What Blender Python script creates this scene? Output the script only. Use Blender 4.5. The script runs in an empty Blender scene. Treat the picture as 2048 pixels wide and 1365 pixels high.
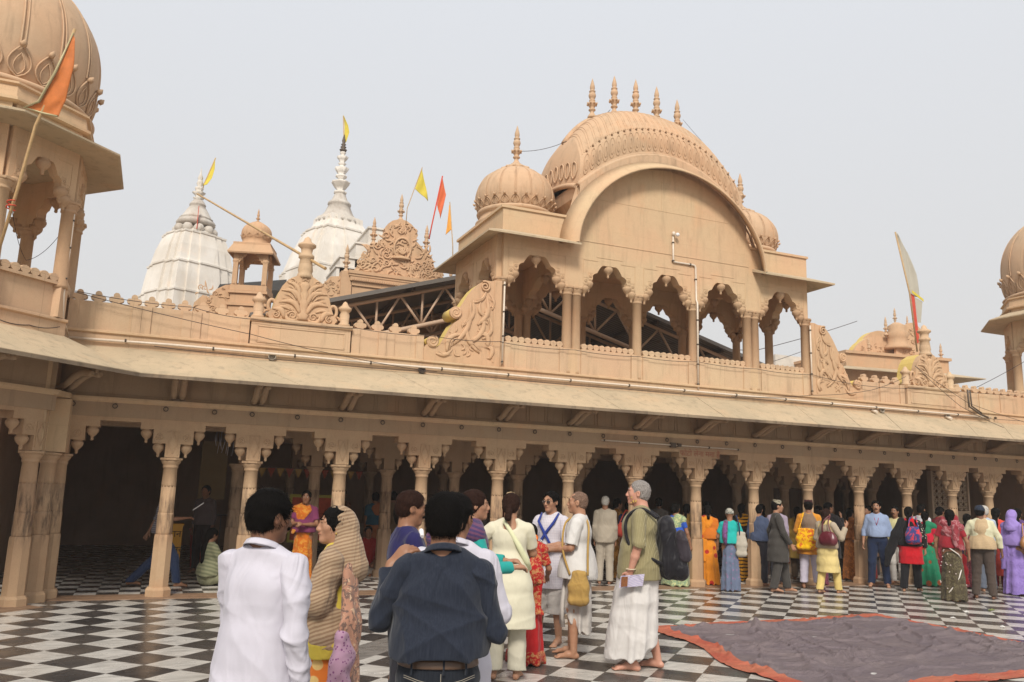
import bpy, bmesh, math, random
import numpy as np
from mathutils import Matrix, Vector
PI=math.pi; R=math.radians
random.seed(7); rng=np.random.default_rng(7)
S=bpy.context.scene; COL=S.collection
# ---------------- camera, world, sun, exposure ----------------
CAM=Vector((0,0,1.7009))
cr=Vector((0.9197871,-0.3912216,0.0306157)); cu=Vector((-0.0972455,-0.1516540,0.9836383)); cw=Vector((0.3801775,0.9077151,0.1775340))
cd=bpy.data.cameras.new('camera'); cd.sensor_width=36; cd.lens=36*1660.5/2048; cd.clip_end=500; cd.clip_start=.05
cam=bpy.data.objects.new('camera',cd); COL.objects.link(cam); S.camera=cam
M=Matrix.Identity(4)
for i in range(3): M[i][0]=cr[i]; M[i][1]=cu[i]; M[i][2]=-cw[i]; M[i][3]=CAM[i]
cam.matrix_world=M
SUN_EL=R(42); SUN_AZ=R(206)   # azimuth clockwise from +Y: behind the camera, to the left
sdir=Vector((math.sin(SUN_AZ)*math.cos(SUN_EL),math.cos(SUN_AZ)*math.cos(SUN_EL),math.sin(SUN_EL)))
wd=bpy.data.worlds.new('World'); S.world=wd; wd.use_nodes=True
nt=wd.node_tree; nt.nodes.clear()
out=nt.nodes.new('ShaderNodeOutputWorld'); bg=nt.nodes.new('ShaderNodeBackground')
sk=nt.nodes.new('ShaderNodeTexSky'); sk.sky_type='NISHITA'; sk.sun_disc=False
sk.sun_elevation=SUN_EL; sk.sun_rotation=SUN_AZ; sk.air_density=1.2; sk.dust_density=6
tc=nt.nodes.new('ShaderNodeTexCoord'); sp=nt.nodes.new('ShaderNodeSeparateXYZ'); cr_=nt.nodes.new('ShaderNodeValToRGB')
mx=nt.nodes.new('ShaderNodeMix'); mx.data_type='RGBA'; mx.inputs[0].default_value=.93
cr_.color_ramp.elements[0].position=.12; cr_.color_ramp.elements[0].color=(5.5,5.45,5.4,1)
cr_.color_ramp.elements[1].position=.62; cr_.color_ramp.elements[1].color=(5.95,6.15,6.5,1)
nt.links.new(tc.outputs['Generated'],sp.inputs[0]); nt.links.new(sp.outputs[2],cr_.inputs[0])
nt.links.new(sk.outputs[0],mx.inputs[6]); nt.links.new(cr_.outputs[0],mx.inputs[7])
nt.links.new(mx.outputs[2],bg.inputs[0]); bg.inputs[1].default_value=.10
nt.links.new(bg.outputs[0],out.inputs[0])
sl=bpy.data.lights.new('sun','SUN'); sl.energy=2.55; sl.angle=R(14); sl.color=(1,.94,.85)
so=bpy.data.objects.new('sun',sl); COL.objects.link(so); so.rotation_euler=sdir.to_track_quat('Z','Y').to_euler()
S.view_settings.view_transform='Standard'; S.view_settings.look='None'; S.view_settings.exposure=.44; S.view_settings.gamma=1
S.view_settings.use_curve_mapping=False
S.cycles.max_bounces=6; S.cycles.diffuse_bounces=4

# ---------------- object helpers ----------------
def tag(o,label=None,cat=None,group=None,kind=None):
    if label: o['label']=label
    if cat: o['category']=cat
    if group: o['group']=group
    if kind: o['kind']=kind
    return o
def thing(name,label,cat,loc=(0,0,0),rz=0,group=None,kind=None):
    o=bpy.data.objects.new(name,None); COL.objects.link(o); o.location=loc; o.rotation_euler=(0,0,rz); o.empty_display_size=.1
    return tag(o,label,cat,group,kind)
def link(name,me,mat=None,parent=None):
    o=bpy.data.objects.new(name,me); COL.objects.link(o)
    if mat:
        me.materials.clear(); me.materials.append(mat)
    if parent: o.parent=parent
    return o
def dup(o,parent,loc=None,rot=None):
    c=o.copy(); COL.objects.link(c); c.parent=parent
    if loc is not None: c.location=loc
    if rot is not None: c.rotation_euler=rot
    for ch in o.children: 
        dup(ch,c)
    return c
class MB:
    """collects geometry of ONE mesh"""
    def __init__(s): s.v=[]; s.f=[]; s.sm=[]
    def add(s,vs,fs,smooth=False):
        b=len(s.v); s.v+= [tuple(map(float,v)) for v in vs]; s.f+=[tuple(b+i for i in f) for f in fs]; s.sm+=[smooth]*len(fs)
    def box(s,x0,x1,y0,y1,z0,z1):
        v=[(x,y,z) for x in (x0,x1) for y in (y0,y1) for z in (z0,z1)]
        s.add(v,[(0,1,3,2),(4,6,7,5),(0,4,5,1),(2,3,7,6),(0,2,6,4),(1,5,7,3)])
    def bar(s,a,b,w,h=None,up=(0,0,1)):
        a=Vector(a);b=Vector(b);h=h or w;d=(b-a).normalized();u=Vector(up)
        if abs(d.dot(u))>.98:u=Vector((1,0,0))
        l=d.cross(u).normalized();u=l.cross(d)
        v=[p+l*sx*w/2+u*sz*h/2 for p in (a,b) for sx,sz in ((-1,-1),(1,-1),(1,1),(-1,1))]
        s.add(v,[(3,2,1,0),(4,5,6,7),(0,1,5,4),(1,2,6,5),(2,3,7,6),(3,0,4,7)])
    def tube(s,pts,r,n=8,caps=True,flat=None):
        pts=[Vector(p) for p in pts]; N=len(pts); rr=r if hasattr(r,'__len__') else [r]*N
        v=[];prev=None
        for i,p in enumerate(pts):
            t=(pts[min(i+1,N-1)]-pts[max(i-1,0)])
            t=t.normalized() if t.length>1e-9 else Vector((0,0,1))
            if prev is None:
                a=Vector((0,0,1)) if abs(t.z)<.9 else Vector((1,0,0))
                n1=t.cross(a).normalized()
            else:
                n1=(prev-t*prev.dot(t)); n1=n1.normalized() if n1.length>1e-6 else t.orthogonal().normalized()
            prev=n1;n2=t.cross(n1)
            for k in range(n):
                th=2*PI*k/n; q=p+(n1*math.cos(th)+n2*math.sin(th))*rr[i]
                if flat: q=Vector((q.x,p.y+(q.y-p.y)*flat,q.z))
                v.append(q)
        f=[]
        for i in range(N-1):
            for k in range(n):
                k2=(k+1)%n; f.append((i*n+k,i*n+k2,(i+1)*n+k2,(i+1)*n+k))
        s.add(v,f,True)
        if caps:
            b=len(s.v)-N*n; s.f+= [tuple(b+k for k in range(n))[::-1],tuple(b+(N-1)*n+k for k in range(n))]; s.sm+=[False,False]
    def lathe(s,c,prof,n=24,smooth=True,rf=None,a0=0,a1=2*PI,sx=1,sy=1):
        cx,cy,cz=c;v=[];f=[];full=abs(a1-a0-2*PI)<1e-6;m=n if full else n+1
        for (r,z) in prof:
            for k in range(m):
                th=a0+(a1-a0)*k/n; q=r*(rf(th,z,r) if rf else 1)
                v.append((cx+q*math.cos(th)*sx,cy+q*math.sin(th)*sy,cz+z))
        for i in range(len(prof)-1):
            for k in range(n):
                k2=(k+1)%m; f.append((i*m+k,i*m+k2,(i+1)*m+k2,(i+1)*m+k))
        s.add(v,f,smooth)
        if full:
            b=len(s.v)-len(v)
            if prof[0][0]>1e-4: s.f.append(tuple(b+k for k in range(m))[::-1]); s.sm.append(False)
            if prof[-1][0]>1e-4: s.f.append(tuple(b+(len(prof)-1)*m+k for k in range(m))); s.sm.append(False)
    def prism(s,poly,y0,y1,plane='xz',smooth=False,fn=None):
        """extrude a 2D polygon; plane xz extrudes along y; yz extrudes along x; xy along z"""
        n=len(poly)
        A=sum(poly[i][0]*poly[(i+1)%n][1]-poly[(i+1)%n][0]*poly[i][1] for i in range(n))
        if A<0: poly=poly[::-1]
        if plane=='xz': g=lambda p,t:(p[0],t,p[1])
        elif plane=='yz': g=lambda p,t:(t,p[0],p[1])
        else: g=lambda p,t:(p[0],p[1],t)
        v=[g(p,y0) for p in poly]+[g(p,y1) for p in poly]
        from mathutils.geometry import tessellate_polygon
        tr=tessellate_polygon([[Vector((p[0],p[1],0)) for p in poly]])
        f=[(a,b,c) for a,b,c in tr]+[(n+c,n+b,n+a) for a,b,c in tr]
        # orient caps
        def fix(fs,want):
            o=[]
            for t in fs:
                a,b,c=[Vector(v[i]) for i in t]; nn=(b-a).cross(c-a)
                o.append(t if nn.dot(want)>0 else t[::-1])
            return o
        d=Vector(g((0,0),1))-Vector(g((0,0),0)); d=d*(1 if y1>y0 else -1)
        f=fix(f[:len(tr)],-d)+fix(f[len(tr):],d)
        sd=[(i,(i+1)%n,n+(i+1)%n,n+i) for i in range(n)]
        # side orientation
        i=0;a,b,c=[Vector(v[k]) for k in sd[0][:3]];nn=(b-a).cross(c-a)
        mid=(Vector(v[sd[0][0]])+Vector(v[sd[0][1]]))/2
        e=Vector((poly[1][0]-poly[0][0],poly[1][1]-poly[0][1]))
        on=Vector(g((e.y,-e.x),0))-Vector(g((0,0),0))
        if nn.dot(on)<0: sd=[t[::-1] for t in sd]
        s.add(v,f,False); b=len(s.v)-2*n
        s.f+=[tuple(b+i for i in t) for t in sd]; s.sm+=[smooth]*n
    def xform(s,M_,i0=0):
        for i in range(i0,len(s.v)): s.v[i]=tuple(M_@Vector(s.v[i]))
    def build(s,name,mat,parent=None,tr=None):
        me=bpy.data.meshes.new(name); me.from_pydata(s.v,[],s.f)
        if s.sm and len(me.polygons)==len(s.sm): me.polygons.foreach_set('use_smooth',s.sm)
        me.update()
        return link(name,me,mat,parent)

# ---------------- material helpers ----------------
class NT:
    def __init__(s,name):
        s.m=bpy.data.materials.new(name); s.m.use_nodes=True; s.t=s.m.node_tree; s.b=s.t.nodes['Principled BSDF']
    def n(s,t,**k):
        x=s.t.nodes.new('ShaderNode'+t)
        for a,b in k.items(): setattr(x,a,b)
        return x
    def l(s,a,b): s.t.links.new(a,b)
    def pos(s,scale=(1,1,1),obj=False,loc=(0,0,0),rot=(0,0,0)):
        if obj: src=s.n('TexCoord').outputs['Object']
        else: src=s.n('NewGeometry').outputs['Position']
        mp=s.n('Mapping'); mp.inputs['Scale'].default_value=scale; mp.inputs['Location'].default_value=loc; mp.inputs['Rotation'].default_value=rot
        s.l(src,mp.inputs[0]); return mp.outputs[0]
    def noise(s,vec,scale,detail=4,rough=.55,dist=0,out=0):
        x=s.n('TexNoise'); x.inputs['Scale'].default_value=scale; x.inputs['Detail'].default_value=detail
        x.inputs['Roughness'].default_value=rough; x.inputs['Distortion'].default_value=dist
        s.l(vec,x.inputs['Vector']); return x.outputs[out]
    def ramp(s,fac,stops,interp='LINEAR'):
        x=s.n('ValToRGB'); e=x.color_ramp.elements; x.color_ramp.interpolation=interp
        while len(e)<len(stops): e.new(.5)
        for i,(p,c) in enumerate(stops):
            e[i].position=p; e[i].color=(*c,1) if hasattr(c,'__len__') else (c,c,c,1)
        s.l(fac,x.inputs[0]); return x.outputs[0]
    def mix(s,fac,a,b,mode='MIX'):
        x=s.n('Mix',data_type='RGBA',blend_type=mode)
        for i,vv in ((0,fac),(6,a),(7,b)):
            if hasattr(vv,'is_output') or isinstance(vv,bpy.types.NodeSocket): s.l(vv,x.inputs[i])
            elif i==0: x.inputs[0].default_value=vv
            else: x.inputs[i].default_value=(*vv,1)
        return x.outputs[2]
    def math(s,op,a,b=None,c=None,clamp=False):
        x=s.n('Math',operation=op,use_clamp=clamp)
        for i,vv in enumerate((a,b,c)):
            if vv is None: continue
            if isinstance(vv,bpy.types.NodeSocket): s.l(vv,x.inputs[i])
            else: x.inputs[i].default_value=vv
        return x.outputs[0]
    def sep(s,vec):
        x=s.n('SeparateXYZ'); s.l(vec,x.inputs[0]); return x.outputs
    def comb(s,x,y,z):
        c=s.n('CombineXYZ')
        for i,vv in enumerate((x,y,z)):
            if isinstance(vv,bpy.types.NodeSocket): s.l(vv,c.inputs[i])
            else: c.inputs[i].default_value=vv
        return c.outputs[0]
    def bump(s,h,strength=.3,dist=.01,prev=None):
        x=s.n('Bump'); x.inputs['Strength'].default_value=strength; x.inputs['Distance'].default_value=dist
        s.l(h,x.inputs['Height'])
        if prev: s.l(prev,x.inputs['Normal'])
        s.l(x.outputs[0],s.b.inputs['Normal']); return x.outputs[0]
    def fin(s,col=None,rough=.8,metal=0,spec=.3):
        if col is not None:
            if isinstance(col,bpy.types.NodeSocket): s.l(col,s.b.inputs['Base Color'])
            else: s.b.inputs['Base Color'].default_value=(*col,1)
        s.b.inputs['Roughness'].default_value=rough; s.b.inputs['Metallic'].default_value=metal
        s.b.inputs['Specular IOR Level'].default_value=spec
        return s.m
def stone(name,c1,c2,dirt=.35,bump=.35,carve=0,soot=None,streak=1,grime_c=(.16,.11,.07),joint=None):
    N=NT(name); p=N.pos()
    n1=N.noise(p,.9,3,.5,.3); n2=N.noise(p,7,6,.62); n3=N.noise(N.pos((5,5,.7)),1.3,5,.65,.6); n4=N.noise(p,60,3,.6)
    c=N.mix(N.ramp(n1,[(.36,0.),(.62,1.)]),c1,c2)
    c=N.mix(N.math('MULTIPLY',N.ramp(n2,[(.4,0.),(.8,1.)]),.28),c,tuple(x*.72 for x in c1))
    c=N.mix(N.math('MULTIPLY',N.ramp(N.noise(N.pos(loc=(9,3,1)),2.1,3,.5),[(.58,0.),(.72,1.)]),.35),c,(c1[0]*1.06,c1[1]*.92,c1[2]*.82))
    if joint:
        s_=N.sep(p); br=N.n('TexBrick'); br.inputs['Scale'].default_value=1; br.inputs['Brick Width'].default_value=joint[0]; br.inputs['Row Height'].default_value=joint[1]; br.inputs['Mortar Size'].default_value=.003; br.inputs['Mortar Smooth'].default_value=.3
        br.inputs['Color1'].default_value=(.35,.35,.35,1); br.inputs['Color2'].default_value=(.75,.75,.75,1); br.inputs['Mortar'].default_value=(0,0,0,1)
        N.l(N.comb(s_[0],N.math('ADD',s_[2],.06),0.),br.inputs['Vector']); bc=br.outputs['Color']
        c=N.mix(N.math('MULTIPLY',N.ramp(bc,[(.34,0.),(.76,1.)]),joint[2]),c,(c1[0]*.80,c1[1]*.84,c1[2]*.88))
        c=N.mix(N.math('MULTIPLY',br.outputs['Fac'],joint[2]),c,(c1[0]*.35,c1[1]*.32,c1[2]*.3))
    if dirt: c=N.mix(N.math('MULTIPLY',N.ramp(n3,[(.52,0.),(.78,1.)]),dirt),c,grime_c)
    c=N.mix(N.math('MULTIPLY',N.ramp(n4,[(.3,1.),(.5,0.)]),.22),c,tuple(x*.6 for x in c1))
    if soot:
        z=N.sep(p)[2]
        band=N.math('MULTIPLY',N.ramp(N.math('DIVIDE',z,3.),[(soot[0]/3,0.),(soot[1]/3,1.),(soot[2]/3,1.),(soot[3]/3,0.)]),1.)
        sn=N.ramp(N.noise(N.pos((9,9,1.6)),1.5,5,.7),[(.44,0.),(.66,1.)])
        c=N.mix(N.math('MULTIPLY',N.math('MULTIPLY',band,sn),.8),c,(.05,.035,.028))
    h=N.math('ADD',N.math('MULTIPLY',n2,.6),N.math('MULTIPLY',n4,.4))
    if carve:
        vo=N.n('TexVoronoi',feature='SMOOTH_F1'); vo.inputs['Scale'].default_value=carve
        dv=N.n('VectorMath',operation='ADD'); N.l(p,dv.inputs[0]); 
        nn=N.noise(p,carve*.6,2,.5,0,1); sc=N.n('VectorMath',operation='SCALE'); N.l(nn,sc.inputs[0]); sc.inputs['Scale'].default_value=.12
        N.l(sc.outputs[0],dv.inputs[1]); N.l(dv.outputs[0],vo.inputs['Vector'])
        b1=N.bump(N.math('SINE',N.math('MULTIPLY',vo.outputs['Distance'],26.)),.55,.012)
        N.bump(h,bump,.006,b1)
    else: N.bump(h,bump,.006)
    return N.fin(c,.85,0,.25)
def plain(name,c,rough=.6,metal=0,spec=.4,var=.15,sc=8):
    N=NT(name); n=N.noise(N.pos(),sc,4)
    col=N.mix(N.math('MULTIPLY',N.ramp(n,[(.35,0.),(.7,1.)]),var),c,tuple(x*.5 for x in c))
    return N.fin(col,rough,metal,spec)
PEACH=(.60,.39,.235); YEL=(.575,.42,.255)
MS=stone('sandstone',PEACH,YEL,.30,joint=(1.35,.62,.2))
MSP=stone('sandstone_parapet',(.61,.40,.25),(.58,.43,.27),.42,joint=(1.1,.9,.5))
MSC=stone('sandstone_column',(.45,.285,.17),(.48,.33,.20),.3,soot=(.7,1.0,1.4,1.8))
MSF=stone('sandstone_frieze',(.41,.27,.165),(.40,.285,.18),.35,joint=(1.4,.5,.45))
MSD=stone('sandstone_dome',(.565,.37,.23),(.52,.365,.235),.5)
MSV=stone('carved_sandstone',(.58,.365,.22),(.54,.36,.215),.35,.3)
MLIP_=stone('stained_eave_edge',(.30,.23,.155),(.16,.12,.085),.8,.6,grime_c=(.05,.04,.03))
MEV=stone('eave_slab_stone',(.51,.395,.26),(.43,.345,.23),.65,.5,grime_c=(.2,.17,.12))
MYL=plain('yellow_paint',(.62,.45,.13),.7)
MWM=stone('white_marble',(.74,.70,.64),(.62,.57,.50),.35,.3,grime_c=(.42,.36,.28))
MWG=stone('grey_weathered_marble',(.42,.37,.32),(.6,.56,.5),.5,.4)
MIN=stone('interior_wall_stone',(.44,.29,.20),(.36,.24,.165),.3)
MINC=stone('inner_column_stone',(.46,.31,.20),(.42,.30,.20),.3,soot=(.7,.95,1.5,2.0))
MPI=plain('conduit_pipe_plastic',(.68,.58,.47),.35,0,.5,.25,20)
MWI=plain('black_cable',(.05,.035,.03),.6)
MDK=plain('dark_iron',(.10,.075,.055),.6,.3)
MGR=plain('grey_cast_iron',(.30,.25,.19),.7)
MBA=plain('bamboo',(.50,.33,.16),.5,0,.4,.5,12)
# ---------------- ground ----------------
D=13.824; XC=9.096; BAY=1.4
def tiles_mat(name,size,ox,oy,rot45,zone=None,dim=1,gloss=.16,sz2=1):
    N=NT(name); p=N.sep(N.pos())
    x=N.math('SUBTRACT',p[0],ox); y=N.math('SUBTRACT',p[1],oy)
    if rot45:
        k=1/(math.sqrt(2)*size)
        u=N.math('MULTIPLY',N.math('ADD',x,y),k); v=N.math('MULTIPLY',N.math('SUBTRACT',y,x),k)
        if zone is not None:
            z2=N.math('LESS_THAN',v,zone)
            u=N.math('SUBTRACT',u,N.math('MULTIPLY',z2,.5+1))
    else: u=N.math('DIVIDE',x,size); v=N.math('DIVIDE',y,size*sz2)
    fu=N.math('FLOOR',u); fv=N.math('FLOOR',v)
    par=N.math('PINGPONG',N.math('ADD',fu,fv),1.)
    par=N.math('GREATER_THAN',par,.5)            # 1 = dark
    cell=N.comb(fu,fv,0.)
    wn=N.n('TexWhiteNoise',noise_dimensions='3D'); N.l(cell,wn.inputs[0]); rnd=wn.outputs[0]
    # marble veins, direction varies per tile
    gp=N.pos(); ad=N.n('VectorMath',operation='ADD'); sc=N.n('VectorMath',operation='SCALE'); N.l(wn.outputs[1],sc.inputs[0]); sc.inputs['Scale'].default_value=50
    N.l(gp,ad.inputs[0]); N.l(sc.outputs[0],ad.inputs[1])
    mp=N.n('Mapping'); mp.inputs['Scale'].default_value=(1,6,1); mp.inputs['Rotation'].default_value=(0,0,.5)
    N.l(ad.outputs[0],mp.inputs[0])
    ve=N.noise(mp.outputs[0],3.,6,.62,.8)
    wht=N.mix(N.ramp(ve,[(.42,0.),(.62,1.)]),(.62*dim,.59*dim,.54*dim),(.40*dim,.38*dim,.35*dim))
    wht=N.mix(N.math('MULTIPLY',rnd,.35),wht,(.46*dim,.41*dim,.34*dim))
    blk=N.mix(rnd,(.034,.031,.030),(.068,.060,.055))
    blk=N.mix(N.math('MULTIPLY',N.ramp(N.noise(gp,5,5,.6),[(.4,0.),(.75,1.)]),.4),blk,(.12,.10,.09))
    c=N.mix(par,wht,blk)
    # dust
    du=N.noise(gp,.7,5,.6); c=N.mix(N.math('MULTIPLY',N.ramp(du,[(.45,0.),(.75,1.)]),.22),c,(.34,.26,.19))
    if zone is not None:   # diagonal dividing strip of grey slabs
        st=N.math('MULTIPLY',N.math('GREATER_THAN',v,zone),N.math('LESS_THAN',v,zone+1))
        c=N.mix(st,c,N.mix(N.ramp(ve,[(.4,0.),(.6,1.)]),(.16,.145,.13),(.26,.235,.21)))
    gu=N.math('ABSOLUTE',N.math('SUBTRACT',N.math('FRACT',u),.5)); gv=N.math('ABSOLUTE',N.math('SUBTRACT',N.math('FRACT',v),.5))
    gr=N.math('GREATER_THAN',N.math('MAXIMUM',gu,gv),.5-.0035/size)
    c=N.mix(N.math('MULTIPLY',gr,.75),c,(.14,.12,.10))
    rr=N.ramp(N.noise(gp,3,4,.6),[(.3,gloss),(.7,gloss+.22)])
    N.l(rr,N.b.inputs['Roughness'])
    N.bump(N.math('ADD',N.math('MULTIPLY',N.noise(gp,9,3),.5),N.math('MULTIPLY',gr,-.6)),.12,.004)
    N.l(c,N.b.inputs['Base Color']); N.b.inputs['Specular IOR Level'].default_value=.4
    return N.m
TS=.4322
MCF=tiles_mat('courtyard_marble_tiles',TS,.3848,12.7958,True,zone=(6.5-(12.7958-.3848))/(TS*math.sqrt(2)))
MAF=tiles_mat('arcade_marble_tiles',.30,-.028,13.753,False,dim=1.25,sz2=1.0)
g=MB(); g.box(-300,300,-120,400,-.5,-.03); tag(g.build('ground',plain('dusty_earth',(.30,.23,.16),.95)),kind='structure')
g=MB(); g.add([(-14,-6,0),(30,-6,0),(30,D+.02,0),(-14,D+.02,0)],[(0,1,2,3)]); tag(g.build('courtyard_floor',MCF),kind='structure')
g=MB(); g.add([(-14,D-.07,.006),(34,D-.07,.006),(34,27,.006),(-14,27,.006)],[(0,1,2,3)]); tag(g.build('arcade_floor',MAF),kind='structure')
MBRD=plain('brown_stone_border',(.30,.185,.115),.5,var=.5)
g=MB()
g.box(-1.5,19.8,D-.28,D-.08,-.02,.009); g.box(-1.5,19.8,D-.33,D-.285,-.02,.005)
g.box(-1.5,19.8,D-.08,D+.2,-.02,.012)
i0=len(g.v); g.box(-9,.12,-.36,-.16,-.02,.0095); g.box(-9,.12,-.41,-.365,-.02,.0055); g.box(-9,.12,-.16,.2,-.02,.0125)
WO=Vector((-1.556,13.076,0)); WM=Matrix.Translation(WO)@Matrix.Rotation(PI/4,4,'Z'); g.xform(WM,i0)
i0=len(g.v); g.box(-.12,9,-.36,-.16,-.02,.0095); g.box(-.12,9,-.16,.2,-.02,.0125)
RX=2*XC-.08
WM2=Matrix.Translation((RX+1.556,13.076,0))@Matrix.Rotation(-PI/4,4,'Z'); g.xform(WM2,i0)
tag(g.build('floor_border',MBRD),kind='structure')

# ---------------- shared pieces ----------------
def octp(a): # octagon of apothem a, flat sides facing axes
    r=a/math.cos(PI/8); return [(r*math.cos(PI/8+k*PI/4),r*math.sin(PI/8+k*PI/4)) for k in range(8)]
def octloft(mb,lv,cx=0,cy=0,smooth=False):
    v=[];n=8
    for a,z in lv: v+=[(cx+x,cy+y,z) for x,y in octp(a)]
    f=[]
    for i in range(len(lv)-1):
        for k in range(n): f.append((i*n+k,i*n+(k+1)%n,(i+1)*n+(k+1)%n,(i+1)*n+k))
    f.append(tuple(range(n))[::-1]); f.append(tuple((len(lv)-1)*n+k for k in range(n)))
    mb.add(v,f,smooth)
def column_mb(h=2.04,k=1.0):
    m=MB()
    octloft(m,[(.175*k,0),(.175*k,.10),(.155*k,.13),(.145*k,.14)])
    octloft(m,[(.132*k,.139),(.128*k,.86),(.122*k,.90)])
    # fluted oct section
    m.lathe((0,0,0),[(.112*k,.88),(.118*k,.93),(.117*k,1.18),(.112*k,1.22)],32,True,lambda th,z,r:1-.07*abs(math.sin(th*4))**.35 if z<1.2 else 1)
    m.lathe((0,0,0),[(.108*k,1.20),(.110*k,1.24),(.106*k,1.62)],48,True,lambda th,z,r:1-.045*(.5+.5*math.cos(th*12)) )
    m.lathe((0,0,0),[(.104*k,1.60),(.106*k,1.64),(.099*k,h-.16),(.108*k,h-.155),(.113*k,h-.135),(.107*k,h-.12),(.112*k,h-.105),(.135*k,h-.075),(.142*k,h-.05),(.142*k,h-.04)],32)
    octloft(m,[(.150*k,h-.042),(.158*k,h-.035),(.158*k,h-.006)])
    return m
def pendant_mb(k=1.0):   # hangs from z=0
    m=MB(); m.lathe((0,0,0),[(.012*k,-.205*k),(.024*k,-.19*k),(.020*k,-.165*k),(.026*k,-.145*k),(.055*k,-.118*k),(.078*k,-.085*k),(.086*k,-.055*k),(.080*k,-.030*k),(.062*k,-.016*k),(.074*k,-.006*k),(.074*k,0)][::1],20)
    return m
def rose(mb,x,z,y,r=.04):
    mb.tube([(x+r*math.cos(t),y,z+r*math.sin(t)) for t in np.linspace(0,2*PI,13)],.006,5,False)
    mb.lathe((x,y,z),[(.001,0)],6) if False else None
    for a in range(4):
        t=a*PI/2+PI/4; mb.tube([(x,y,z),(x+r*.8*math.cos(t),y,z+r*.8*math.sin(t))],[.012,.004],5)
def frame_lines(mb,x0,x1,z0,z1,y,t=.012):
    for a,b in (((x0,z0),(x1,z0)),((x1,z0),(x1,z1)),((x1,z1),(x0,z1)),((x0,z1),(x0,z0))):
        mb.bar((a[0],y,a[1]),(b[0],y,b[1]),t)
COLP=column_mb(); PEN=pendant_mb()
_col_me=None
def part_copy(name,me,parent,loc,rz=0,sc=1):
    o=bpy.data.objects.new(name,me); COL.objects.link(o); o.parent=parent; o.location=loc; o.rotation_euler=(0,0,rz)
    if sc!=1: o.scale=(sc,)*3
    return o
def mesh_of(mb,name,mat):
    me=bpy.data.meshes.new(name); me.from_pydata(mb.v,[],mb.f)
    if len(me.polygons)==len(mb.sm): me.polygons.foreach_set('use_smooth',mb.sm)
    me.materials.append(mat); me.update(); return me
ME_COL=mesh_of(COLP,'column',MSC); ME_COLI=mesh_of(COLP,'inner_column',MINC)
ME_PEN=mesh_of(PEN,'pendant',MSC); ME_PENI=mesh_of(PEN,'pendant',MINC)
def step_profile(xa,xb,zc,w=.105,s1=.29,s2=.475,z1=2.245,z2=2.45,zt=2.545):
    """corbelled panel between two column centres: list of (x,z) along the opening, left to right"""
    k=min(1,(xb-xa)/2/.70*1.0)
    if (xb-xa)/2<.62: s1,s2=s1*.97,s2*.93
    return [(xa+w,zc),(xa+w,z1),(xa+s1,z1),(xa+s1,z2),(xa+s2,z2),(xa+s2,zt),(xb-s2,zt),(xb-s2,z2),(xb-s1,z2),(xb-s1,z1),(xb-w,z1),(xb-w,zc)],s1,s2
def corbel_row(parent,xs,y,th,mat_me_col,me_pen,mat,name='corbel_arch',colname='column',dec=True,top=2.545,ends=True):
    zc=2.04
    for i,x in enumerate(xs):
        c=part_copy(colname,mat_me_col,parent,(x,y,0))
    for i in range(len(xs)-1):
        xa,xb=xs[i],xs[i+1]; pr,s1,s2=step_profile(xa,xb,zc)
        m=MB(); poly=[(xa,zc)]+pr+[(xb,zc),(xb,2.60),(xa,2.60)]
        # split in left block, right block, lintel so faces stay clean
        L=[(xa,zc),(xa+.105,zc),(xa+.105,2.245),(xa+s1,2.245),(xa+s1,2.45),(xa+s2,2.45),(xa+s2,2.60),(xa,2.60)]
        Rr=[(xb,zc),(xb,2.60),(xb-s2,2.60),(xb-s2,2.45),(xb-s1,2.45),(xb-s1,2.245),(xb-.105,2.245),(xb-.105,zc)]
        m.prism(L,y-th/2,y+th/2); m.prism(Rr,y-th/2,y+th/2)
        m.box(xa+s2,xb-s2,y-th/2+.003,y+th/2-.003,2.545,2.60)
        if dec:
            for xx,sg in ((xa,1),(xb,-1)):
                rose(m,xx+sg*(.105+s1)/2,2.34,y-th/2-.002,.05)
                f0,f1=sorted((xx+sg*.125,xx+sg*(s1-.015))); frame_lines(m,f0,f1,2.262,2.425,y-th/2,.008)
        a=m.build(name,mat,parent)
        for xx,sg in ((xa,1),(xb,-1)):
            for sx,zz in (((.105+s1)/2,2.246),((s1+s2)/2,2.451)):
                part_copy('pendant',me_pen,a,(xx+sg*sx,y-.02,zz))
    if dec:
        for x in xs:
            m=MB(); yf=y-th/2-.006
            m.bar((x-.075,yf,2.08),(x-.075,yf,2.43),.012); m.bar((x+.075,yf,2.08),(x+.075,yf,2.43),.012); m.bar((x-.08,yf,2.43),(x+.08,yf,2.43),.012)
            m.bar((x-.06,yf,2.26),(x,yf,2.42),.010); m.bar((x+.06,yf,2.26),(x,yf,2.42),.010); m.bar((x-.06,yf,2.26),(x,yf,2.1),.010); m.bar((x+.06,yf,2.26),(x,yf,2.1),.010)
            m.build('diamond_relief',mat,parent)
def merlon_mb():
    m=MB(); P=[(-.05,0),(.05,0),(.052,.028)]
    for cx,cz,r,a0,a1 in ((.058,.065,.036,-100,110),(0,.118,.042,-20,200),(-.058,.065,.036,70,280)):
        for a in np.linspace(R(a0),R(a1),8): P.append((cx+r*math.cos(a),cz+r*math.sin(a)))
    P.append((-.052,.028))
    m.prism([(a*1.12,b*1.12) for a,b in P],-.045,.045); return m
ME_MER=mesh_of(merlon_mb(),'merlon',MSP)
def lattice_mb(L,h=.11,sp=.135):
    m=MB(); n=max(2,round(L/sp)); s=L/n; m.box(0,L,-.045,.045,-.03,.012)
    for i in range(n):
        x=s*(i+.5); m.prism([(x+.062*math.cos(a)*s/.135*1.05,.062+.056*math.sin(a)) for a in np.linspace(0,2*PI,13)[:-1]],-.04,.04)
        m.box(x-.012,x+.012,-.036,.036,.0,.06)
    return m
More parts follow.
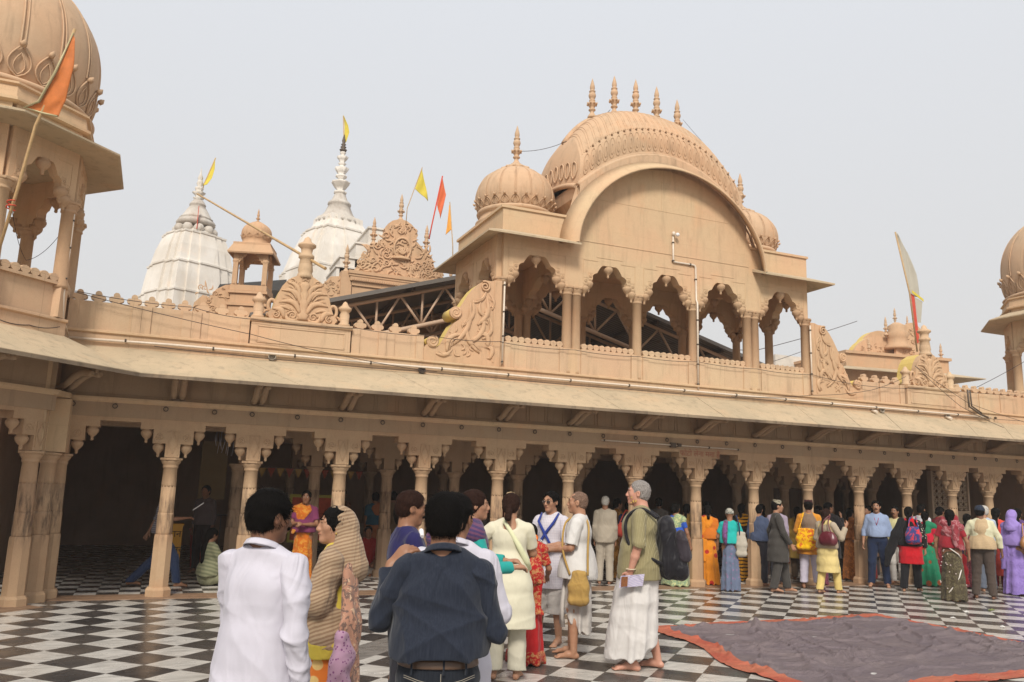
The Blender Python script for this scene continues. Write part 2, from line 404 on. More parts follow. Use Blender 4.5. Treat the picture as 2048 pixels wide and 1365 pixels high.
def bracket_mb():
    m=MB()
    pts=[(0,2.93),(-.06,2.93),(-.14,2.95),(-.25,2.99),(-.37,3.05),(-.50,3.10),(-.62,3.125),(-.72,3.12),(-.80,3.10),(-.86,3.10)]
    for sx in (-.062,.062):
        m.tube([(sx,y,z+.03) for y,z in pts],[.05]*8+[.045,.03],8)
    poly=[(0,2.95)]+[(y,z+.04) for y,z in pts[1:]]+[(-.86,3.19),(0,3.58)]
    m.prism(poly,-.022,.022,'yz'); return m
ME_BRK=mesh_of(bracket_mb(),'eave_bracket',MSF)
def ring_mb():
    m=MB(); m.tube([(.032*math.cos(t),-.028,.032*math.sin(t)-.01) for t in np.linspace(0,2*PI,15)],.0075,6,False); m.bar((0,0,.02),(0,-.045,.02),.016); return m
ME_RNG=mesh_of(ring_mb(),'iron_ring',MDK)
def storey(parent,xs,x0,x1,side=0,eave=(0,0),brk=None,rings=True,par=True,skip=None):
    """ground storey in local coords: column line y=0, outward -y; x0..x1 wall extent.  eave=(dx0,dx1) shift of outer eave ends"""
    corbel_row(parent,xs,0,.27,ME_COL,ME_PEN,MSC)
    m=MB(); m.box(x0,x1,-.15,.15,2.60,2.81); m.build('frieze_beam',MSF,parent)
    m=MB(); m.prism([(.1,2.808),(-.165,2.81),(-.175,2.825),(-.19,2.83),(-.205,2.85),(-.205,2.885),(.1,2.89)],x0,x1,'yz'); m.build('cornice',MS,parent)
    # recessed upper wall with raised panel frames
    m=MB(); m.box(x0,x1,-.10,.15,2.89,3.62)
    xx=sorted(brk if brk else xs)
    for a,b in zip(xx[:-1],xx[1:]):
        n=3; w=(b-a-.3)/n
        for k in range(n):
            u=a+.15+w*k; frame_lines(m,u+.03,u+w-.03,2.95,3.3,-.102,.022)
    m.build('upper_wall',MSF,parent)
    for x in xx: part_copy('eave_bracket',ME_BRK,parent,(x,-.10,0))
    # eave of sloping slabs
    m=MB(); n=max(1,round((x1-x0)/1.25)); e0,e1=eave
    for k in range(n):
        ua,ub=k/n,(k+1)/n; g0=.0035
        xi0,xi1=x0+(x1-x0)*ua+g0,x0+(x1-x0)*ub-g0
        xo0=(x0+e0)+((x1+e1)-(x0+e0))*ua+g0; xo1=(x0+e0)+((x1+e1)-(x0+e0))*ub-g0
        j=random.uniform(-.004,.004)
        v=[(xi0,-.14,3.65+j),(xi1,-.14,3.65+j),(xo1,-1.15,3.175+j),(xo0,-1.15,3.175+j),(xi0,-.14,3.56+j),(xi1,-.14,3.56+j),(xo1,-1.145,3.125+j),(xo0,-1.145,3.125+j)]
        m.add(v,[(3,2,1,0),(4,5,6,7),(2,3,7,6),(0,1,5,4),(1,2,6,5),(3,0,4,7)])
    ev=m.build('eave',MEV,parent)
    m=MB(); xa_,xb_=x0+e0,x1+e1; m.add([(xa_,-1.153,3.165),(xb_,-1.153,3.165),(xb_,-1.148,3.118),(xa_,-1.148,3.118),(xa_,-1.13,3.172),(xb_,-1.13,3.172),(xb_,-1.12,3.122),(xa_,-1.12,3.122)],[(3,2,1,0),(0,1,5,4),(2,3,7,6)]); m.build('eave_lip',MLIP_,ev)
    m=MB(); m.box(x0,x1,-.15,.15,3.625,3.83); m.build('attic_strip',MSP,parent)
    m=MB(); m.prism([(.12,3.832),(-.165,3.83),(-.185,3.845),(-.185,3.875),(-.16,3.885),(.12,3.885)],x0,x1,'yz'); m.build('cornice',MS,parent)
    if rings:
        x=x0+.25
        while x<x1-.1: part_copy('iron_ring',ME_RNG,parent,(x,-.15,2.77)); x+=.70*(1 if random.random()<.9 else .8)
def parapet(parent,segs,zt=4.32,mer=True):
    """segs: list of (x0,x1); pilaster strips at ends"""
    for a,b in segs:
        m=MB(); m.box(a,b,-.10,.08,3.885,zt)
        for x in (a,b-.14): m.box(x+.002,x+.138,-.125,.1,3.886,zt-.002)
        m.build('parapet_panel',MSP,parent)
        if mer:
            n=max(1,int((b-a)/.235)); s=(b-a)/n
            for k in range(n): part_copy('merlon',ME_MER,parent,(a+s*(k+.5),0,zt-.002))

# ---------------- main arcade ----------------
arc=thing('arcade_building','long tan sandstone arcade with scalloped brackets, sloping stone eave and parapet behind the crowd','building',(0,D,0))
XS=[-1.29,.212]+[1.396+1.4*i for i in range(12)]+[17.98,19.48]
brk=[-.72+0*i for i in range(0)]+[XS[1]]+XS[2:14]+[XS[14]]
xL,xR=-1.45,2*XC+1.45
storey(arc,XS,xL,xR,eave=(1.1,-1.1),brk=brk)
segs=[(-1.42,-.42),(-.42,.30),(.30,1.17),(2.82,3.42),(3.42,4.08)]
segs+= [(2*XC-b,2*XC-a) for a,b in segs]
parapet(arc,segs)
# ---------------- carved crests and scroll panels ----------------
def spiral(mb,cx,cz,y,r0,turns=1.6,a0=0,sg=1,t=.018,flat=.6):
    n=26; mb.tube([(cx+sg*r0*(1-.85*i/n)*math.cos(a0+turns*2*PI*i/n),y,cz+r0*(1-.85*i/n)*math.sin(a0+turns*2*PI*i/n)) for i in range(n+1)],[t*(1-.4*i/n) for i in range(n+1)],6)
def leaf(mb,p,q,y,w,bend=.2,t=.02):
    p=Vector((p[0],p[1]));q=Vector((q[0],q[1]));d=q-p;nrm=Vector((-d.y,d.x))*bend
    pts=[];rr=[]
    for i in range(9):
        u=i/8; c=p+d*u+nrm*math.sin(PI*u); pts.append((c.x,y,c.y)); rr.append(max(.004,w*math.sin(PI*min(1,u*.85+.12))))
    mb.tube(pts,rr,7,True,flat=.55)
def foliage_relief(mb,cx,z0,w,h,y,rs,n=40,inside=None):
    for i in range(n):
        x=rs.uniform(-1,1); z=rs.uniform(0,1)
        if inside and not inside(x,z): continue
        if rs.random()<.35: spiral(mb,cx+x*w,z0+z*h,y,rs.uniform(.04,.08)*h*1.1,1.3,rs.uniform(0,6),1 if x>0 else -1,.014*h)
        else:
            a=rs.uniform(0,2*PI); L=rs.uniform(.10,.2)*h
            leaf(mb,(cx+x*w,z0+z*h),(cx+x*w+L*math.cos(a),z0+z*h+L*math.sin(a)),y,.022*h,rs.uniform(-.4,.4))
def crest(parent,cx):
    # plinth block with panel
    m=MB(); m.box(cx-.80,cx+.80,-.17,.12,3.886,4.26); frame_lines(m,cx-.70,cx+.70,3.93,4.19,-.172,.02)
    m.prism([(.13,4.255),(-.19,4.26),(-.21,4.29),(-.21,4.325),(.13,4.33)],cx-.82,cx+.82,'yz'); m.build('crest_plinth',MSP,parent)
    out=[(-.52,4.33),(-.57,4.42),(-.50,4.50),(-.45,4.62),(-.42,4.75),(-.36,4.90),(-.27,5.02),(-.15,5.09),(-.07,5.13)]
    out=out+[(-x,z) for x,z in out[::-1]]
    m=MB(); m.prism([(cx+x,z) for x,z in out],-.12,.02)
    y=-.13
    for sg in (1,-1):
        for (px,pz,qx,qz,w,b) in [(.05,4.45,.40,4.62,.05,.3),(.05,4.6,.38,4.82,.045,.3),(.08,4.72,.30,4.98,.04,.25),(.30,4.36,.5,4.5,.05,.3),(.1,4.36,.28,4.46,.04,-.4),(.2,4.5,.45,4.45,.03,.3),(.15,4.85,.28,4.95,.03,.4)]:
            leaf(m,(cx+sg*px,pz),(cx+sg*qx,qz),y,w,b*sg)
        for k in range(4): leaf(m,(cx+sg*.12,4.55+.07*k),(cx+sg*(.36-.03*k),4.70+.07*k),y-.01,.014,.15*sg)
        spiral(m,cx+sg*.17,4.42,y,.07,1.5,0,sg,.016); spiral(m,cx+sg*.2,4.98,y,.055,1.4,1,sg,.015); spiral(m,cx+sg*.43,4.41,y,.06,1.5,2,sg,.016)
    m.lathe((cx,y+.01,4.36),[(.09,0),(.07,.04),(.1,.08),(.05,.13),(.07,.22),(.085,.30),(.05,.36),(.08,.44),(.04,.5),(.09,.58),(.05,.64)],14,sy=.45)
    rose(m,cx,5.05,y,.06); rz9=random.Random(int(cx*10)); foliage_relief(m,cx,4.36,.40,.62,y+.008,rz9,80,lambda x,z:abs(x)<1.05-.75*z)
    o=m.build('carved_crest',MSV,parent)
    m=MB(); m.prism([(cx+x*1.0,z-.01) for x,z in out],.021,.42); m.build('crest_back',MYL,o)
    m=MB(); m.lathe((cx,-.02,0),[(.14,5.08),(.13,5.14),(.11,5.18),(.125,5.22),(.115,5.30),(.10,5.42),(.13,5.44),(.13,5.48),(.09,5.52),(.10,5.60),(.15,5.64),(.15,5.67),(.07,5.72),(.05,5.78),(.0,5.82)],20); m.build('finial',MSP,o)
    for sg in (1,-1):
        m=MB(); m.lathe((cx+sg*.70,-.05,4.33),[(.10,0),(.10,.04),(.075,.06),(.085,.2),(.07,.24),(.085,.26),(.11,.29),(.11,.32),(.06,.36),(.03,.42),(0,.44)],18); m.build('balustrade_post',MSP,parent)
        m=MB(); m.tube([(cx+sg*(.50+.06*math.cos(t)),-.06,4.56+.10*math.sin(t)) for t in np.linspace(-1.2,3.6,12)],.03,7); spiral(m,cx+sg*.55,4.42,-.06,.07,1.2,0,sg,.022); m.build('scroll',MSV,o)
crest(arc,1.99); crest(arc,2*XC-1.99-.0)
def scroll_panel(parent,xw,sg):
    # xw: x of the pavilion side; panel grows away by sg (-1 = to the left)
    X=lambda d:xw+sg*d
    sil=[(0,3.89),(1.42,3.89),(1.42,4.10),(1.36,4.17),(1.30,4.13),(1.18,4.14),(1.10,4.20),(1.02,4.34),(.95,4.48),(.88,4.60),(.80,4.66),(.80,4.74),(.78,4.86),(.70,5.0),(.62,5.14),(.52,5.28),(.42,5.38),(.30,5.44),(.20,5.44),(.12,5.47),(0,5.47)]
    m=MB(); m.prism([(X(a),z) for a,z in sil],-.14,.0)
    y=-.15
    for (a,z,b,w_,wd_,bd) in [(.9,4.2,.6,5.0,.05,.15),(.6,4.25,.35,4.85,.05,.2),(.4,4.1,.62,4.7,.045,-.2),(.45,4.6,.3,5.15,.05,.2),(.75,4.55,.55,5.05,.04,.2),(.25,4.2,.45,4.5,.05,.3),(.2,4.0,.3,4.3,.05,.3),(1.0,4.05,.7,4.4,.05,-.3),(.25,4.75,.4,5.05,.04,-.3),(.35,4.35,.22,4.75,.04,.25),(1.2,4.02,.9,4.12,.04,.2),(.55,5.0,.3,5.3,.035,.2),(.18,4.9,.25,5.2,.03,.2)]:
        leaf(m,(X(a),z),(X(b),w_),y,wd_,bd*sg)
        leaf(m,(X(a-.04),z+.05),(X(b+.02),w_-.08),y-.015,wd_*.3,bd*sg)
    spiral(m,X(.33),5.32,y-.01,.10,1.8,1,sg,.022); spiral(m,X(.87),4.78,y-.01,.10,1.8,2,sg,.022); spiral(m,X(1.27),4.22,y-.01,.10,1.8,2,sg,.022)
    m.bar((X(.13),-.135,3.95),(X(.13),-.135,5.45),.03)
    rs=random.Random(3)
    for k in range(26):
        a=rs.uniform(.2,.95); z=rs.uniform(4.0,4.0+ (1.3-a)*1.0)
        leaf(m,(X(a),z),(X(a-rs.uniform(-.1,.1)),z+rs.uniform(.06,.14)),y,.018,rs.uniform(-.5,.5))
    o=m.build('scroll_panel',MSV,parent)
    m=MB(); m.prism([(X(a*.998),z-.002) for a,z in sil[4:19]]+[(X(.3),4.2)],.002,.32)
    m.build('panel_back',MYL,o)
    for (a,z,r) in ((.87,4.78,.105),(1.27,4.22,.10)):
        m=MB(); m.tube([(X(a),-.16,z),(X(a),.30,z)],r,20); m.build('scroll_roll',MYL,o)
        m=MB(); m.tube([(X(a),-.165,z),(X(a),-.10,z)],r*1.03,20); m.build('scroll_face',MSV,o)
scroll_panel(arc,5.50,-1); scroll_panel(arc,2*XC-5.50,1)
# round vents in the attic strip
for x,dk in ((1.55,0),(4.05,1),(14.6,0),(16.6,0)):
    m=MB(); m.lathe((0,0,0),[(.045,0),(.06,0),(.065,.05),(.055,.055),(.048,.05),(.045,.01)],20)
    for i in range(len(m.v)): a=m.v[i]; m.v[i]=(a[0]+x,-.15-a[2],a[1]+3.70)
    o=m.build('round_vent',MDK if dk else MGR,arc)

# ---------------- inner rows and back of the arcade ----------------
inn=thing('inner_colonnade','shaded second row of stone columns with corbel brackets inside the arcade','colonnade',(0,16.15,0))
XI=[1.396+1.4*i for i in range(13)]
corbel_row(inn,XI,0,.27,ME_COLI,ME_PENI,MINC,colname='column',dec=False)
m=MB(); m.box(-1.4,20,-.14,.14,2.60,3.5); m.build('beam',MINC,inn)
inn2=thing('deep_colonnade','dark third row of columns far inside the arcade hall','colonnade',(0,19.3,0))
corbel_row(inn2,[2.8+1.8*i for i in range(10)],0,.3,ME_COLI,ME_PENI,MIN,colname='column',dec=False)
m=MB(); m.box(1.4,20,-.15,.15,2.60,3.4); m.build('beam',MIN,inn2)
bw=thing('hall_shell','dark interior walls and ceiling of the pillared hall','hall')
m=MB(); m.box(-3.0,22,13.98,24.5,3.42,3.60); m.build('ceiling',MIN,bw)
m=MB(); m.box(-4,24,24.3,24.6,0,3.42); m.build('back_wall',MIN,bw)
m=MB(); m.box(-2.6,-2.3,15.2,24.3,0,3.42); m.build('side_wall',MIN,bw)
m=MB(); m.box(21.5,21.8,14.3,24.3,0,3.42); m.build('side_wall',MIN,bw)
# mid wall right with doorway and jali
m=MB()
m.box(14.0,14.9,17.6,17.8,0,2.6); m.box(15.9,16.9,17.6,17.8,0,2.6); m.box(14.9,15.9,17.6,17.8,2.0,2.6)
m.build('door_wall',MINC,bw)
MLW=plain('pale_interior_plaster',(.50,.38,.27),.8)
for x0_,x1_ in ((14.93,15.4),(15.42,15.87)):
    m=MB(); m.box(x0_,x1_,17.66,17.70,0.01,1.98); frame_lines(m,x0_+.08,x1_-.08,.15,.9,17.655,.02); frame_lines(m,x0_+.08,x1_-.08,1.05,1.85,17.655,.02); m.build('door_leaf',plain('old_brown_door',(.14,.09,.055),.6),bw)
jl=thing('stone_jali_screen','pale pierced stone lattice screen over a plain wall at the far right of the arcade','screen',(18.1,15.0,0))
m=MB(); m.box(-.55,.75,0,.12,0,1.55); m.build('wall_panel',MLW,jl)
m=MB()
m.box(-.55,-.49,0,.12,1.55,2.5); m.box(.7,.75,0,.12,1.55,2.5)
for i in range(7):
    for j in range(6):
        cx=-.42+i*.18; cz=1.64+j*.15
        m.tube([(cx+.07*math.cos(t),.05,cz+.07*math.sin(t)) for t in np.linspace(0,2*PI,9)],.016,5,False); m.bar((cx,.05,cz-.1),(cx,.05,cz+.1),.02); m.bar((cx-.1,.05,cz),(cx+.1,.05,cz),.02)
m.build('lattice',MLW,jl)
# ---------------- left and right wings ----------------
def wing(name,label,M_,sgn):
    w=thing(name,label,'building'); w.matrix_world=M_
    xs=[-.02*1.0,-1.2,-2.6,-4.0,-5.4] 
    if sgn>0: xs=[-x for x in xs]
    xs=sorted(xs); a,b=(-7,.13) if sgn<0 else (-.13,7)
    storey(w,xs,a,b,eave=(0,.46) if sgn<0 else (-.46,0),brk=[x for x in xs if abs(x)>.5]+[],rings=False)
    m=MB()
    if sgn<0: m.box(-7,-.62,-.10,.08,3.885,4.37)
    else: m.box(.62,7,-.10,.08,3.885,4.37)
    m.build('parapet_panel',MSP,w)
    return w
wl=wing('side_wing','near left wing of the arcade angled towards the viewer under the big dome','',0) if False else wing('side_wing','sandstone side wing at the left edge, angled towards the viewer with its own sloping eave',WM,-1)
wr=wing('side_wing','sandstone side wing beyond the far right tower, angled towards the viewer',WM2,1)
for w,xs,sg in ((wl,[-.5,-1.9,-3.3],-1),(wr,[.5,1.9,3.3],1)):
    for x in xs: part_copy('inner_column',ME_COLI,w,(x,1.9,0)); part_copy('inner_column',ME_COLI,w,(x+.55*sg,2.1,0))
    m=MB(); m.box(min(sg*7,sg*.25),max(sg*7,sg*.25),2.35,2.5,0,3.4); m.build('inner_wall',MINC,w)
# corner posts and diagonal bracket at the inner corner
def corner(name,label,M_,sg):
    c=thing(name,label,'corner pier'); 
    m=MB(); m.box(-1.60,-1.45,12.99,D-.16,2.045,3.62); m.box(-1.449,-1.20,13.38,D-.05,2.045,2.80); m.box(-1.62,-1.43,13.0,D-.16,3.625,3.88)
    if sg>0:
        for i in range(len(m.v)): a=m.v[i]; m.v[i]=(RX-a[0],a[1],a[2])
        m.f=[f[::-1] for f in m.f]
    m.build('return_wall',MS,c)
    X_=(lambda a:a) if sg<0 else (lambda a:RX-a)
    T_=[(X_(-1.365),13.06,3.648),(X_(-1.46),13.70,3.648),(X_(-.34),12.672,3.172)]; B_=[(a,b,z-.05) for a,b,z in T_]
    m=MB(); m.add(T_+B_,[(0,1,2),(5,4,3),(0,3,4,1),(1,4,5,2),(2,5,3,0)]); m.build('eave_valley',MEV,c)
    cx=-1.40 if sg<0 else RX+1.40
    part_copy('column',ME_COL,c,(-1.40 if sg<0 else RX+1.40,13.50,0),0)
    b=part_copy('eave_bracket',ME_BRK,c,(cx+(.03 if sg<0 else -.03),13.55,0),R(35)*(1 if sg<0 else -1))
    m=MB(); m.prism([(-1.46,13.0),(-1.36,13.0),(-1.22,13.35),(-1.22,D-.2),(-1.46,D-.2)] if sg<0 else [(RX+1.46,13.0),(RX+1.36,13.0),(RX+1.22,13.35),(RX+1.22,D-.2),(RX+1.46,D-.2)],2.812,2.888,'xy'); m.build('cornice',MS,c)
    return c
corner('corner_pier','stone pier in the left inner corner where the wing meets the arcade',WM,-1)
corner('corner_pier','stone pier in the far right inner corner where the wing meets the arcade',WM2,1)

# ---------------- cusped arch panels (upper storey) ----------------
def cusp_profile(x0,x1,zs,zt):
    """opening from (x0,zs) up to crown zt and down to (x1,zs): steps with cusps"""
    w=(x1-x0)/2; c=(x0+x1)/2; h=zt-zs
    half=[(0,0),(0,.12),(.17,.14),(.17,.30),(.33,.34),(.33,.50),(.40,.60),(.46,.64)]
    for t in np.linspace(0,PI/2,6): half.append((.50+.42*(t/(PI/2))*.62+.02,.66+.34*math.sin(t)))
    half.append((1,.985))
    L=[(x0+a*w,zs+b*h) for a,b in half]; Rr=[(2*c-x,z) for x,z in L[::-1]]
    return L+Rr[1:]
ME_PEN2=mesh_of(pendant_mb(1.12),'pendant',MSC)
def arch_panel(parent,xa,xb,y,th,zs=5.56,zt=6.06,ztop=6.45,hw=.10,mat=None,M_=None,pen=True):
    m=MB(); pr=cusp_profile(xa+hw,xb-hw,zs,zt)
    c=(xa+xb)/2; n=len(pr)//2
    # two halves (split at the crown) so every n-gon is simple
    m.prism([(xa,zs)]+pr[:n+1]+[(c,ztop),(xa,ztop)] if abs(pr[n][0]-c)<1e-6 else [(xa,zs)]+pr[:n]+[(c,pr[n][1]),(c,ztop),(xa,ztop)],y-th/2,y+th/2)
    q=[p for p in pr if p[0]>c-1e-6]; q=q if abs(q[0][0]-c)<1e-6 else [(c,q[0][1])]+q
    m.prism(q+[(xb,zs),(xb,ztop),(c,ztop)],y-th/2,y+th/2)
    w=(xb-xa-2*hw)/2; h=zt-zs; yf=y-th/2
    for sg,x0 in ((1,xa+hw),(-1,xb-hw)):
        for a,b in ((.0,.14),(.17,.34)):
            f0,f1=sorted((x0+sg*(a*w+.01),x0+sg*((a+.17)*w))); z0=zs+b*h+ .02
            frame_lines(m,f0,f1,z0,z0+.13,yf,.012); rose(m,(f0+f1)/2,z0+.065,yf-.004,.03)
        u0,u1=sorted((x0+sg*.0,x0+sg*.55*w)); m.bar((u0,yf,zs+.86*h+.14),(u1,yf,zs+.86*h+.14),.014); 
        e=x0-sg*.0; m.bar((e,yf,zs+.2*h),(e,yf,zs+.86*h+.14),.014); 
    m.bar((c-.5*w,yf,zt+.15),(c+.5*w,yf,zt+.15),.014)
    i0=0
    if M_ is not None: m.xform(M_)
    o=m.build('arch_panel',mat or MS,parent)
    if pen:
        for px,pz in ((xa+hw+.085*w,zs+.14*h),(xa+hw+.25*w,zs+.34*h),(xb-hw-.085*w,zs+.14*h),(xb-hw-.25*w,zs+.34*h),(c,zt)):
            P=Vector((px,y-.03,pz+.004))
            if M_ is not None: P=M_@P
            part_copy('pendant',ME_PEN2,o,P)
    return o
def shaft_mb(z0,z1,r=.095,k=1):
    m=MB()
    m.lathe((0,0,0),[(r*1.12,z0),(r*1.12,z0+.05),(r,z0+.07),(r*.94,z1-.16),(r*1.05,z1-.155),(r*1.1,z1-.135),(r*1.0,z1-.12),(r*1.08,z1-.10),(r*1.32,z1-.06),(r*1.38,z1-.04)],28)
    octloft(m,[(r*1.4,z1-.041),(r*1.48,z1-.03),(r*1.48,z1-.002)]); return m
FIN=[(.115,0),(.105,.05),(.075,.09),(.05,.13),(.05,.17),(.085,.19),(.085,.21),(.05,.23),(.07,.27),(.10,.31),(.115,.345),(.09,.37),(.055,.385),(.075,.41),(.075,.43),(.045,.445),(.075,.48),(.092,.53),(.078,.585),(.045,.605),(.078,.625),(.078,.64),(.048,.655),(.052,.68),(.062,.71),(.058,.76),(.035,.84),(.014,.91),(0,.95)]
def finial(parent,x,y,z,k=1,mat=None,name='finial'):
    m=MB(); m.lathe((x,y,z),[(r*k*.9,h*k) for r,h in FIN],18); 
    for a in range(8):
        t=a*PI/4; q=.10*k; m.tube([(x+q*math.cos(t),y+q*math.sin(t),z+.315*k),(x+1.15*q*math.cos(t),y+1.15*q*math.sin(t),z+.36*k)],[.02*k,.014*k],5)
    return m.build(name,mat or MSD,parent)
def dome(parent,x,y,z,rp,ribs,petal,zp0,zp1,mat=None,double=True,tor=None,rings=()):
    """rp: [(r,z)] profile relative to z"""
    mat=mat or MSD; m=MB()
    zs=[b for a,b in rp]; rs_=[a for a,b in rp]
    Z=np.linspace(zs[0],zs[-1],30); 
    # smooth interpolation
    pr=[(float(np.interp(t,zs,rs_)),float(t)) for t in Z]
    for _ in range(2): pr=[pr[0]]+[((pr[i-1][0]+2*pr[i][0]+pr[i+1][0])/4,pr[i][1]) for i in range(1,len(pr)-1)]+[pr[-1]]
    m.lathe((x,y,z),pr,ribs*8,True,lambda th,zz,r:1-.012*max(0,math.cos(th*ribs))**8)
    rr=lambda zz:float(np.interp(zz,[b for a,b in pr],[a for a,b in pr]))
    R0=max(rs_)
    for k in range(ribs):
        th=2*PI*k/ribs
        for off in ((-.022,.022) if double else (0,)):
            pts=[]
            for zz in np.linspace(zp1,zs[-1]-.02*R0,16):
                q=rr(zz); t2=th+off/max(q,.2)*R0*.9*(q/R0)
                pts.append((x+q*math.cos(t2),y+q*math.sin(t2),z+zz))
            m.tube(pts,.010*R0*(1 if double else 1.2),5,False)
    o=m.build('dome',mat,parent)
    # petal band
    m=MB()
    for k in range(petal):
        th=2*PI*(k+.5)/petal; hw_=PI/petal*.86
        pts=[]
        for a in np.linspace(0,1,17):
            # teardrop outline
            u_=2*a if a<.5 else 2-2*a; tt=th+(1 if a<.5 else -1)*hw_*.95*(math.sin(PI*u_**.75)); zz=zp0+(zp1-zp0)*(.06+.90*u_)
            q=rr(zz)+.012*R0; pts.append((x+q*math.cos(tt),y+q*math.sin(tt),z+zz))
        m.tube(pts,(.009 if petal==24 else .011)*R0,6,False)
        for sc_2 in (.5,):
            m.tube([(lambda u_,sg_:(lambda zz_,tt_:(x+(rr(zz_)+.008*R0)*math.cos(tt_),y+(rr(zz_)+.008*R0)*math.sin(tt_),z+zz_))(zp0+(zp1-zp0)*(.12+.6*u_),th+sg_*hw_*.48*math.sin(PI*u_**.75)))(2*a_ if a_<.5 else 2-2*a_,1 if a_<.5 else -1) for a_ in np.linspace(0,1,13)],.007*R0,5,False)
        q=rr(zp1)+.02*R0; m.tube([(x+q*math.cos(th),y+q*math.sin(th),z+zp1-.03*R0),(x+(q+.03*R0)*math.cos(th),y+(q+.03*R0)*math.sin(th),z+zp1-.005*R0),(x+(q+.05*R0)*math.cos(th),y+(q+.05*R0)*math.sin(th),z+zp1+.02*R0)],[.03*R0,.03*R0,.006],6)
    m.build('petal_band',mat,o)
    return o
# ---------------- roof pavilion ----------------
pv=thing('rooftop_pavilion','large sandstone pavilion with a curved vault, five spikes and small domes on the arcade roof','pavilion',(0,D,0))
PX=[5.53,6.90,7.09,8.44,9.76,11.11,11.30,12.66]
ZB=3.886; SH=mesh_of(shaft_mb(ZB,5.56),'column',MSC)
for x in PX:
    part_copy('column',SH,pv,(x,0,0)); part_copy('column',SH,pv,(x,2.33,0))
for y in (1.16,):
    for x in (5.53,12.66): part_copy('column',SH,pv,(x,y,0))
bays=[(5.53,6.90),(7.09,8.44),(8.44,9.76),(9.76,11.11),(11.30,12.66)]
for a,b in bays:
    arch_panel(pv,a,b,0,.2); arch_panel(pv,a,b,2.33,.2)
    m=lattice_mb(b-a-.2); o=m.build('lattice_rail',MSP,pv); o.location=(a+.1,-.02,4.37)
    m=lattice_mb(b-a-.2); o=m.build('lattice_rail',MSP,pv); o.location=(a+.1,2.33,4.37)
    m=MB(); m.box(a+.0,b-.0,-.10,.07,ZB,4.36)
    m.box(a+.07,a+.19,-.122,.09,ZB+.001,4.355); m.box(b-.19,b-.07,-.122,.09,ZB+.001,4.355)
    m.build('parapet_panel',MSP,pv)
    m=MB(); m.box(a,b,2.25,2.42,ZB,4.36); m.build('parapet_panel',MSP,pv)
m=MB()
for a,b in ((6.90,7.09),(11.11,11.30)):
    m.box(a,b,-.1,.1,5.56,6.45); m.box(a,b,2.23,2.43,5.56,6.45); m.box(a-.0,b+.0,-.10,.08,ZB,4.36)
m.build('pier',MS,pv)
# sides
for xs_,sg in ((5.53,1),(12.66,-1)):
    Mx=Matrix.Translation((xs_,0,0))@Matrix.Rotation(PI/2,4,'Z')   # local x -> +y, local -y -> +x
    if sg>0: Mx=Matrix.Translation((xs_,2.33,0))@Matrix.Rotation(-PI/2,4,'Z')
    arch_panel(pv,0,1.165,0,.2,M_=Mx); arch_panel(pv,1.165,2.33,0,.2,M_=Mx)
    m=MB(); m.box(xs_-.09,xs_+.09,0.08,2.25,ZB,4.36); m.build('parapet_panel',MSP,pv)
# transverse inner arches seen through the bays
for xs_ in (7.0,11.2):
    Mx=Matrix.Translation((xs_,2.33,0))@Matrix.Rotation(-PI/2,4,'Z'); arch_panel(pv,0,2.33,0,.16,M_=Mx,hw=.12)
# upper fascia on the side bays, tympanum, ceilings
for a_,b_,o_,p_ in ((5.50,7.02,5.50,5.66),(11.18,12.69,12.53,12.69)):
    m=MB(); m.box(a_,b_,-.08,.1,6.45,6.90); m.box(o_,p_,.1,2.3,6.45,6.90); m.box(a_,b_,2.3,2.43,6.45,6.9); m.box(a_-.04,b_+.03,-.11,2.46,6.901,6.95)
    m.build('attic_block',MS,pv)
m=MB(); m.box(5.60,12.60,.10,2.25,6.40,6.44); m.build('ceiling',MS,pv)
zf,zp,hwid=6.34,8.16,2.17
FILL=1
def arc_z(dx,hw=hwid,z0=zf,z1=zp,e=.56): 
    t=max(0,1-(abs(dx)/hw)**2); return z0+(z1-z0)*t**e
N_=44; XA=[-math.cos(PI*i/N_) for i in range(N_+1)]   # dense at ends
tym=[(9.1-2.1,6.45)]+[(9.1+x*2.10,max(6.46,arc_z(x*2.10)+.10)) for x in XA]+[(9.1+2.1,6.45)]
m=MB(); m.prism(tym,-.10,.10); m.bar((7.1,-.102,6.50),(11.1,-.102,6.50),.015)
# faint masonry joints, standing 2 mm proud
m.bar((7.45,-.101,7.38),(10.75,-.101,7.38),.006); m.bar((8.95,-.101,7.38),(8.95,-.101,8.05),.006)
m.build('tympanum',MS,pv)
m=MB(); m.prism(tym,2.23,2.43); m.build('tympanum',MS,pv)
# curved chajja
m=MB(); rows=[]
for i,x in enumerate(XA):
    zo=arc_z(x*hwid); zi=arc_z(x*hwid)
    nx=x*.9; ro=(9.1+x*(hwid+.0),-.45,zo); nrm=Vector((x*1.0,0,math.sqrt(max(0.0,1-x*x))+.12)).normalized()
    ri=(9.1+x*hwid+nrm.x*.22,-.09,zo+nrm.z*.22)
    rows.append((ro,(ro[0]+nrm.x*.045,ro[1],ro[2]+nrm.z*.045),(ri[0]+nrm.x*.05,ri[1],ri[2]+nrm.z*.05),ri))
v=[p for r_ in rows for p in r_]; f=[]
for i in range(len(rows)-1):
    for k in range(4): a=i*4+k;b=i*4+(k+1)%4; f.append((a,b,b+4,a+4))
m.add(v,f,True); m.build('curved_eave',MS,pv)
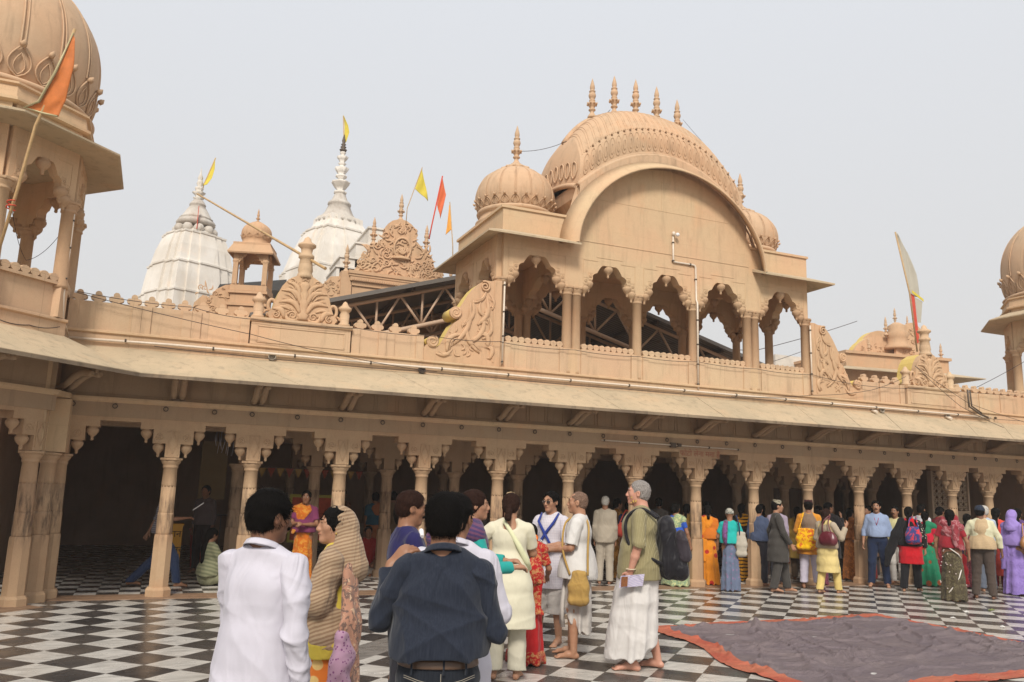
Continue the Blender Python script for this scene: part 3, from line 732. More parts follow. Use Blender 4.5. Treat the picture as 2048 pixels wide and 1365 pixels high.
# concave neck between chajja and vault
m=MB(); rows=[]
for x in XA:
    zo=arc_z(x*hwid); nrm=Vector((x,0,math.sqrt(max(0.0,1-x*x))+.12)).normalized()
    u=x; tz=8.57-.95*u*u
    if abs(u)>.93: tz=8.57-.95*.865
    A_=Vector((9.1+x*hwid+nrm.x*.2,-.08,zo+nrm.z*.2)); B_=Vector((9.1+x*2.0,.03,max(tz,A_.z+.0) if abs(u)<.97 else tz)); 
    rows.append([tuple(A_.lerp(B_,t)+Vector((0,.05*math.sin(PI*t),0))) for t in (0,.25,.5,.75,1)])
v=[p for r_ in rows for p in r_]; f=[(i*5+k,i*5+k+1,(i+1)*5+k+1,(i+1)*5+k) for i in range(len(rows)-1) for k in range(4)]
m.add(v,f,True); 
# solid wall behind the neck so nothing shows between eave and vault
fw=[(9.1+x*2.0,max(arc_z(x*2.0)-.05,6.5)) for x in XA]+[(9.1+x*2.0,8.57-.95*x*x) for x in XA[::-1]]
m2=MB(); 
for i in range(len(XA)-1):
    xa,xb=XA[i]*2.0,XA[i+1]*2.0; za,zb_=arc_z(xa)-.08,arc_z(xb)-.08; ta,tb=8.58-.95*XA[i]**2,8.58-.95*XA[i+1]**2
    q=[(9.1+xa,za),(9.1+xb,zb_),(9.1+xb,max(tb,zb_+.02)),(9.1+xa,max(ta,za+.02))]; m2.add([(a,-.06,b) for a,b in q],[(0,1,2,3)]); m2.add([(a,2.39,b) for a,b in q],[(3,2,1,0)]); m2.add([(9.1+xa,-.06,max(ta,za+.02)),(9.1+xb,-.06,max(tb,zb_+.02)),(9.1+xb,2.39,max(tb,zb_+.02)),(9.1+xa,2.39,max(ta,za+.02))],[(0,1,2,3)])
m2.build('vault_base',MSD,pv)
# side drums
for sg in (-1,1):
    prof=[(2.05,6.90),(2.05,7.1),(1.92,7.16),(1.90,7.30),(2.0,7.45),(2.02,7.62),(2.0,7.72)]
    for i in range(len(prof)-1):
        (a,z0),(b,z1)=prof[i],prof[i+1]
        q=[(9.1+sg*a,.0,z0),(9.1+sg*a,2.33,z0),(9.1+sg*b,2.30,z1),(9.1+sg*b,.03,z1)]
        m.add(q,[(0,1,2,3) if sg>0 else (3,2,1,0)],True)
m.build('vault_neck',MSD,pv)
# vault
CY=1.165
def vault_pt(u,t,side=0,w=0):
    """front surface u in [-1,1], t 0..1 base->ridge"""
    dx=2.0*u; zb=8.60-.96*u*u; xr=1.76*u; zr=9.93-.13*xr*xr-.055*xr**4
    s=math.sin(t*PI/2); c=math.cos(t*PI/2)
    X=9.1+dx+(xr-dx)*t; Yf=.05
    Y=CY-(CY-Yf)*(c**.8)-.06*math.sin(PI*min(1,t*2.2))*(t<.4545)
    Z=zb+(zr-zb)*(s**.95)
    return (X,Y,Z)
def end_pt(sg,v,t):
    """end surface: v in [-1,1] across depth"""
    a=vault_pt(sg,t); hump=(1-v*v); fade=math.cos(t*PI/2)
    y=CY+(CY-a[1])*v
    return (a[0]+sg*.10*hump*fade*math.sin(PI*min(1,.15+t)),y,a[2]+.22*hump*fade**2)
m=MB(); NU,NTt=60,18
for fb in (0,1):
    v=[];
    for i in range(NU+1):
        for j in range(NTt+1):
            p=vault_pt(-1+2*i/NU,j/NTt); 
            if fb: p=(p[0],2*CY-p[1],p[2])
            v.append(p)
    f=[(i*(NTt+1)+j,(i+1)*(NTt+1)+j,(i+1)*(NTt+1)+j+1,i*(NTt+1)+j+1) for i in range(NU) for j in range(NTt)]
    if fb: f=[q[::-1] for q in f]
    m.add(v,f,True)
for sg in (-1,1):
    v=[end_pt(sg,-1+2*i/20,j/NTt) for i in range(21) for j in range(NTt+1)]
    f=[(i*(NTt+1)+j,(i+1)*(NTt+1)+j,(i+1)*(NTt+1)+j+1,i*(NTt+1)+j+1) for i in range(20) for j in range(NTt)]
    if sg<0: f=[q[::-1] for q in f]
    m.add(v,f,True)
# double ribs
for k in range(27):
    u=-.963+1.926*k/26
    for o_ in (-.011,.011):
        m.tube([vault_pt(u+o_,t) for t in np.linspace(.3,.97,12)],.010,5,False)
vt=m.build('vault',MSD,pv)
m=MB()   # base roll
m.tube([(lambda p:(p[0],p[1]-.03,p[2]+.0))(vault_pt(u,0)) for u in np.linspace(-1,1,50)],.062,8)
m.tube([(lambda p:(p[0],p[1]-.01,p[2]+.075))(vault_pt(u,0)) for u in np.linspace(-1,1,50)],.022,6)
for sg in (-1,1): m.tube([(lambda p:(p[0]+sg*.02,p[1],p[2]))(end_pt(sg,v_,0)) for v_ in np.linspace(-1,1,14)],.055,8)
m.build('base_roll',MSD,vt)
m=MB()   # petal band
def off(u,t,d=.015):
    p=Vector(vault_pt(u,t)); a=Vector(vault_pt(u+.01,t))-p; b=Vector(vault_pt(u,t+.01))-p; n=a.cross(b).normalized(); 
    return tuple(p+n*d)
for k in range(26):
    u=-.963+1.926*(k+.5)/26
    hwu=.033
    m.tube([off(u+hwu*math.sin(a*2*PI),.055+.20*(.5-.5*math.cos(a*2*PI)),.004) for a in np.linspace(0,1,13)],.010,5,False)
    m.tube([off(u+.4*hwu*math.sin(a*2*PI),.09+.10*(.5-.5*math.cos(a*2*PI)),.008) for a in np.linspace(0,1,9)],.009,5,False)
    p=Vector(off(u,.285,.01)); q=Vector(off(u,.30,.05)); m.tube([p,q],[.026,.010],6)
for sg in (-1,1):
    for k in range(9):
        v0=-.85+1.7*k/8
        m.tube([(lambda p:(p[0]+sg*.02,p[1],p[2]))(end_pt(sg,v0+.08*math.sin(a*2*PI),.06+.18*(.5-.5*math.cos(a*2*PI)))) for a in np.linspace(0,1,9)],.015,5,False)
m.build('petal_band',MSD,vt)
m=MB()   # ridge roll with beads
rp=[vault_pt(u,1) for u in np.linspace(-1,1,41)]
m.tube([(p[0],p[1],p[2]+.0) for p in rp],.075,8)
for i in range(33):
    p=vault_pt(-1+2*i/32,1)
    m.lathe((p[0],p[1]-.05,p[2]-.03),[(0,-.045),(.04,-.025),(.05,0),(.04,.03),(0,.05)],10)
m.build('ridge_roll',MSD,vt)
for x in (8.0,8.55,9.1,9.65,10.2):
    z=vault_pt((x-9.1)/1.76,1)[2]; finial(vt,x,CY,z+.03,1.0)
for sx,x in ((-1,6.25),(1,11.94)):
    m=MB(); m.lathe((x,CY,6.94),[(.78,0),(.80,.06),(.74,.10),(.72,.2),(.76,.22),(.78,.26),(.76,.30)],48); m.build('dome_drum',MSD,pv)
    dm=dome(pv,x,CY,7.22,[(.72,0),(.77,.10),(.81,.24),(.815,.38),(.77,.56),(.66,.74),(.48,.88),(.30,.97),(.18,1.02)],16,24,.02,.22)
    m=MB(); m.lathe((x,CY,8.2),[(.26,0),(.24,.05),(.15,.09),(.11,.14)],20)
    for k in range(12):
        t=k*PI/6; m.tube([(x+.15*math.cos(t),CY+.15*math.sin(t),8.27),(x+.29*math.cos(t),CY+.29*math.sin(t),8.19),(x+.33*math.cos(t),CY+.33*math.sin(t),8.21)],[.03,.045,.015],6)
    m.build('lotus_cap',MSD,dm); finial(dm,x,CY,8.30,.95)
# flat sloping eaves of the side parts (front strips and side strips)
def eave_strip(parent,inn_,outr,t=.035,name='eave',mat=None):
    m=MB(); n=len(inn_)
    v=[*inn_,*outr,*[(a,b,c-t*1.8) for a,b,c in inn_],*[(a,b,c-t) for a,b,c in outr]]
    f=[]
    for i in range(n-1):
        f+=[(i,i+1,n+i+1,n+i),(2*n+i,3*n+i,3*n+i+1,2*n+i+1),(n+i,n+i+1,3*n+i+1,3*n+i)]
    f+=[(0,n,3*n,2*n),(n-1,3*n-1,4*n-1,2*n-1)]
    m.add(v,f); 
    bm=bmesh.new(); me=bpy.data.meshes.new(name); me.from_pydata(m.v,[],m.f); bm.from_mesh(me); bmesh.ops.recalc_face_normals(bm,faces=bm.faces); bm.to_mesh(me); bm.free()
    return link(name,me,mat or MEV,parent)
eave_strip(pv,[(7.0,-.085,6.48),(5.50,-.085,6.48),(5.50,2.43,6.48),(7.0,2.43,6.48)],[(6.95,-.47,6.32),(5.08,-.47,6.32),(5.08,2.82,6.32),(6.95,2.82,6.32)])
eave_strip(pv,[(11.2,-.085,6.48),(12.69,-.085,6.48),(12.69,2.43,6.48),(11.2,2.43,6.48)],[(11.25,-.47,6.32),(13.11,-.47,6.32),(13.11,2.82,6.32),(11.25,2.82,6.32)])

# ---------------- octagonal corner towers ----------------
def tower(cx,cy,label,face):
    t=thing('corner_tower',label,'tower',(cx,cy,0),group='domed octagonal corner towers')
    ap=1.29; oc=octp(ap)
    m=MB(); octloft(m,[(ap,3.55),(ap,3.83)]); octloft(m,[(ap+.02,3.831),(ap+.04,3.845),(ap+.04,3.875),(ap,3.885)]); octloft(m,[(ap-.03,3.886),(ap-.03,4.36)])
    m.build('tower_base',MSP,t)
    sh=mesh_of(shaft_mb(4.30,5.56,.10),'column',MSC)
    for k in range(8):
        a,b=Vector(oc[k]),Vector(oc[(k+1)%8]); mid=(a+b)/2; L=(b-a).length; ang=math.atan2((b-a).y,(b-a).x)
        part_copy('column',sh,t,(a.x*.965,a.y*.965,0))
        m=MB(); m.box(-.09,.09,-.05,.12,ZB,4.30); o=m.build('pilaster',MSP,t); 
        o.location=(a.x*.99,a.y*.99,0); o.rotation_euler=(0,0,math.atan2(a.y,a.x)+PI/2)
        o=lattice_mb(L-.2).build('lattice_rail',MSP,t); p=a+(b-a)*(.1/L); p=p*.985; o.location=(p.x,p.y,4.37); o.rotation_euler=(0,0,ang)
        Mx=Matrix.Translation((a.x*.965,a.y*.965,0))@Matrix.Rotation(ang,4,'Z')
        arch_panel(t,0,L*.965,0,.16,zt=6.02,ztop=6.62,M_=Mx,hw=.09)
    # eave
    m=MB(); octloft(m,[(1.80,6.285),(1.83,6.30),(1.83,6.325),(1.33,6.53),(1.2,6.6)]); 
    o=m.build('eave',MEV,t)
    m=MB(); octloft(m,[(1.2,6.58),(1.36,6.60),(1.40,6.62),(1.40,6.66),(1.34,6.68),(1.32,6.84),(1.36,6.86),(1.36,6.89),(1.2,6.90)]); m.build('drum',MS,t)
    m=MB(); octloft(m,[(1.2,6.30),(1.2,6.58)]); m.build('ceiling',MS,t)
    m=MB(); m.lathe((0,0,6.90),[(1.28,0),(1.36,.02),(1.38,.06),(1.34,.10),(1.26,.12)],64); m.build('base_roll',MSD,t)
    dm=dome(t,0,0,6.98,[(1.24,0),(1.31,.15),(1.36,.40),(1.375,.70),(1.36,.95),(1.29,1.24),(1.15,1.54),(.91,1.84),(.70,2.0),(.42,2.12),(.25,2.18)],16,24,.02,.50)
    m=MB(); m.lathe((0,0,9.12),[(.45,0),(.40,.06),(.25,.12),(.15,.2)],24)
    for k in range(14):
        q=k*PI/7; m.tube([(.3*math.cos(q),.3*math.sin(q),9.22),(.55*math.cos(q),.55*math.sin(q),9.06),(.62*math.cos(q),.62*math.sin(q),9.1)],[.05,.07,.02],6)
    m.build('lotus_cap',MSD,dm); finial(dm,0,0,9.28,1.3)
    return t
tower(-2.74,13.5,'large ribbed domed tower cut off by the left edge of the photo',0)
tower(20.86,13.5,'ribbed domed tower at the far right edge of the photo',0)
# ---------------- things behind the parapet ----------------
def shikhara(name,label,cx,cy,levels,rot,kal,mat=MWM):
    t=thing(name,label,'temple spire',(cx,cy,0),R(rot))
    def plan(h):
        q=[(1,.30),(1,-.30)]; P=[]
        st=[(1.0,.26),(.93,.26),(.93,.48),(.86,.48),(.86,.66),(.79,.66),(.79,.79)]
        for k in range(4):
            c,s=math.cos(k*PI/2),math.sin(k*PI/2)
            pts=[(a,-b) for a,b in st[:-1]]; pts=[(1.0,-.26)]; 
            seq=[(.86,-.86),(.86,-.60),(.93,-.60),(.93,-.30),(1,-.30),(1,.30),(.93,.30),(.93,.60),(.86,.60)]
            P+=[(h*(a*c-b*s),h*(a*s+b*c)) for a,b in seq]
        return P
    m=MB(); n=len(plan(1)); v=[]
    for h,z in levels: v+=[(x,y,z) for x,y in plan(h)]
    f=[(i*n+k,i*n+(k+1)%n,(i+1)*n+(k+1)%n,(i+1)*n+k) for i in range(len(levels)-1) for k in range(n)]
    f.append(tuple((len(levels)-1)*n+k for k in range(n))); m.add(v,f); m.build('tower_body',mat,t)
    for nm,pr,mt,rf in kal:
        m=MB(); m.lathe((0,0,0),pr,40,True,rf); m.build(nm,mt,t)
    return t
fl=lambda k,a=.06:(lambda th,z,r:1-a*abs(math.sin(th*k/2)))
L1=[(.86*a,b) for a,b in [(1.62,2),(1.60,7.0),(1.56,7.80),(1.60,7.82),(1.60,7.88),(1.52,7.90),(1.44,8.5),(1.38,8.82),(1.42,8.84),(1.42,8.90),(1.33,8.93),(1.20,9.5),(1.02,9.95),(1.05,9.97),(1.05,10.03),(.85,10.06)]]
sL=shikhara('temple_spire','stubby white marble temple spire with grey ribbed cap, left of the small domed kiosk',.47,30,L1,28,[
 ('cap',[(.80,10.03),(.70,10.1),(.50,10.3)],MWG,None),
 ('disc',[(.45,10.38),(.62,10.42),(.68,10.50),(.64,10.58),(.55,10.66),(.58,10.68),(.52,10.72),(.36,11.0),(.25,11.16),(.29,11.19),(.26,11.25),(.17,11.38)],MWG,fl(24)),
 ('kalash',[(.16,11.36),(.09,11.42),(.20,11.46),(.09,11.5),(.14,11.58),(.24,11.66),(.10,11.7),(.14,11.78),(.16,11.84),(.06,11.9),(.12,12.0),(.09,12.1),(.07,12.15),(.10,12.2),(.04,12.35),(0,12.62)],MWM,fl(8,.1))])
for k in range(10):
    a=k*PI/5; m=MB(); m.lathe((.58*math.cos(a),.58*math.sin(a),10.24),[(0,-.17),(.11,-.14),(.17,-.05),(.17,.05),(.11,.13),(0,.16)],12); m.build('stone_gourd',MWG,sL)
MRD=plain('red_cloth_flag',(.55,.07,.035),.8); MFY=plain('yellow_flag_cloth',(.62,.50,.06),.8); MFO=plain('orange_flag_cloth',(.80,.26,.07),.75); MFG=plain('marigold_flag_cloth',(.80,.36,.06),.75)
L2=[(.88*a,b) for a,b in [(2.3,2),(2.25,9.2),(2.17,10.2),(2.2,10.22),(2.2,10.3),(2.08,10.34),(1.8,11.2),(1.42,12.0),(1.46,12.02),(1.46,12.09),(1.25,12.12),(1.0,12.5),(.98,12.75)]]
sR=shikhara('temple_spire','tall white marble temple spire with a stacked pot finial and yellow pennant',6.1,34,L2,20,[
 ('skirt',[(.80,12.5),(.92,12.52),(.96,12.6),(.86,12.68),(.6,13.0),(.45,13.36),(.50,13.4),(.48,13.48),(.34,13.6),(.22,13.9)],MWG,fl(20,.08)),
 ('kalash',[(.20,13.85),(.28,13.93),(.28,14.0),(.14,14.06),(.26,14.18),(.38,14.36),(.42,14.42),(.16,14.48),(.12,14.58),(.25,14.66),(.25,14.72),(.13,14.76),(.2,14.86),(.32,15.05),(.12,15.12),(.1,15.2),(.18,15.26),(.10,15.32),(.17,15.44),(.26,15.56),(.08,15.62),(.10,15.7),(.14,15.76),(.07,15.84)],MWM,fl(8,.1)),
 ('tip',[(.12,15.82),(.16,15.9),(.07,15.95),(.13,16.02),(.06,16.08),(.11,16.14),(.05,16.2),(.08,16.3),(.02,16.6)],MDK,None)])
def pennant(name,label,pole,poly,mat,depth_dir=(0,1,0),wav=.05,pm=None,pr=.02,group=None,extra=None):
    """pole: list of points; poly: list of 3D points outlining the cloth (fan from first point)"""
    t=thing(name,label,'flag',pole[-1],group=group); o0=Vector(pole[-1])
    m=MB(); m.tube([Vector(p)-o0 for p in pole],pr,8); m.build('pole',pm or MBA,t)
    # cloth: loft between edge A (along pole) and edge B
    A,B=poly; nA=24; m=MB(); v=[]; dd=Vector(depth_dir)
    def samp(P,t_):
        P=[Vector(p) for p in P]; s=t_*(len(P)-1); i=min(int(s),len(P)-2); return P[i].lerp(P[i+1],s-i)
    NW=12
    for i in range(nA+1):
        a=samp(A,i/nA); b=samp(B,i/nA)
        for j in range(NW+1):
            p=a.lerp(b,j/NW)-o0; w=wav*math.sin(j/NW*7+i*.25)*(j/NW)*min(1,(b-a).length*1.5); v.append(p+dd*w)
    f=[(i*(NW+1)+j,(i+1)*(NW+1)+j,(i+1)*(NW+1)+j+1,i*(NW+1)+j+1) for i in range(nA) for j in range(NW)]
    m.add(v,f,True); c=m.build('cloth',mat,t); mo=c.modifiers.new('solid','SOLIDIFY'); mo.thickness=.006
    return t
pennant('pennant','thin yellow-green pennant on the tip of the tall white spire',[(6.13,34,15.9),(6.1,34,16.3),(6.0,34,17.45)],([(6.02,34,17.4),(6.08,34,17.0),(6.1,34,16.6),(6.15,34,16.2)],[(5.98,33.9,17.45),(6.22,33.9,17.0),(6.28,33.9,16.7),(6.2,33.9,16.3)]),MFY)
pennant('pennant','yellow pennant leaning from the top of the stubby white spire',[(.55,30,11.6),(.6,30,12.0),(.9,30,13.05)],([(.9,30,13.0),(.78,30,12.6),(.66,30,12.2),(.55,30,11.95)],[(.88,29.9,12.98),(.9,29.9,12.6),(.84,29.9,12.25),(.7,29.9,11.98)]),MFY)
m=MB(); m.bar((.5,29.3,10.95),(.5,29.3,10.15),.14,.02); tag(m.build('red_cloth',MRD),'small red cloth strip hanging on the cap of the stubby white spire','cloth')
# bamboo pole lying across the crest
m=MB(); P0,P1=Vector((2.25,13.4,5.20)),Vector((.24,17.0,7.32))
for i in range(9):
    a=P0.lerp(P1,i/9);b=P0.lerp(P1,(i+1)/9); r0=.026-.001*i; m.tube([a,a.lerp(b,.04),a.lerp(b,.96),b],[r0*1.15,r0,r0*.97,r0*1.1],8)
tag(m.build('bamboo_pole',MBA),'long bamboo pole slanting across the sky, resting on the left carved crest','pole')
# small kiosk behind the parapet
kx,ky=1.71,20.3
kk=thing('small_kiosk','small square domed stone kiosk standing behind the parapet, right of the stubby white spire','kiosk',(kx,ky,0),R(-17))
MKS=stone('kiosk_stone',(.55,.34,.20),(.5,.33,.2),.3)
m=MB(); m.box(-.42,.42,-.42,.42,3,5.75); m.box(-.46,.46,-.46,.46,5.76,5.82); m.box(-.40,.40,-.40,.40,5.83,6.05); m.box(-.45,.45,-.45,.45,6.06,6.12); m.box(-.42,.42,-.42,.42,6.13,6.26); m.build('base',MKS,kk)
for sx in (-1,1):
    for sy in (-1,1):
        m=MB(); m.box(sx*.34-.055,sx*.34+.055,sy*.34-.055,sy*.34+.055,6.25,7.2); m.lathe((sx*.34,sy*.34,0),[(.075,6.27),(.06,6.32),(.05,6.78),(.085,6.84),(.08,6.88)],10); m.build('column',MKS,kk)
for k in range(4):
    Mx=Matrix.Rotation(k*PI/2,4,'Z')@Matrix.Translation((-.34,-.34,0)); arch_panel(kk,0,.68,0,.09,zs=6.78,zt=7.08,ztop=7.2,hw=.05,mat=MKS,M_=Mx,pen=False)
m=MB(); m.box(-.43,.43,-.43,.43,7.2,7.3); m.build('top_slab',MKS,kk)
def sq(a,z): return [(-a,-a,z),(a,-a,z),(a,a,z),(-a,a,z)]
m=MB(); m.add(sq(.40,7.31)+sq(.53,7.04)+sq(.40,7.26)+sq(.515,7.005),[(0,1,5,4),(1,2,6,5),(2,3,7,6),(3,0,4,7),(9,8,12,13),(10,9,13,14),(11,10,14,15),(8,11,15,12),(4,5,13,12),(5,6,14,13),(6,7,15,14),(7,4,12,15)]); m.build('eave',MKS,kk)
dm=dome(kk,0,0,7.3,[(.36,0),(.33,.05),(.31,.12),(.345,.2),(.36,.32),(.34,.42),(.27,.52),(.16,.59),(.06,.64)],12,12,.16,.26,MKS,False); finial(dm,0,0,7.88,.42,MKS)
# scroll fragments left of the kiosk
fr=thing('carved_gable','low carved stone gable with scrolls sloping down left of the small kiosk','gable',(0,20.2,0))
m=MB(); m.prism([(.35,5.0),(.45,5.75),(.62,5.95),(.78,5.9),(.9,6.12),(1.1,6.25),(1.3,6.28),(1.3,5.0)],-.1,.1); rs=random.Random(5); foliage_relief(m,.9,5.3,.38,.85,-.11,rs,30); m.build('carved_panel',MSV,fr)
# gateway crest
gt=thing('gateway_crest','ornate carved gateway gable with four spikes behind the metal shed','gateway',(0,24,0))
m=MB(); m.box(4.85,7.95,0,1.2,3,7.55); m.box(4.80,8.0,-.05,1.2,7.56,7.68); m.box(4.76,8.05,-.1,1.2,7.69,7.83); m.box(4.70,8.1,-.15,1.2,7.9,8.0)
m.box(4.72,8.08,-.12,1.2,7.831,7.899)
m.build('wall',MKS,gt)
m=MB()
for i in range(46): m.box(4.82+i*.07,4.86+i*.07,-.14,-.1,7.70,7.76)
m.build('dentils',MKS,gt)
sil=[(4.88,8.0),(4.93,8.12),(5.1,8.35),(5.25,8.45),(5.28,8.75),(5.40,8.92),(5.58,8.97),(5.66,9.12),(5.78,9.25),(5.72,9.45),(5.82,9.62),(5.95,9.74),(6.1,9.80),(6.24,9.83),(6.4,9.80),(6.55,9.72),(6.7,9.58),(6.78,9.4),(6.72,9.22),(6.85,9.1),(6.98,8.97),(7.12,8.93),(7.28,8.72),(7.35,8.45),(7.55,8.3),(7.7,8.12),(7.8,8.0)]
m=MB(); m.prism(sil,-.02,.25); rs=random.Random(9)
def ins(x,z): 
    X=6.3+x*1.4; lim=np.interp(abs(X-6.3),[0,.4,.6,1.0,1.4],[9.7,9.5,9.1,8.8,8.15]); return 8.05+z*1.65<lim
foliage_relief(m,6.3,8.05,1.4,1.65,-.04,rs,260,ins)
m.tube([(6.3+.26*math.cos(t),-.06,8.88+.34*math.sin(t)) for t in np.linspace(0,2*PI,25)],.035,6,False)
for k in range(5): leaf(m,(6.3,8.7),(6.3+.18*math.cos(R(30+30*k)),8.72+.22*math.sin(R(30+30*k))),-.08,.035,0)
m.lathe((6.3,-.05,8.55),[(.3,0),(.25,.03),(.28,.06),(.1,.1)],16,sy=.4)
m.build('carved_gable',MSV,gt)
for x,z,k in ((4.66,7.95,.95),(5.43,8.92,.95),(6.24,9.8,.95),(7.10,8.93,.95),(7.95,7.95,.7)): finial(gt,x,.12,z,k)
for x in (4.66,7.95):
    m=MB(); m.box(x-.16,x+.16,-.05,.3,3,7.96); m.build('pier',MKS,gt)
m=MB(); m.prism([(3.9,5),(4.0,7.5),(4.2,7.75),(4.5,7.8),(4.5,5)],0,.2); foliage_relief(m,4.22,6.9,.24,.75,-.02,rs,30); m.build('side_carving',MSV,gt)
# marble turret blocks behind the gateway
mb_=thing('marble_roof_steps','stepped white marble roof just showing behind the carved gateway gable','roof',(0,27,0))
m=MB()
for a,b,z in ((5.9,7.2,10.35),(5.5,7.6,9.75),(5.0,8.2,9.2),(4.9,9.3,8.85)): m.box(a,b,0,2-(10.4-z)*.1,6,z); m.box(a-.04,b+.04,-.05,1.9-(10.4-z)*.1,z+.001,z+.06)
m.build('marble_steps',MWM,mb_)
# dark roof strip behind the kiosk
m=MB(); m.prism([(1.2,7.45),(3.2,7.62),(3.2,7.98),(1.25,7.58)],26,28); tag(m.build('distant_roof',plain('dark_sheet_metal',(.05,.05,.05),.6)),'dark sloping roof edge glimpsed behind the small kiosk','roof')
# flags beside the gateway
pennant('pennant','bright yellow triangular flag on a thin pole above the gateway gable',[(5.85,22,9.0),(5.86,22,9.5),(6.24,22,10.8)],([(6.24,22,10.75),(6.15,22,10.45),(6.06,22,10.12)],[(6.24,22,10.72),(6.38,22,10.2),(6.47,22,9.82)]),MFY,pr=.012)
pennant('pennant','tattered red-orange flag leaning right of the gateway gable',[(6.55,22,8.7),(6.6,22,9.05),(6.86,22,10.65)],([(6.86,22,10.6),(6.8,22,10.2),(6.74,22,9.75)],[(6.87,22,10.58),(6.99,22,10.1),(6.86,22,9.36)]),plain('red_orange_cloth',(.66,.14,.05),.8),pr=.02,pm=MRD)
pennant('pennant','narrow orange flag on a thin pole nearest the roof pavilion',[(7.30,22,7.9),(7.27,22,8.6),(7.12,22,9.9)],([(7.12,22,9.85),(7.17,22,9.5),(7.22,22,9.1)],[(7.11,22,9.8),(7.08,22,9.4),(7.04,22,8.9)]),MFG,pr=.015)
# metal shed roof with trusses
sh_=thing('metal_shed','gabled sheet-metal shed roof on tan steel trusses behind the parapet','shed',(0,18,0))
MSH=NT('corrugated_sheet'); px_=MSH.sep(MSH.pos()); MSH.bump(MSH.math('SINE',MSH.math('MULTIPLY',px_[1],42.)),.6,.02); MSH=MSH.fin((.16,.145,.13),.5,.3)
MTR=plain('tan_painted_steel',(.52,.37,.26),.5,0,.4)
APX,APZ=7.9,7.15; slope=.30
def rz_(x): return APZ-abs(x-APX)*(.31 if x<APX else .275)
m=MB()
for xa,xb in ((1.5,APX),(APX,15.5)):
    za,zb=rz_(xa),rz_(xb)
    m.add([(xa,-.3,za),(xb,-.3,zb),(xb,8,zb),(xa,8,za),(xa,-.3,za-.03),(xb,-.3,zb-.03),(xb,8,zb-.03),(xa,8,za-.03)],[(0,1,2,3),(7,6,5,4),(0,4,5,1),(2,6,7,3),(1,5,6,2),(3,7,4,0)])
    m.bar((xa,-.32,za-.04),(xb,-.32,zb-.04),.05,.09)
m.build('roof_sheet',MSH,sh_)
for yy in (0,2.6,5.2,7.8):
    m=MB()
    for xa,xb in ((1.6,APX),(APX,15.4)):
        n=6; P=[(xa+(xb-xa)*i/n) for i in range(n+1)]
        m.tube([(P[0],yy,rz_(P[0])-.18),(P[-1],yy,rz_(P[-1])-.18)],.045,8); m.tube([(P[0],yy,rz_(P[0])-.98),(P[-1],yy,rz_(P[-1])-.98)],.055,8)
        for i in range(n):
            a,b=P[i],P[i+1]; c=(a+b)/2
            m.tube([(a,yy,rz_(a)-.18),(c,yy,rz_(c)-.98)],.03,6); m.tube([(c,yy,rz_(c)-.98),(b,yy,rz_(b)-.18)],.03,6); m.tube([(c,yy,rz_(c)-.98),(c,yy,rz_(c)-.18)],.03,6)
    m.build('truss',MTR,sh_)
m=MB()
for x in (3,5,6.5,9.5,11.5,13.5): m.bar((x,-.2,rz_(x)-.09),(x,8,rz_(x)-.09),.07,.09)
m.build('purlin',MDK,sh_)
for x,y in ((1.8,7.8),(15.2,7.8),(1.8,0.1),(15.2,.1)):
    m=MB(); m.tube([(x,y,0),(x,y,rz_(x)-.9)],.07,10); m.build('post',MTR,sh_)
m=MB(); m.box(1.6,15.3,7.95,8.05,3.6,5.8); m.build('rear_screen',plain('shed_dark_back',(.05,.045,.04),.8),sh_)
# right background shrine
rs_=thing('domed_shrine','far sandstone shrine roof with carved gables and spikes beside the tall white flag','shrine',(28.6,26,0),R(-8))
m=MB(); m.box(-2.4,3.0,0,4,3,7.29); m.box(-2.3,2.9,.05,3.9,7.3,7.85); m.box(-2.38,2.98,-.05,4,7.86,7.98); m.build('wall',MKS,rs_)
eave_strip(rs_,[(-2.3,4,7.32),(-2.3,.05,7.32),(2.9,.05,7.32),(2.9,4,7.32)],[(-3.3,4.6,7.05),(-3.3,-.9,7.05),(3.9,-.9,7.05),(3.9,4.6,7.05)])
for (cx,w,h,z0,k,bk) in ((.0,1.35,.9,7.98,2,1),(.6,1.1,1.0,8.3,3,1),(1.3,.9,1.5,8.0,4,0)):
    m=MB(); y0=-.02+(.8 if cx<.2 else 1.5 if cx<1 else .3)
    P=[(cx+w*math.cos(a)*(1-.25*math.sin(a)),z0+h*math.sin(a)**.8) for a in np.linspace(0,PI,19)]
    m.prism(P,y0,y0+.15); foliage_relief(m,cx,z0,w*.9,h*.9,y0-.02,random.Random(k),60,lambda x,z:x*x+z*z<.85); o=m.build('carved_gable',MSV,rs_)
    if bk: m=MB(); m.prism(P,y0+.151,y0+.5); m.build('yellow_back',MYL,o)
m=MB(); m.lathe((.75,.6,8.3),[(.6,0),(.6,.1),(.45,.25),(.45,.5),(.55,.7),(.35,.85),(.4,1.05),(.15,1.2)],20,True,fl(12)); m.build('turret',MKS,rs_)
for x,y,z,k in ((-.95,.3,7.95,.8),(.2,.6,8.9,.9),(1.2,1.2,9.6,.8),(2.0,1.2,8.9,.9),(2.75,.3,7.9,.85),(1.25,.5,9.3,.6)): finial(rs_,x,y,z,k)
wf=pennant('tall_flag','tall off-white flag with gold and red trim hanging from a leaning pole, right of centre','',None,None) if False else None
MFW=plain('offwhite_flag_cloth',(.44,.415,.345),.8,var=.12,sc=2)
t=pennant('tall_flag','tall off-white flag with gold and red trim on a leaning pole above the far shrine',[(25.42,22,7.2),(25.2,22,9.4),(24.64,22,11.68)],([(24.64,22,11.63),(24.85,22,10.75),(25.05,22,9.9),(25.2,22,9.35)],[(24.66,21.9,11.6),(25.14,21.9,10.9),(25.42,21.9,10.1),(25.62,21.9,9.2)]),MFW,wav=.1,pr=.03)
m=MB(); o0=Vector((24.64,22,11.68))
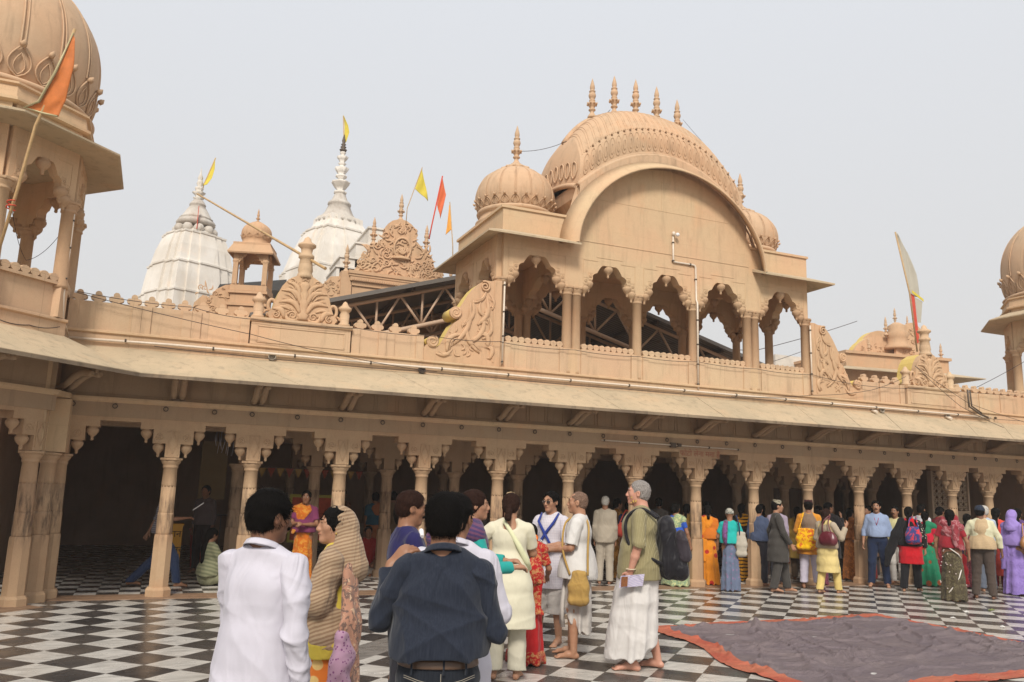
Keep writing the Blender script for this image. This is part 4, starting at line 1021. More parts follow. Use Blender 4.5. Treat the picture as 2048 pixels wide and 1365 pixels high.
def quadc(m,pts): m.add([Vector(p)-o0 for p in pts],[(0,1,2,3)])
quadc(m,[(25.2,21.95,9.36),(25.34,21.93,9.3),(25.5,21.95,7.6),(25.4,21.97,7.5)]); c=m.build('red_trim',MRD,t); c.modifiers.new('s','SOLIDIFY').thickness=.01
m=MB(); quadc(m,[(25.34,21.92,9.25),(25.70,21.9,9.1),(25.6,21.93,8.3),(25.46,21.94,8.3)]); c=m.build('flag_tail',MFW,t); c.modifiers.new('s','SOLIDIFY').thickness=.01
m=MB(); quadc(m,[(25.18,21.88,9.48),(25.72,21.86,9.2),(25.72,21.86,9.1),(25.18,21.88,9.38)]); c=m.build('gold_trim',MFY,t); c.modifiers.new('s','SOLIDIFY').thickness=.012
wb=thing('white_parapet_block','distant whitewashed roof wall with a small spike seen through the last pavilion bay','wall',(26,30,0))
m=MB(); m.box(-.3,2.4,0,.4,3,8.25); m.build('wall',plain('whitewash',(.62,.58,.52),.8,var=.4,sc=3),wb); finial(wb,-.5,.2,7.6,.85)
m=MB(); m.box(-.7,-.3,0,.4,3,7.62); m.build('pier',MKS,wb)
# orange flag on the left tower
t=pennant('bamboo_flag','orange flag with gold border on a bamboo pole before the left tower',[(-2.10,11.75,4.2),(-1.90,11.45,5.25),(-1.78,11.26,5.98),(-1.65,11.12,6.36),(-1.45,10.9,7.18)],([(-1.46,10.90,7.10),(-1.60,11.0,6.6),(-1.75,11.15,6.25),(-1.92,11.27,6.18)],[(-1.44,10.90,7.06),(-1.42,10.97,6.72),(-1.45,11.05,6.3),(-1.54,11.12,6.09)]),plain('orange_satin',(.66,.20,.05),.5,0,.4,.5),wav=.05,depth_dir=(.7,-.7,0),pr=.02)
o0=Vector((-1.45,10.9,7.18))
m=MB(); m.tube([Vector(p)-o0 for p in ((-1.46,10.89,7.12),(-1.61,10.99,6.6),(-1.76,11.14,6.25),(-1.93,11.26,6.19),(-1.72,11.19,6.13),(-1.54,11.11,6.09))],[.008,.018,.02,.018,.016,.014],6); m.build('gold_border',plain('gold_braid',(.42,.36,.2),.5,.2),t)
m=MB(); m.tube([Vector((-1.96+.05*math.cos(a),11.5+.05*math.sin(a),4.93+.01*a))-o0 for a in np.linspace(0,12,30)],.008,5); m.build('red_string',MRD,t)

# ---------------- pipes, cables and small fittings on the facade ----------------
YF=D-.15
def pipe(name,label,pts,r=.016,mat=None,clips=None,grp='white conduit pipes on the facade'):
    t=thing(name,label,'pipe',pts[0],group=grp); o=Vector(pts[0])
    m=MB(); m.tube([Vector(p)-o for p in pts],r,8); m.build('pipe',mat or MPI,t)
    for p,ax in (clips or []):
        m=MB(); p=Vector(p)-o; a=Vector(ax).normalized(); m.tube([p-a*.012,p+a*.012],r*1.5,8); m.build('clip',MDK,t)
    return t
lp=[(-1.36,13.62,3.72)]+[(x,13.62,3.745+.003*math.sin(x*1.7)) for x in np.arange(0,19,1.5)]
pipe('conduit','long white conduit pipe running the whole length under the parapet',lp,.020,clips=[((x,13.62,3.745),(1,0,0)) for x in np.arange(-.6,19,1.25)])
pipe('conduit','white conduit pipe down the left tower corner column',[(-1.42,12.94,5.45),(-1.42,12.95,4.2),(-1.40,13.0,3.9),(-1.36,13.55,3.74)],.014,clips=[((-1.42,12.94,z),(0,0,1)) for z in (5.3,4.9,4.45)])
pipe('conduit','white conduit pipe down the left front column of the pavilion',[(5.55,13.68,5.46),(5.55,13.68,3.95)],.017,clips=[((5.55,13.68,z),(0,0,1)) for z in (5.4,4.9,4.45,3.98)])
pipe('conduit','white conduit pipe down the right front column of the pavilion',[(12.68,13.68,5.40),(12.68,13.68,3.93)],.017,clips=[((12.68,13.68,z),(0,0,1)) for z in (5.3,4.8,4.35,3.98)])
pipe('conduit','bent white conduit pipe stepping from the tympanum lamp down a middle column',[(9.21,13.70,6.90),(9.21,13.70,6.37),(9.23,13.70,6.35),(9.68,13.70,6.35),(9.73,13.70,6.34),(9.75,13.70,6.30),(9.76,13.70,5.62),(9.76,13.66,5.55),(9.76,13.66,3.80)],.020,clips=[((9.21,13.7,6.75),(0,0,1)),((9.21,13.7,6.37),(0,0,1)),((9.62,13.7,6.35),(1,0,0)),((9.75,13.7,6.05),(0,0,1)),((9.76,13.66,5.2),(0,0,1)),((9.76,13.66,4.7),(0,0,1)),((9.76,13.66,4.3),(0,0,1)),((9.76,13.66,3.9),(0,0,1))])
sc_=thing('floodlight','small white lamp head on top of the bent conduit on the tympanum','lamp',(9.21,13.68,6.92))
m=MB(); m.lathe((0,0,0),[(.02,-.03),(.035,0),(.035,.04),(.015,.06)],12); m.build('mount',MPI,sc_)
m=MB(); m.lathe((.06,-.05,-.01),[(0,-.045),(.035,-.03),(.045,0),(.03,.03),(0,.04)],12); m.build('lamp_globe',plain('frosted_plastic',(.75,.75,.75),.3),sc_)
tl=thing('tube_light','long thin tube light with clips fixed along the frieze above the painted sign','lamp',(7.58,13.63,2.68))
m=MB(); m.tube([(0,0,0),(3.15,0,-.03)],.012,8); m.build('tube',MPI,tl)
for x in (.05,.8,1.55,2.4,3.1): m=MB(); m.tube([(x-.012,0,-.01*x),(x+.012,0,-.01*x)],.022,8); m.build('clip',MDK,tl)
m=MB(); m.box(1.5,1.62,-.03,.02,-.06,.03); m.box(1.66,1.74,-.03,.02,-.04,.02); m.build('junction_box',MDK,tl)
def cable(label,pts,sag=.0,r=.0055,n=16):
    P=[Vector(p) for p in pts]; o=P[0]; Q=[]
    for a,b in zip(P[:-1],P[1:]):
        for i in range(n): 
            t=i/n; Q.append(a.lerp(b,t)-Vector((0,0,sag*4*t*(1-t)))-o)
    Q.append(P[-1]-o)
    m=MB(); m.tube(Q,r,5); t=m.build('cable',MWI); t.location=o; return tag(t,label,'cable',None)
cable('black cable looping along the top of the parapet from the left tower to the pavilion',[(-1.35,13.6,4.42),(.3,13.6,4.36),(1.2,13.6,4.27),(2.9,13.6,4.30),(4.2,13.6,4.30),(5.5,13.6,4.33)],.03)
cable('black cable strung along the pavilion balustrade under the lattice rails',[(5.5,13.66,4.33),(7.0,13.66,4.33),(8.4,13.66,4.33),(9.76,13.66,4.35),(11.2,13.66,4.33),(12.7,13.66,4.33),(14.2,13.62,4.2),(16,13.62,4.3),(19,13.62,4.35)],.03)
cable('black cable slanting down from the left tower across the parapet to the attic strip',[(-1.35,13.58,4.40),(1.2,13.58,4.02),(2.9,13.56,3.78),(4.3,13.56,3.68)],.02)
cable('thin black cable sagging below the long conduit pipe',[(-.2,13.6,3.70),(.8,13.6,3.68),(2.2,13.6,3.66),(4.0,13.6,3.67),(5.3,13.58,3.665),(8,13.58,3.665),(11,13.58,3.69),(15,13.56,3.70),(19,13.56,3.72)],.012)
cable('black cable rising from the attic strip over the right scroll panel',[(10.5,13.58,3.70),(12.6,13.58,3.88),(14.2,13.58,4.1),(15.3,13.58,4.5)],.03)
cable('black cable dropping from the right carved crest over the eave',[(15.5,13.5,4.75),(16.6,13.3,3.9),(17.3,12.8,3.42)],.02)
cable('second black cable dropping from the right carved crest towards the far tower',[(15.5,13.5,4.75),(17.0,13.4,4.0),(18.9,13.2,3.6)],.02)
cable('thin black cable from the left dome spike to the big vault',[(6.27,14.95,8.62),(7.45,14.9,9.1),(8.4,14.9,9.98)],.08,.006)
cable('thin cable falling from the right end of the vault ridge',[(10.3,14.9,10.15),(10.9,14.7,9.45)],.02,.004)
cable('overhead cable crossing the sky behind the last pavilion bay',[(11.4,18,5.62),(18,22,6.55),(24.6,24,8.62)],.05,.012)
cable('lower overhead cable crossing the sky to the far shrine',[(11.4,18,5.2),(18,22,6.0),(24.2,25,8.0)],.05,.01)
cable('overhead cable rising to the far right tower',[(17.3,14,4.2),(19.3,13.6,5.2)],.03,.007)
cable('black cables looping over the attic strip of the left wing',[(-2.6,11.93,3.72),(-2.1,12.32,3.70),(-1.75,12.66,3.70),(-1.42,12.95,3.76)],.03,.006)
cable('loose grey cable drooping inside the left tower arches',[(-2.1,12.2,5.3),(-2.0,13.4,4.75),(-1.6,13.9,5.5)],.12,.004)
m=MB(); m.tube([(17.25,13.60,4.35),(17.25,13.58,3.95),(17.55,13.56,3.80),(17.75,13.5,3.72)],.022,7); m.tube([(17.33,13.60,4.35),(17.33,13.58,3.97),(17.62,13.56,3.82)],.018,7)
tag(m.build('hanging_pipe',MDK),'dark bent pipe hanging over the parapet at the right','pipe')
# security cameras under the long pipe
for x,lb in ((14.3,'small bullet camera under the long conduit, below the right carved crest'),(16.55,'small bullet camera under the long conduit, nearest the far right tower')):
    t=thing('security_camera',lb,'camera',(x,13.60,3.66),group='small cameras on the attic strip')
    m=MB(); m.tube([(0,.04,0),(0,-.10,-.03)],.032,12); m.build('camera_body',MPI,t); m=MB(); m.tube([(0,.06,.05),(0,.0,.0)],.01,6); m.build('mount',MDK,t)
# painted Hindi notice on the frieze
def text(s,size,mat,parent,loc,rot,name='lettering',label=None):
    c=bpy.data.curves.new(name,'FONT'); c.body=s; c.size=size; c.extrude=.001; c.align_x='CENTER'
    o=bpy.data.objects.new(name,c); COL.objects.link(o); c.materials.append(mat)
    if parent: o.parent=parent
    o.location=loc; o.rotation_euler=rot
    bpy.context.view_layer.update(); me=bpy.data.meshes.new_from_object(o.evaluated_get(bpy.context.evaluated_depsgraph_get())); q=link(name,me,None,parent); q.location=loc; q.rotation_euler=rot; bpy.data.objects.remove(o); 
    if not me.materials: me.materials.append(mat)
    return q
MTX=plain('faded_red_paint',(.38,.14,.08),.8)
text('फोटो लेना मना है',.155,MTX,arc,(9.80,-.152,2.475),(PI/2,0,0))
# ---------------- inside the hall ----------------
db=thing('donation_box','yellow metal donation box with black Hindi lettering beside the first column','box',(.36,16.5,0))
m=MB(); m.box(-.2,.2,0,.3,.28,.90); m.box(-.22,.22,-.01,.31,.90,.93); m.build('box',plain('yellow_enamel',(.62,.30,.02),.45),db)
for x in (-.18,.18):
    for y in (.03,.27): m=MB(); m.box(x-.02,x+.02,y-.02,y+.02,.01,.28); m.build('leg',MDK,db)
MBK=plain('black_lettering',(.02,.015,.01),.7)
text('दान',.16,MBK,db,(.08,-.008,.70),(PI/2,0,0)); text('पात्र',.16,MBK,db,(.08,-.008,.42),(PI/2,0,0))
rb=thing('red_bin','red plastic bin behind the yellow donation box','bin',(1.0,18.2,0))
m=MB(); m.lathe((0,0,0),[(.18,.01),(.24,.72),(.26,.73),(.26,.76),(.22,.76),(.20,.6)],20); m.build('bin_body',plain('red_plastic',(.45,.04,.02),.5),rb)
rl=thing('steel_railing','vertical-bar steel railing inside the hall behind the seated woman','railing',(1.0,20,0))
m=MB()
for z in (.15,.97): m.tube([(0,0,z),(3.2,0,z)],.022,8)
for i in range(22): m.tube([(i*.152,0,.15),(i*.152,0,.97)],.011,6)
m.build('bars',plain('railing_steel',(.25,.22,.2),.4,.5),rl)
pc=thing('framed_picture','framed devotional cloth picture in red and yellow hanging between inner columns','picture',(3.1,17.4,0))
m=MB(); m.box(-.55,.55,0,.03,.55,1.5); m.build('backing',plain('green_yellow_border',(.35,.30,.05),.7),pc)
m=MB(); m.box(-.5,.5,-.006,-.001,.6,1.44); m.build('red_field',plain('red_field_cloth',(.42,.07,.03),.8,var=.6,sc=14),pc)
bn=thing('bunting','row of faded yellow and red triangular flags strung inside the hall','bunting',(1.9,17.6,2.02))
m=MB(); m.tube([(0,0,0),(2.2,0,-.02)],.006,5); m.build('string',MWI,bn)
bm_=[plain('dull_yellow_paper',(.40,.24,.07),.8),plain('dull_red_paper',(.30,.06,.035),.8)]
for i in range(12): m=MB(); m.prism([(i*.18+.01,-.01),(i*.18+.17,-.01),(i*.18+.09,-.2)],-.003,.003); m.build('flag',bm_[i%2],bn)
sg=thing('hanging_sign','dull yellow sign board hanging inside beside the second column','sign',(1.05,17.9,0))
m=MB(); m.box(-.22,.28,0,.03,1.35,2.5); m.build('board',plain('dull_sign_board',(.20,.13,.05),.7),sg)
tg=thing('tinsel_garland','bundle of silver tinsel strands hanging in the second arcade opening','garland',(.98,14.25,2.50))
m=MB(); r7=random.Random(5)
for i in range(16): x=r7.uniform(-.14,.14); L=r7.uniform(.15,.42); m.tube([(x,r7.uniform(-.04,.04),0),(x+r7.uniform(-.02,.02),0,-L*.5),(x+r7.uniform(-.02,.02),0,-L)],.004,4)
m.build('strands',plain('silver_tinsel',(.35,.33,.36),.3,.6),tg)
# ---------------- tarpaulin ----------------
CA,CB,CC,CD=Vector((6.18,9.72)),Vector((10.45,10.02)),Vector((10.35,6.1)),Vector((5.35,6.05))
NX,NY=400,330
U,V=np.meshgrid(np.linspace(0,1,NX),np.linspace(0,1,NY),indexing='ij')
def bil(a,b,c,d,U,V): return (1-U)*(1-V)*a+U*(1-V)*b+U*V*c+(1-U)*V*d
Xc=bil(CA.x,CB.x,CC.x,CD.x,U,V); Yc=bil(CA.y,CB.y,CC.y,CD.y,U,V)
def wob(a,f,ph): return a*np.sin(f*Xc+1.7*np.sin(.9*f*Yc+ph)+ph)
edge=np.minimum(np.minimum(U,1-U)*4.6,np.minimum(V,1-V)*3.9)
Xo=Xc+wob(.03,2.1,1)+.05*np.sin(Yc*3.1+.5)*(U<.5)*(1-U*2)**2*2; Yo=Yc+.035*np.sin(Xc*2.7)+.03*np.sin(Xc*6.1+1)
def ridge(ang,fr,ph,warp,sharp):
    t=(Xc*math.cos(ang)+Yc*math.sin(ang)); q=(-Xc*math.sin(ang)+Yc*math.cos(ang))
    s=np.sin(t*fr+warp*np.sin(q*1.3+ph)+.8*np.sin(q*3.1+2*ph)+ph); m_=.5+.5*np.sin(q*1.9+ph*3+1.1*np.sin(t*1.3)); 
    return np.clip(s,0,1)**(sharp*7)*np.clip(m_*1.8-.55,0,1)
Zc=.006+1.9*(.022*ridge(1.9,4.3,0,1.2,6)+.026*ridge(1.75,3.1,2.1,1.0,8)+.016*ridge(2.2,7.5,4,.9,5)+.014*ridge(1.3,5.2,1,1.6,6)+.010*ridge(.4,9,3.3,1.4,4)+.006*(.5+.5*np.sin(9*Xc+3*np.sin(4*Yc)))+.014*ridge(1.62,8.3,5,2.4,4)+.016*ridge(1.95,6.1,3.7,2.0,5)+.012*ridge(2.6,14,1,2.2,3)+.012*ridge(1.1,11,2,1.8,4))
Zc=Zc*np.clip(edge*4,.25,1)+.010*ridge(.2,12,.4,2,4)*(edge<.35)
for (sx,sy,rr_,hh) in ((7.65,9.35,.28,.035),(7.35,8.5,.35,.05),(7.2,7.3,.3,.05),(8.9,9.75,.25,.03)):
    dd=np.sqrt((Xc-sx)**2+(Yc-sy)**2); Zc+=hh*np.exp(-(dd/rr_)**2)*np.abs(np.sin(17*Xc+3*np.sin(9*Yc)))*np.abs(np.sin(13*Yc+2*np.sin(11*Xc)))
verts=np.stack([Xo,Yo,Zc+.008],-1).reshape(-1,3)
idx=np.arange(NX*NY).reshape(NX,NY); F=np.stack([idx[:-1,:-1],idx[1:,:-1],idx[1:,1:],idx[:-1,1:]],-1).reshape(-1,4)[:,::-1]
me=bpy.data.meshes.new('tarpaulin'); me.from_pydata(verts.tolist(),[],F.tolist()); me.polygons.foreach_set('use_smooth',[True]*len(F))
at=me.attributes.new('edge','FLOAT','POINT'); at.data.foreach_set('value',edge.reshape(-1))
N=NT('tarpaulin_cloth'); a=N.n('Attribute',attribute_name='edge'); p=N.pos()
ns=N.noise(p,2.2,5,.6); 
inner=N.mix(N.ramp(ns,[(.35,0.),(.7,1.)]),(.150,.118,.128),(.185,.145,.145)); inner=N.mix(N.math('MULTIPLY',N.ramp(N.noise(p,14,4),[(.55,0.),(.75,1.)]),.5),inner,(.12,.085,.10))
orange=N.mix(N.ramp(N.noise(p,1.6,4),[(.4,0.),(.65,1.)]),(.43,.095,.055),(.46,.15,.085))
ed=N.math('LESS_THAN',N.math('ADD',a.outputs['Fac'],N.math('MULTIPLY',ns,.04)),.25)
c=N.mix(ed,inner,orange); wh=N.noise(N.pos(loc=(4,1,0)),1.3,2); 
c=N.mix(N.math('MULTIPLY',N.ramp(N.noise(N.pos(loc=(4.3,1,0)),3.1,2,.4),[(.74,0.),(.75,1.)]),.8),c,(.6,.58,.55))
b1=N.bump(N.noise(N.pos((1,2.2,1),rot=(0,0,.4)),5,6,.65,1.6),.8,.06); N.bump(N.noise(p,38,4,.6,.8),.5,.012,b1); N.fin(c,.75,0,.3)
o=link('tarpaulin',me,N.m); tag(o,'crumpled mauve-grey tarpaulin with an orange border spread on the checkered floor','tarpaulin')
# litter on the floor
for i,(x,y,s,c_) in enumerate([(7.66,9.36,.10,1),(7.22,7.35,.09,1),(11.3,9.4,.05,1),(12.9,10.0,.07,0),(11.3,8.6,.05,1),(12.2,9.9,.04,1)]):
    m=MB(); P=[(s*random.uniform(.7,1.2)*math.cos(a),s*.6*random.uniform(.6,1.2)*math.sin(a),random.uniform(0,.02)) for a in np.linspace(0,2*PI,9)[:-1]]
    m.add([(0,0,.03)]+P,[(0,k+1,(k+1)%8+1) for k in range(8)]); o=m.build('paper_scrap',plain('scrap_%d'%i,(.68,.66,.62) if c_ else (.16,.18,.06),.8)); o.location=(x,y,.05 if i<2 else .006); o.rotation_euler=(0,0,i)
    o.modifiers.new('s','SOLIDIFY').thickness=.003
    tag(o,['crumpled white paper scrap near the far edge of the tarpaulin','crumpled white paper scrap in the middle of the tarpaulin','white petal scrap on the tiles just past the tarpaulin','brownish green leaf scrap on the tiles near the walking women','small white scrap on the tiles right of the tarpaulin','tiny white scrap on the tiles below the sari crowd'][i],'litter',group='scraps on the floor')
# ---------------- signed-distance figures ----------------
def surface_nets(F,org,h):
    s=F<0; nx,ny,nz=F.shape; cid=[];pts=[];quads=[]
    def cell(i,j,k): return (i*ny+j)*nz+k
    for ax in range(3):
        sl0=[slice(None)]*3; sl1=[slice(None)]*3; sl0[ax]=slice(0,-1); sl1[ax]=slice(1,None)
        a=F[tuple(sl0)]; b=F[tuple(sl1)]
        m=(s[tuple(sl0)]!=s[tuple(sl1)])
        I=np.nonzero(m); fa=a[I]; fb=b[I]; t=fa/(fa-fb)
        P=np.stack(I,-1).astype(np.float32); P[:,ax]+=t
        o1,o2=[(1,2),(2,0),(0,1)][ax]
        c=np.stack(I,-1)
        ok=(c[:,o1]>0)&(c[:,o2]>0)&(c[:,o1]<F.shape[o1]-1)&(c[:,o2]<F.shape[o2]-1)
        c=c[ok];P=P[ok];neg=(fa[ok]<0)
        q=[]
        for d1,d2 in ((0,0),(1,0),(1,1),(0,1)):
            cc=c.copy(); cc[:,o1]-=d1; cc[:,o2]-=d2; k_=cell(cc[:,0],cc[:,1],cc[:,2]); q.append(k_); cid.append(k_); pts.append(P)
        q=np.stack(q,-1); q[~neg]=q[~neg][:,::-1]; quads.append(q)
    cid=np.concatenate(cid); pts=np.concatenate(pts); quads=np.concatenate(quads)
    u,inv=np.unique(cid,return_inverse=True); cnt=np.bincount(inv)
    V=np.stack([np.bincount(inv,pts[:,i])/cnt for i in range(3)],-1)
    Q=np.searchsorted(u,quads)
    return V*h+org,Q
def mesh_np(name,V,Q):
    me=bpy.data.meshes.new(name); me.vertices.add(len(V)); me.vertices.foreach_set('co',V.astype(np.float32).ravel())
    me.loops.add(Q.size); me.loops.foreach_set('vertex_index',Q.astype(np.int32).ravel())
    me.polygons.add(len(Q)); me.polygons.foreach_set('loop_start',np.arange(0,Q.size,4,dtype=np.int32)); 
    me.update(calc_edges=True); me.polygons.foreach_set('use_smooth',np.ones(len(Q),bool)); me.update(); return me
A3=lambda *a:np.array(a,dtype=np.float64)
class SDF:
    def __init__(s): s.p=[]
    def cap(s,a,b,ra,rb=None,k=.03,sq=None,op='add'):
        a=A3(*a);b=A3(*b);rb=ra if rb is None else rb; s.p.append(('cap',a,b,ra,rb,k,sq,op)); return s
    def ell(s,c,r,k=.03,op='add',rot=None): s.p.append(('ell',A3(*c),A3(*r),rot,None,k,None,op)); return s
    def ch(s,pts,rs,k=.03,sq=None,op='add'):
        for i in range(len(pts)-1): s.cap(pts[i],pts[i+1],rs[i],rs[i+1],k,sq,op)
        return s
    def cut(s,n,c): s.p.append(('cut',A3(*n)/np.linalg.norm(n),c,None,None,0,None,'cut')); return s
    def mesh(s,name,h,disp=None,grow=0):
        lo=np.full(3,1e9);hi=-lo
        for q in s.p:
            if q[7]!='add': continue
            if q[0]=='cap':
                for c,r in ((q[1],q[3]),(q[2],q[4])): lo=np.minimum(lo,c-r);hi=np.maximum(hi,c+r)
            else: lo=np.minimum(lo,q[1]-max(q[2]));hi=np.maximum(hi,q[1]+max(q[2]))
        for q in s.p:   # axis-aligned cuts shrink the grid
            if q[0]=='cut':
                for ax in range(3):
                    if q[1][ax]>.999: hi[ax]=min(hi[ax],q[2])
                    if q[1][ax]<-.999: lo[ax]=max(lo[ax],-q[2])
        pad=.02+3*h+grow; lo-=pad;hi+=pad
        n=np.ceil((hi-lo)/h).astype(int)+1
        ax=[(lo[i]+h*np.arange(n[i])).astype(np.float32) for i in range(3)]
        F=np.full(n,.2,np.float32)
        for q in s.p:
            kind,_,_,_,_,k,sq,op=q
            if kind=='cut':
                nn,c=q[1],q[2]; d=nn[0]*ax[0][:,None,None]+nn[1]*ax[1][None,:,None]+nn[2]*ax[2][None,None,:]-c
                F=np.maximum(F,d.astype(np.float32)); continue
            if kind=='cap': m_=max(q[3],q[4])+k+.03; l_=np.minimum(q[1],q[2])-m_; h_=np.maximum(q[1],q[2])+m_
            else: m_=max(q[2])+k+.03; l_=q[1]-m_; h_=q[1]+m_
            i0=np.clip(np.floor((l_-lo)/h).astype(int),0,n); i1=np.clip(np.ceil((h_-lo)/h).astype(int)+1,0,n)
            if (i1<=i0).any(): continue
            X=ax[0][i0[0]:i1[0]][:,None,None];Y=ax[1][i0[1]:i1[1]][None,:,None];Z=ax[2][i0[2]:i1[2]][None,None,:]
            if kind=='cap':
                a,b,ra,rb=q[1:5]
                if sq:
                    dv,f=A3(*sq[0]),sq[1]; dv=dv/np.linalg.norm(dv)
                    T=np.eye(3)+(f-1)*np.outer(dv,dv); a=T@a;b=T@b
                    X2=T[0,0]*X+T[0,1]*Y+T[0,2]*Z;Y2=T[1,0]*X+T[1,1]*Y+T[1,2]*Z;Z2=T[2,0]*X+T[2,1]*Y+T[2,2]*Z
                    X,Y,Z=X2,Y2,Z2
                ba=b-a; L=max(ba@ba,1e-9)
                t=np.clip(((X-a[0])*ba[0]+(Y-a[1])*ba[1]+(Z-a[2])*ba[2])/L,0,1)
                d=np.sqrt((X-a[0]-t*ba[0])**2+(Y-a[1]-t*ba[1])**2+(Z-a[2]-t*ba[2])**2)-(ra+(rb-ra)*t)
                if sq: d=d/np.sqrt(sq[1])
            else:
                c,r,rot=q[1:4]; x,y,z=X-c[0],Y-c[1],Z-c[2]
                if rot is not None: x,y,z=[rot[0][i]*x+rot[1][i]*y+rot[2][i]*z for i in range(3)]
                k0=np.sqrt((x/r[0])**2+(y/r[1])**2+(z/r[2])**2); k1=np.sqrt((x/r[0]**2)**2+(y/r[1]**2)**2+(z/r[2]**2)**2)
                d=k0*(k0-1)/np.maximum(k1,1e-6)
            B=F[i0[0]:i1[0],i0[1]:i1[1],i0[2]:i1[2]]
            if op=='add':
                hh=np.clip(.5+.5*(B-d)/k,0,1); R_=B*(1-hh)+d*hh-k*hh*(1-hh)
            elif op=='sub':
                hh=np.clip(.5-.5*(B+d)/k,0,1); R_=B*(1-hh)+(-d)*hh+k*hh*(1-hh)
            else: R_=np.maximum(B,d)
            F[i0[0]:i1[0],i0[1]:i1[1],i0[2]:i1[2]]=R_
        if disp:
            I=np.nonzero(np.abs(F)<.05)
            P=[ax[i][I[i]] for i in range(3)]; F[I]+=disp(*P).astype(np.float32)
        F[0]=F[-1]=.1; F[:,0]=F[:,-1]=.1; F[:,:,0]=F[:,:,-1]=.1
        V,Q=surface_nets(F,lo,h); return mesh_np(name,V,Q)
def cloth(name,c,c2=None,pat=None,sc=1,rough=.85,c3=None,bump=.35):
    N=NT(name); p=N.pos(obj=True); s=N.sep(p); v=N.noise(p,5,4,.6)
    b=c
    def col(x): return N.mix(1.,x,x) if False else x
    base=N.mix(N.math('MULTIPLY',N.ramp(v,[(.35,0.),(.7,1.)]),.18),c,tuple(x*.55 for x in c))
    if pat=='stripev': # fine vertical stripes
        w=N.math('ADD',N.math('MULTIPLY',s[0],.25),s[1]); f=N.math('FRACT',N.math('MULTIPLY',w,22*sc)); base=N.mix(N.ramp(f,[(.0,1.),(.12,1.),(.16,0.),(.5,0.),(.54,.7),(.6,.7),(.64,0.)]),base,c2)
    elif pat=='stripeh':
        w=N.math('ADD',s[2],N.math('ADD',N.math('MULTIPLY',s[1],.35),N.math('MULTIPLY',N.noise(p,4,2),.06))); f=N.math('FRACT',N.math('MULTIPLY',w,28*sc)); base=N.mix(N.ramp(f,[(.0,1.),(.42,1.),(.5,0.),(.93,0.),(1.,1.)]),base,c2)
    elif pat=='check':
        f=N.math('FRACT',N.math('MULTIPLY',s[2],26*sc)); g_=N.math('FRACT',N.math('MULTIPLY',N.math('ADD',s[0],s[1]),26*sc))
        base=N.mix(N.math('MULTIPLY',N.math('ADD',N.math('GREATER_THAN',f,.5),N.math('GREATER_THAN',g_,.5)),.5),base,c2)
    elif pat in('dots','floral'):
        vo=N.n('TexVoronoi'); vo.inputs['Scale'].default_value=9*sc; vo.inputs['Randomness'].default_value=.35 if pat=='dots' else .9; N.l(p,vo.inputs['Vector'])
        dd=vo.outputs['Distance']; th=.36 if pat=='dots' else .24
        base=N.mix(N.ramp(dd,[(th,1.),(th+.05,0.)]),base,c2)
        if c3: base=N.mix(N.ramp(dd,[(th*.35,1.),(th*.45,0.)]),base,c3)
    elif pat=='print':
        n=N.noise(p,16*sc,5,.65,1.2); base=N.mix(N.ramp(n,[(.50,0.),(.56,1.)]),base,c2)
        if c3: base=N.mix(N.ramp(N.noise(p,23*sc,3,.6,.5),[(.60,0.),(.64,1.)]),base,c3)
    elif pat=='tiger':
        f=N.math('FRACT',N.math('ADD',N.math('MULTIPLY',s[2],16*sc),N.math('MULTIPLY',N.noise(p,6,3),1.2))); base=N.mix(N.ramp(f,[(.4,0.),(.5,1.),(.8,1.),(.9,0.)]),base,c2)
    elif pat=='weave':
        n=N.noise(N.pos((40,40,3),True),4,3,.6); base=N.mix(N.math('MULTIPLY',N.ramp(n,[(.35,0.),(.7,1.)]),.5),base,c2)
    w=N.noise(N.pos((1,1,.4),True),6,2,.5,1.6); b1=N.bump(w,min(1,bump*2.2),.035); f=N.noise(p,170,2,.5); N.bump(f,.25,.002,b1)
    try: N.b.inputs['Sheen Weight'].default_value=.12
    except Exception: pass
    return N.fin(base,rough,0,.15)
def skin(name,c,r=.5):
    N=NT(name); p=N.pos(obj=True); n=N.noise(p,14,4,.6); n2=N.noise(p,120,2)
    b=N.mix(N.ramp(n,[(.3,0.),(.75,1.)]),c,(c[0]*.82,c[1]*.70,c[2]*.66)); N.bump(n2,.2,.001)
    N.b.inputs['Subsurface Weight'].default_value=.05; N.b.inputs['Subsurface Radius'].default_value=(.6,.2,.1); N.b.inputs['Subsurface Scale'].default_value=.02
    return N.fin(b,r,0,.35)
def hairm(name,c,sh=.45):
    N=NT(name); n=N.noise(N.pos((60,60,14),True),3,4,.7,.6); b=N.mix(N.ramp(n,[(.35,0.),(.7,1.)]),tuple(x*.5 for x in c),tuple(x*1.3 for x in c)); b1=N.bump(N.noise(N.pos((1,1,.5),True),38,4,.6,.8),.8,.012); N.bump(n,.9,.006,b1); return N.fin(b,.75,0,.06)
SK=skin('skin_brown',(.30,.155,.09)); SKM=skin('skin_medium',(.40,.22,.135)); SKD=skin('skin_dark',(.19,.095,.055)); SKF=skin('skin_fair',(.56,.30,.215))
HB=hairm('black_hair',(.007,.006,.0055),.55); HBR=hairm('dark_brown_hair',(.03,.014,.010)); HG=hairm('grey_hair',(.30,.27,.25),.6); HW=hairm('white_hair',(.55,.52,.47),.6); HS=hairm('shaved_stubble',(.20,.125,.09),.6)
MEYE=plain('eye_white',(.6,.56,.5),.2,0,.6,.0); MIRIS=plain('eye_iris',(.02,.012,.01),.2); MLIP=plain('lip_brown',(.26,.09,.065),.5)
VW=A3(.386,.9225,0)
HV=math.degrees(math.atan2(.9225,.386))   # heading that looks away from the viewer
def nrm(v): v=np.array(v,float); return v/max(np.linalg.norm(v),1e-9)
def rotz(v,a): c,s_=math.cos(a),math.sin(a); return A3(v[0]*c-v[1]*s_,v[0]*s_+v[1]*c,v[2])
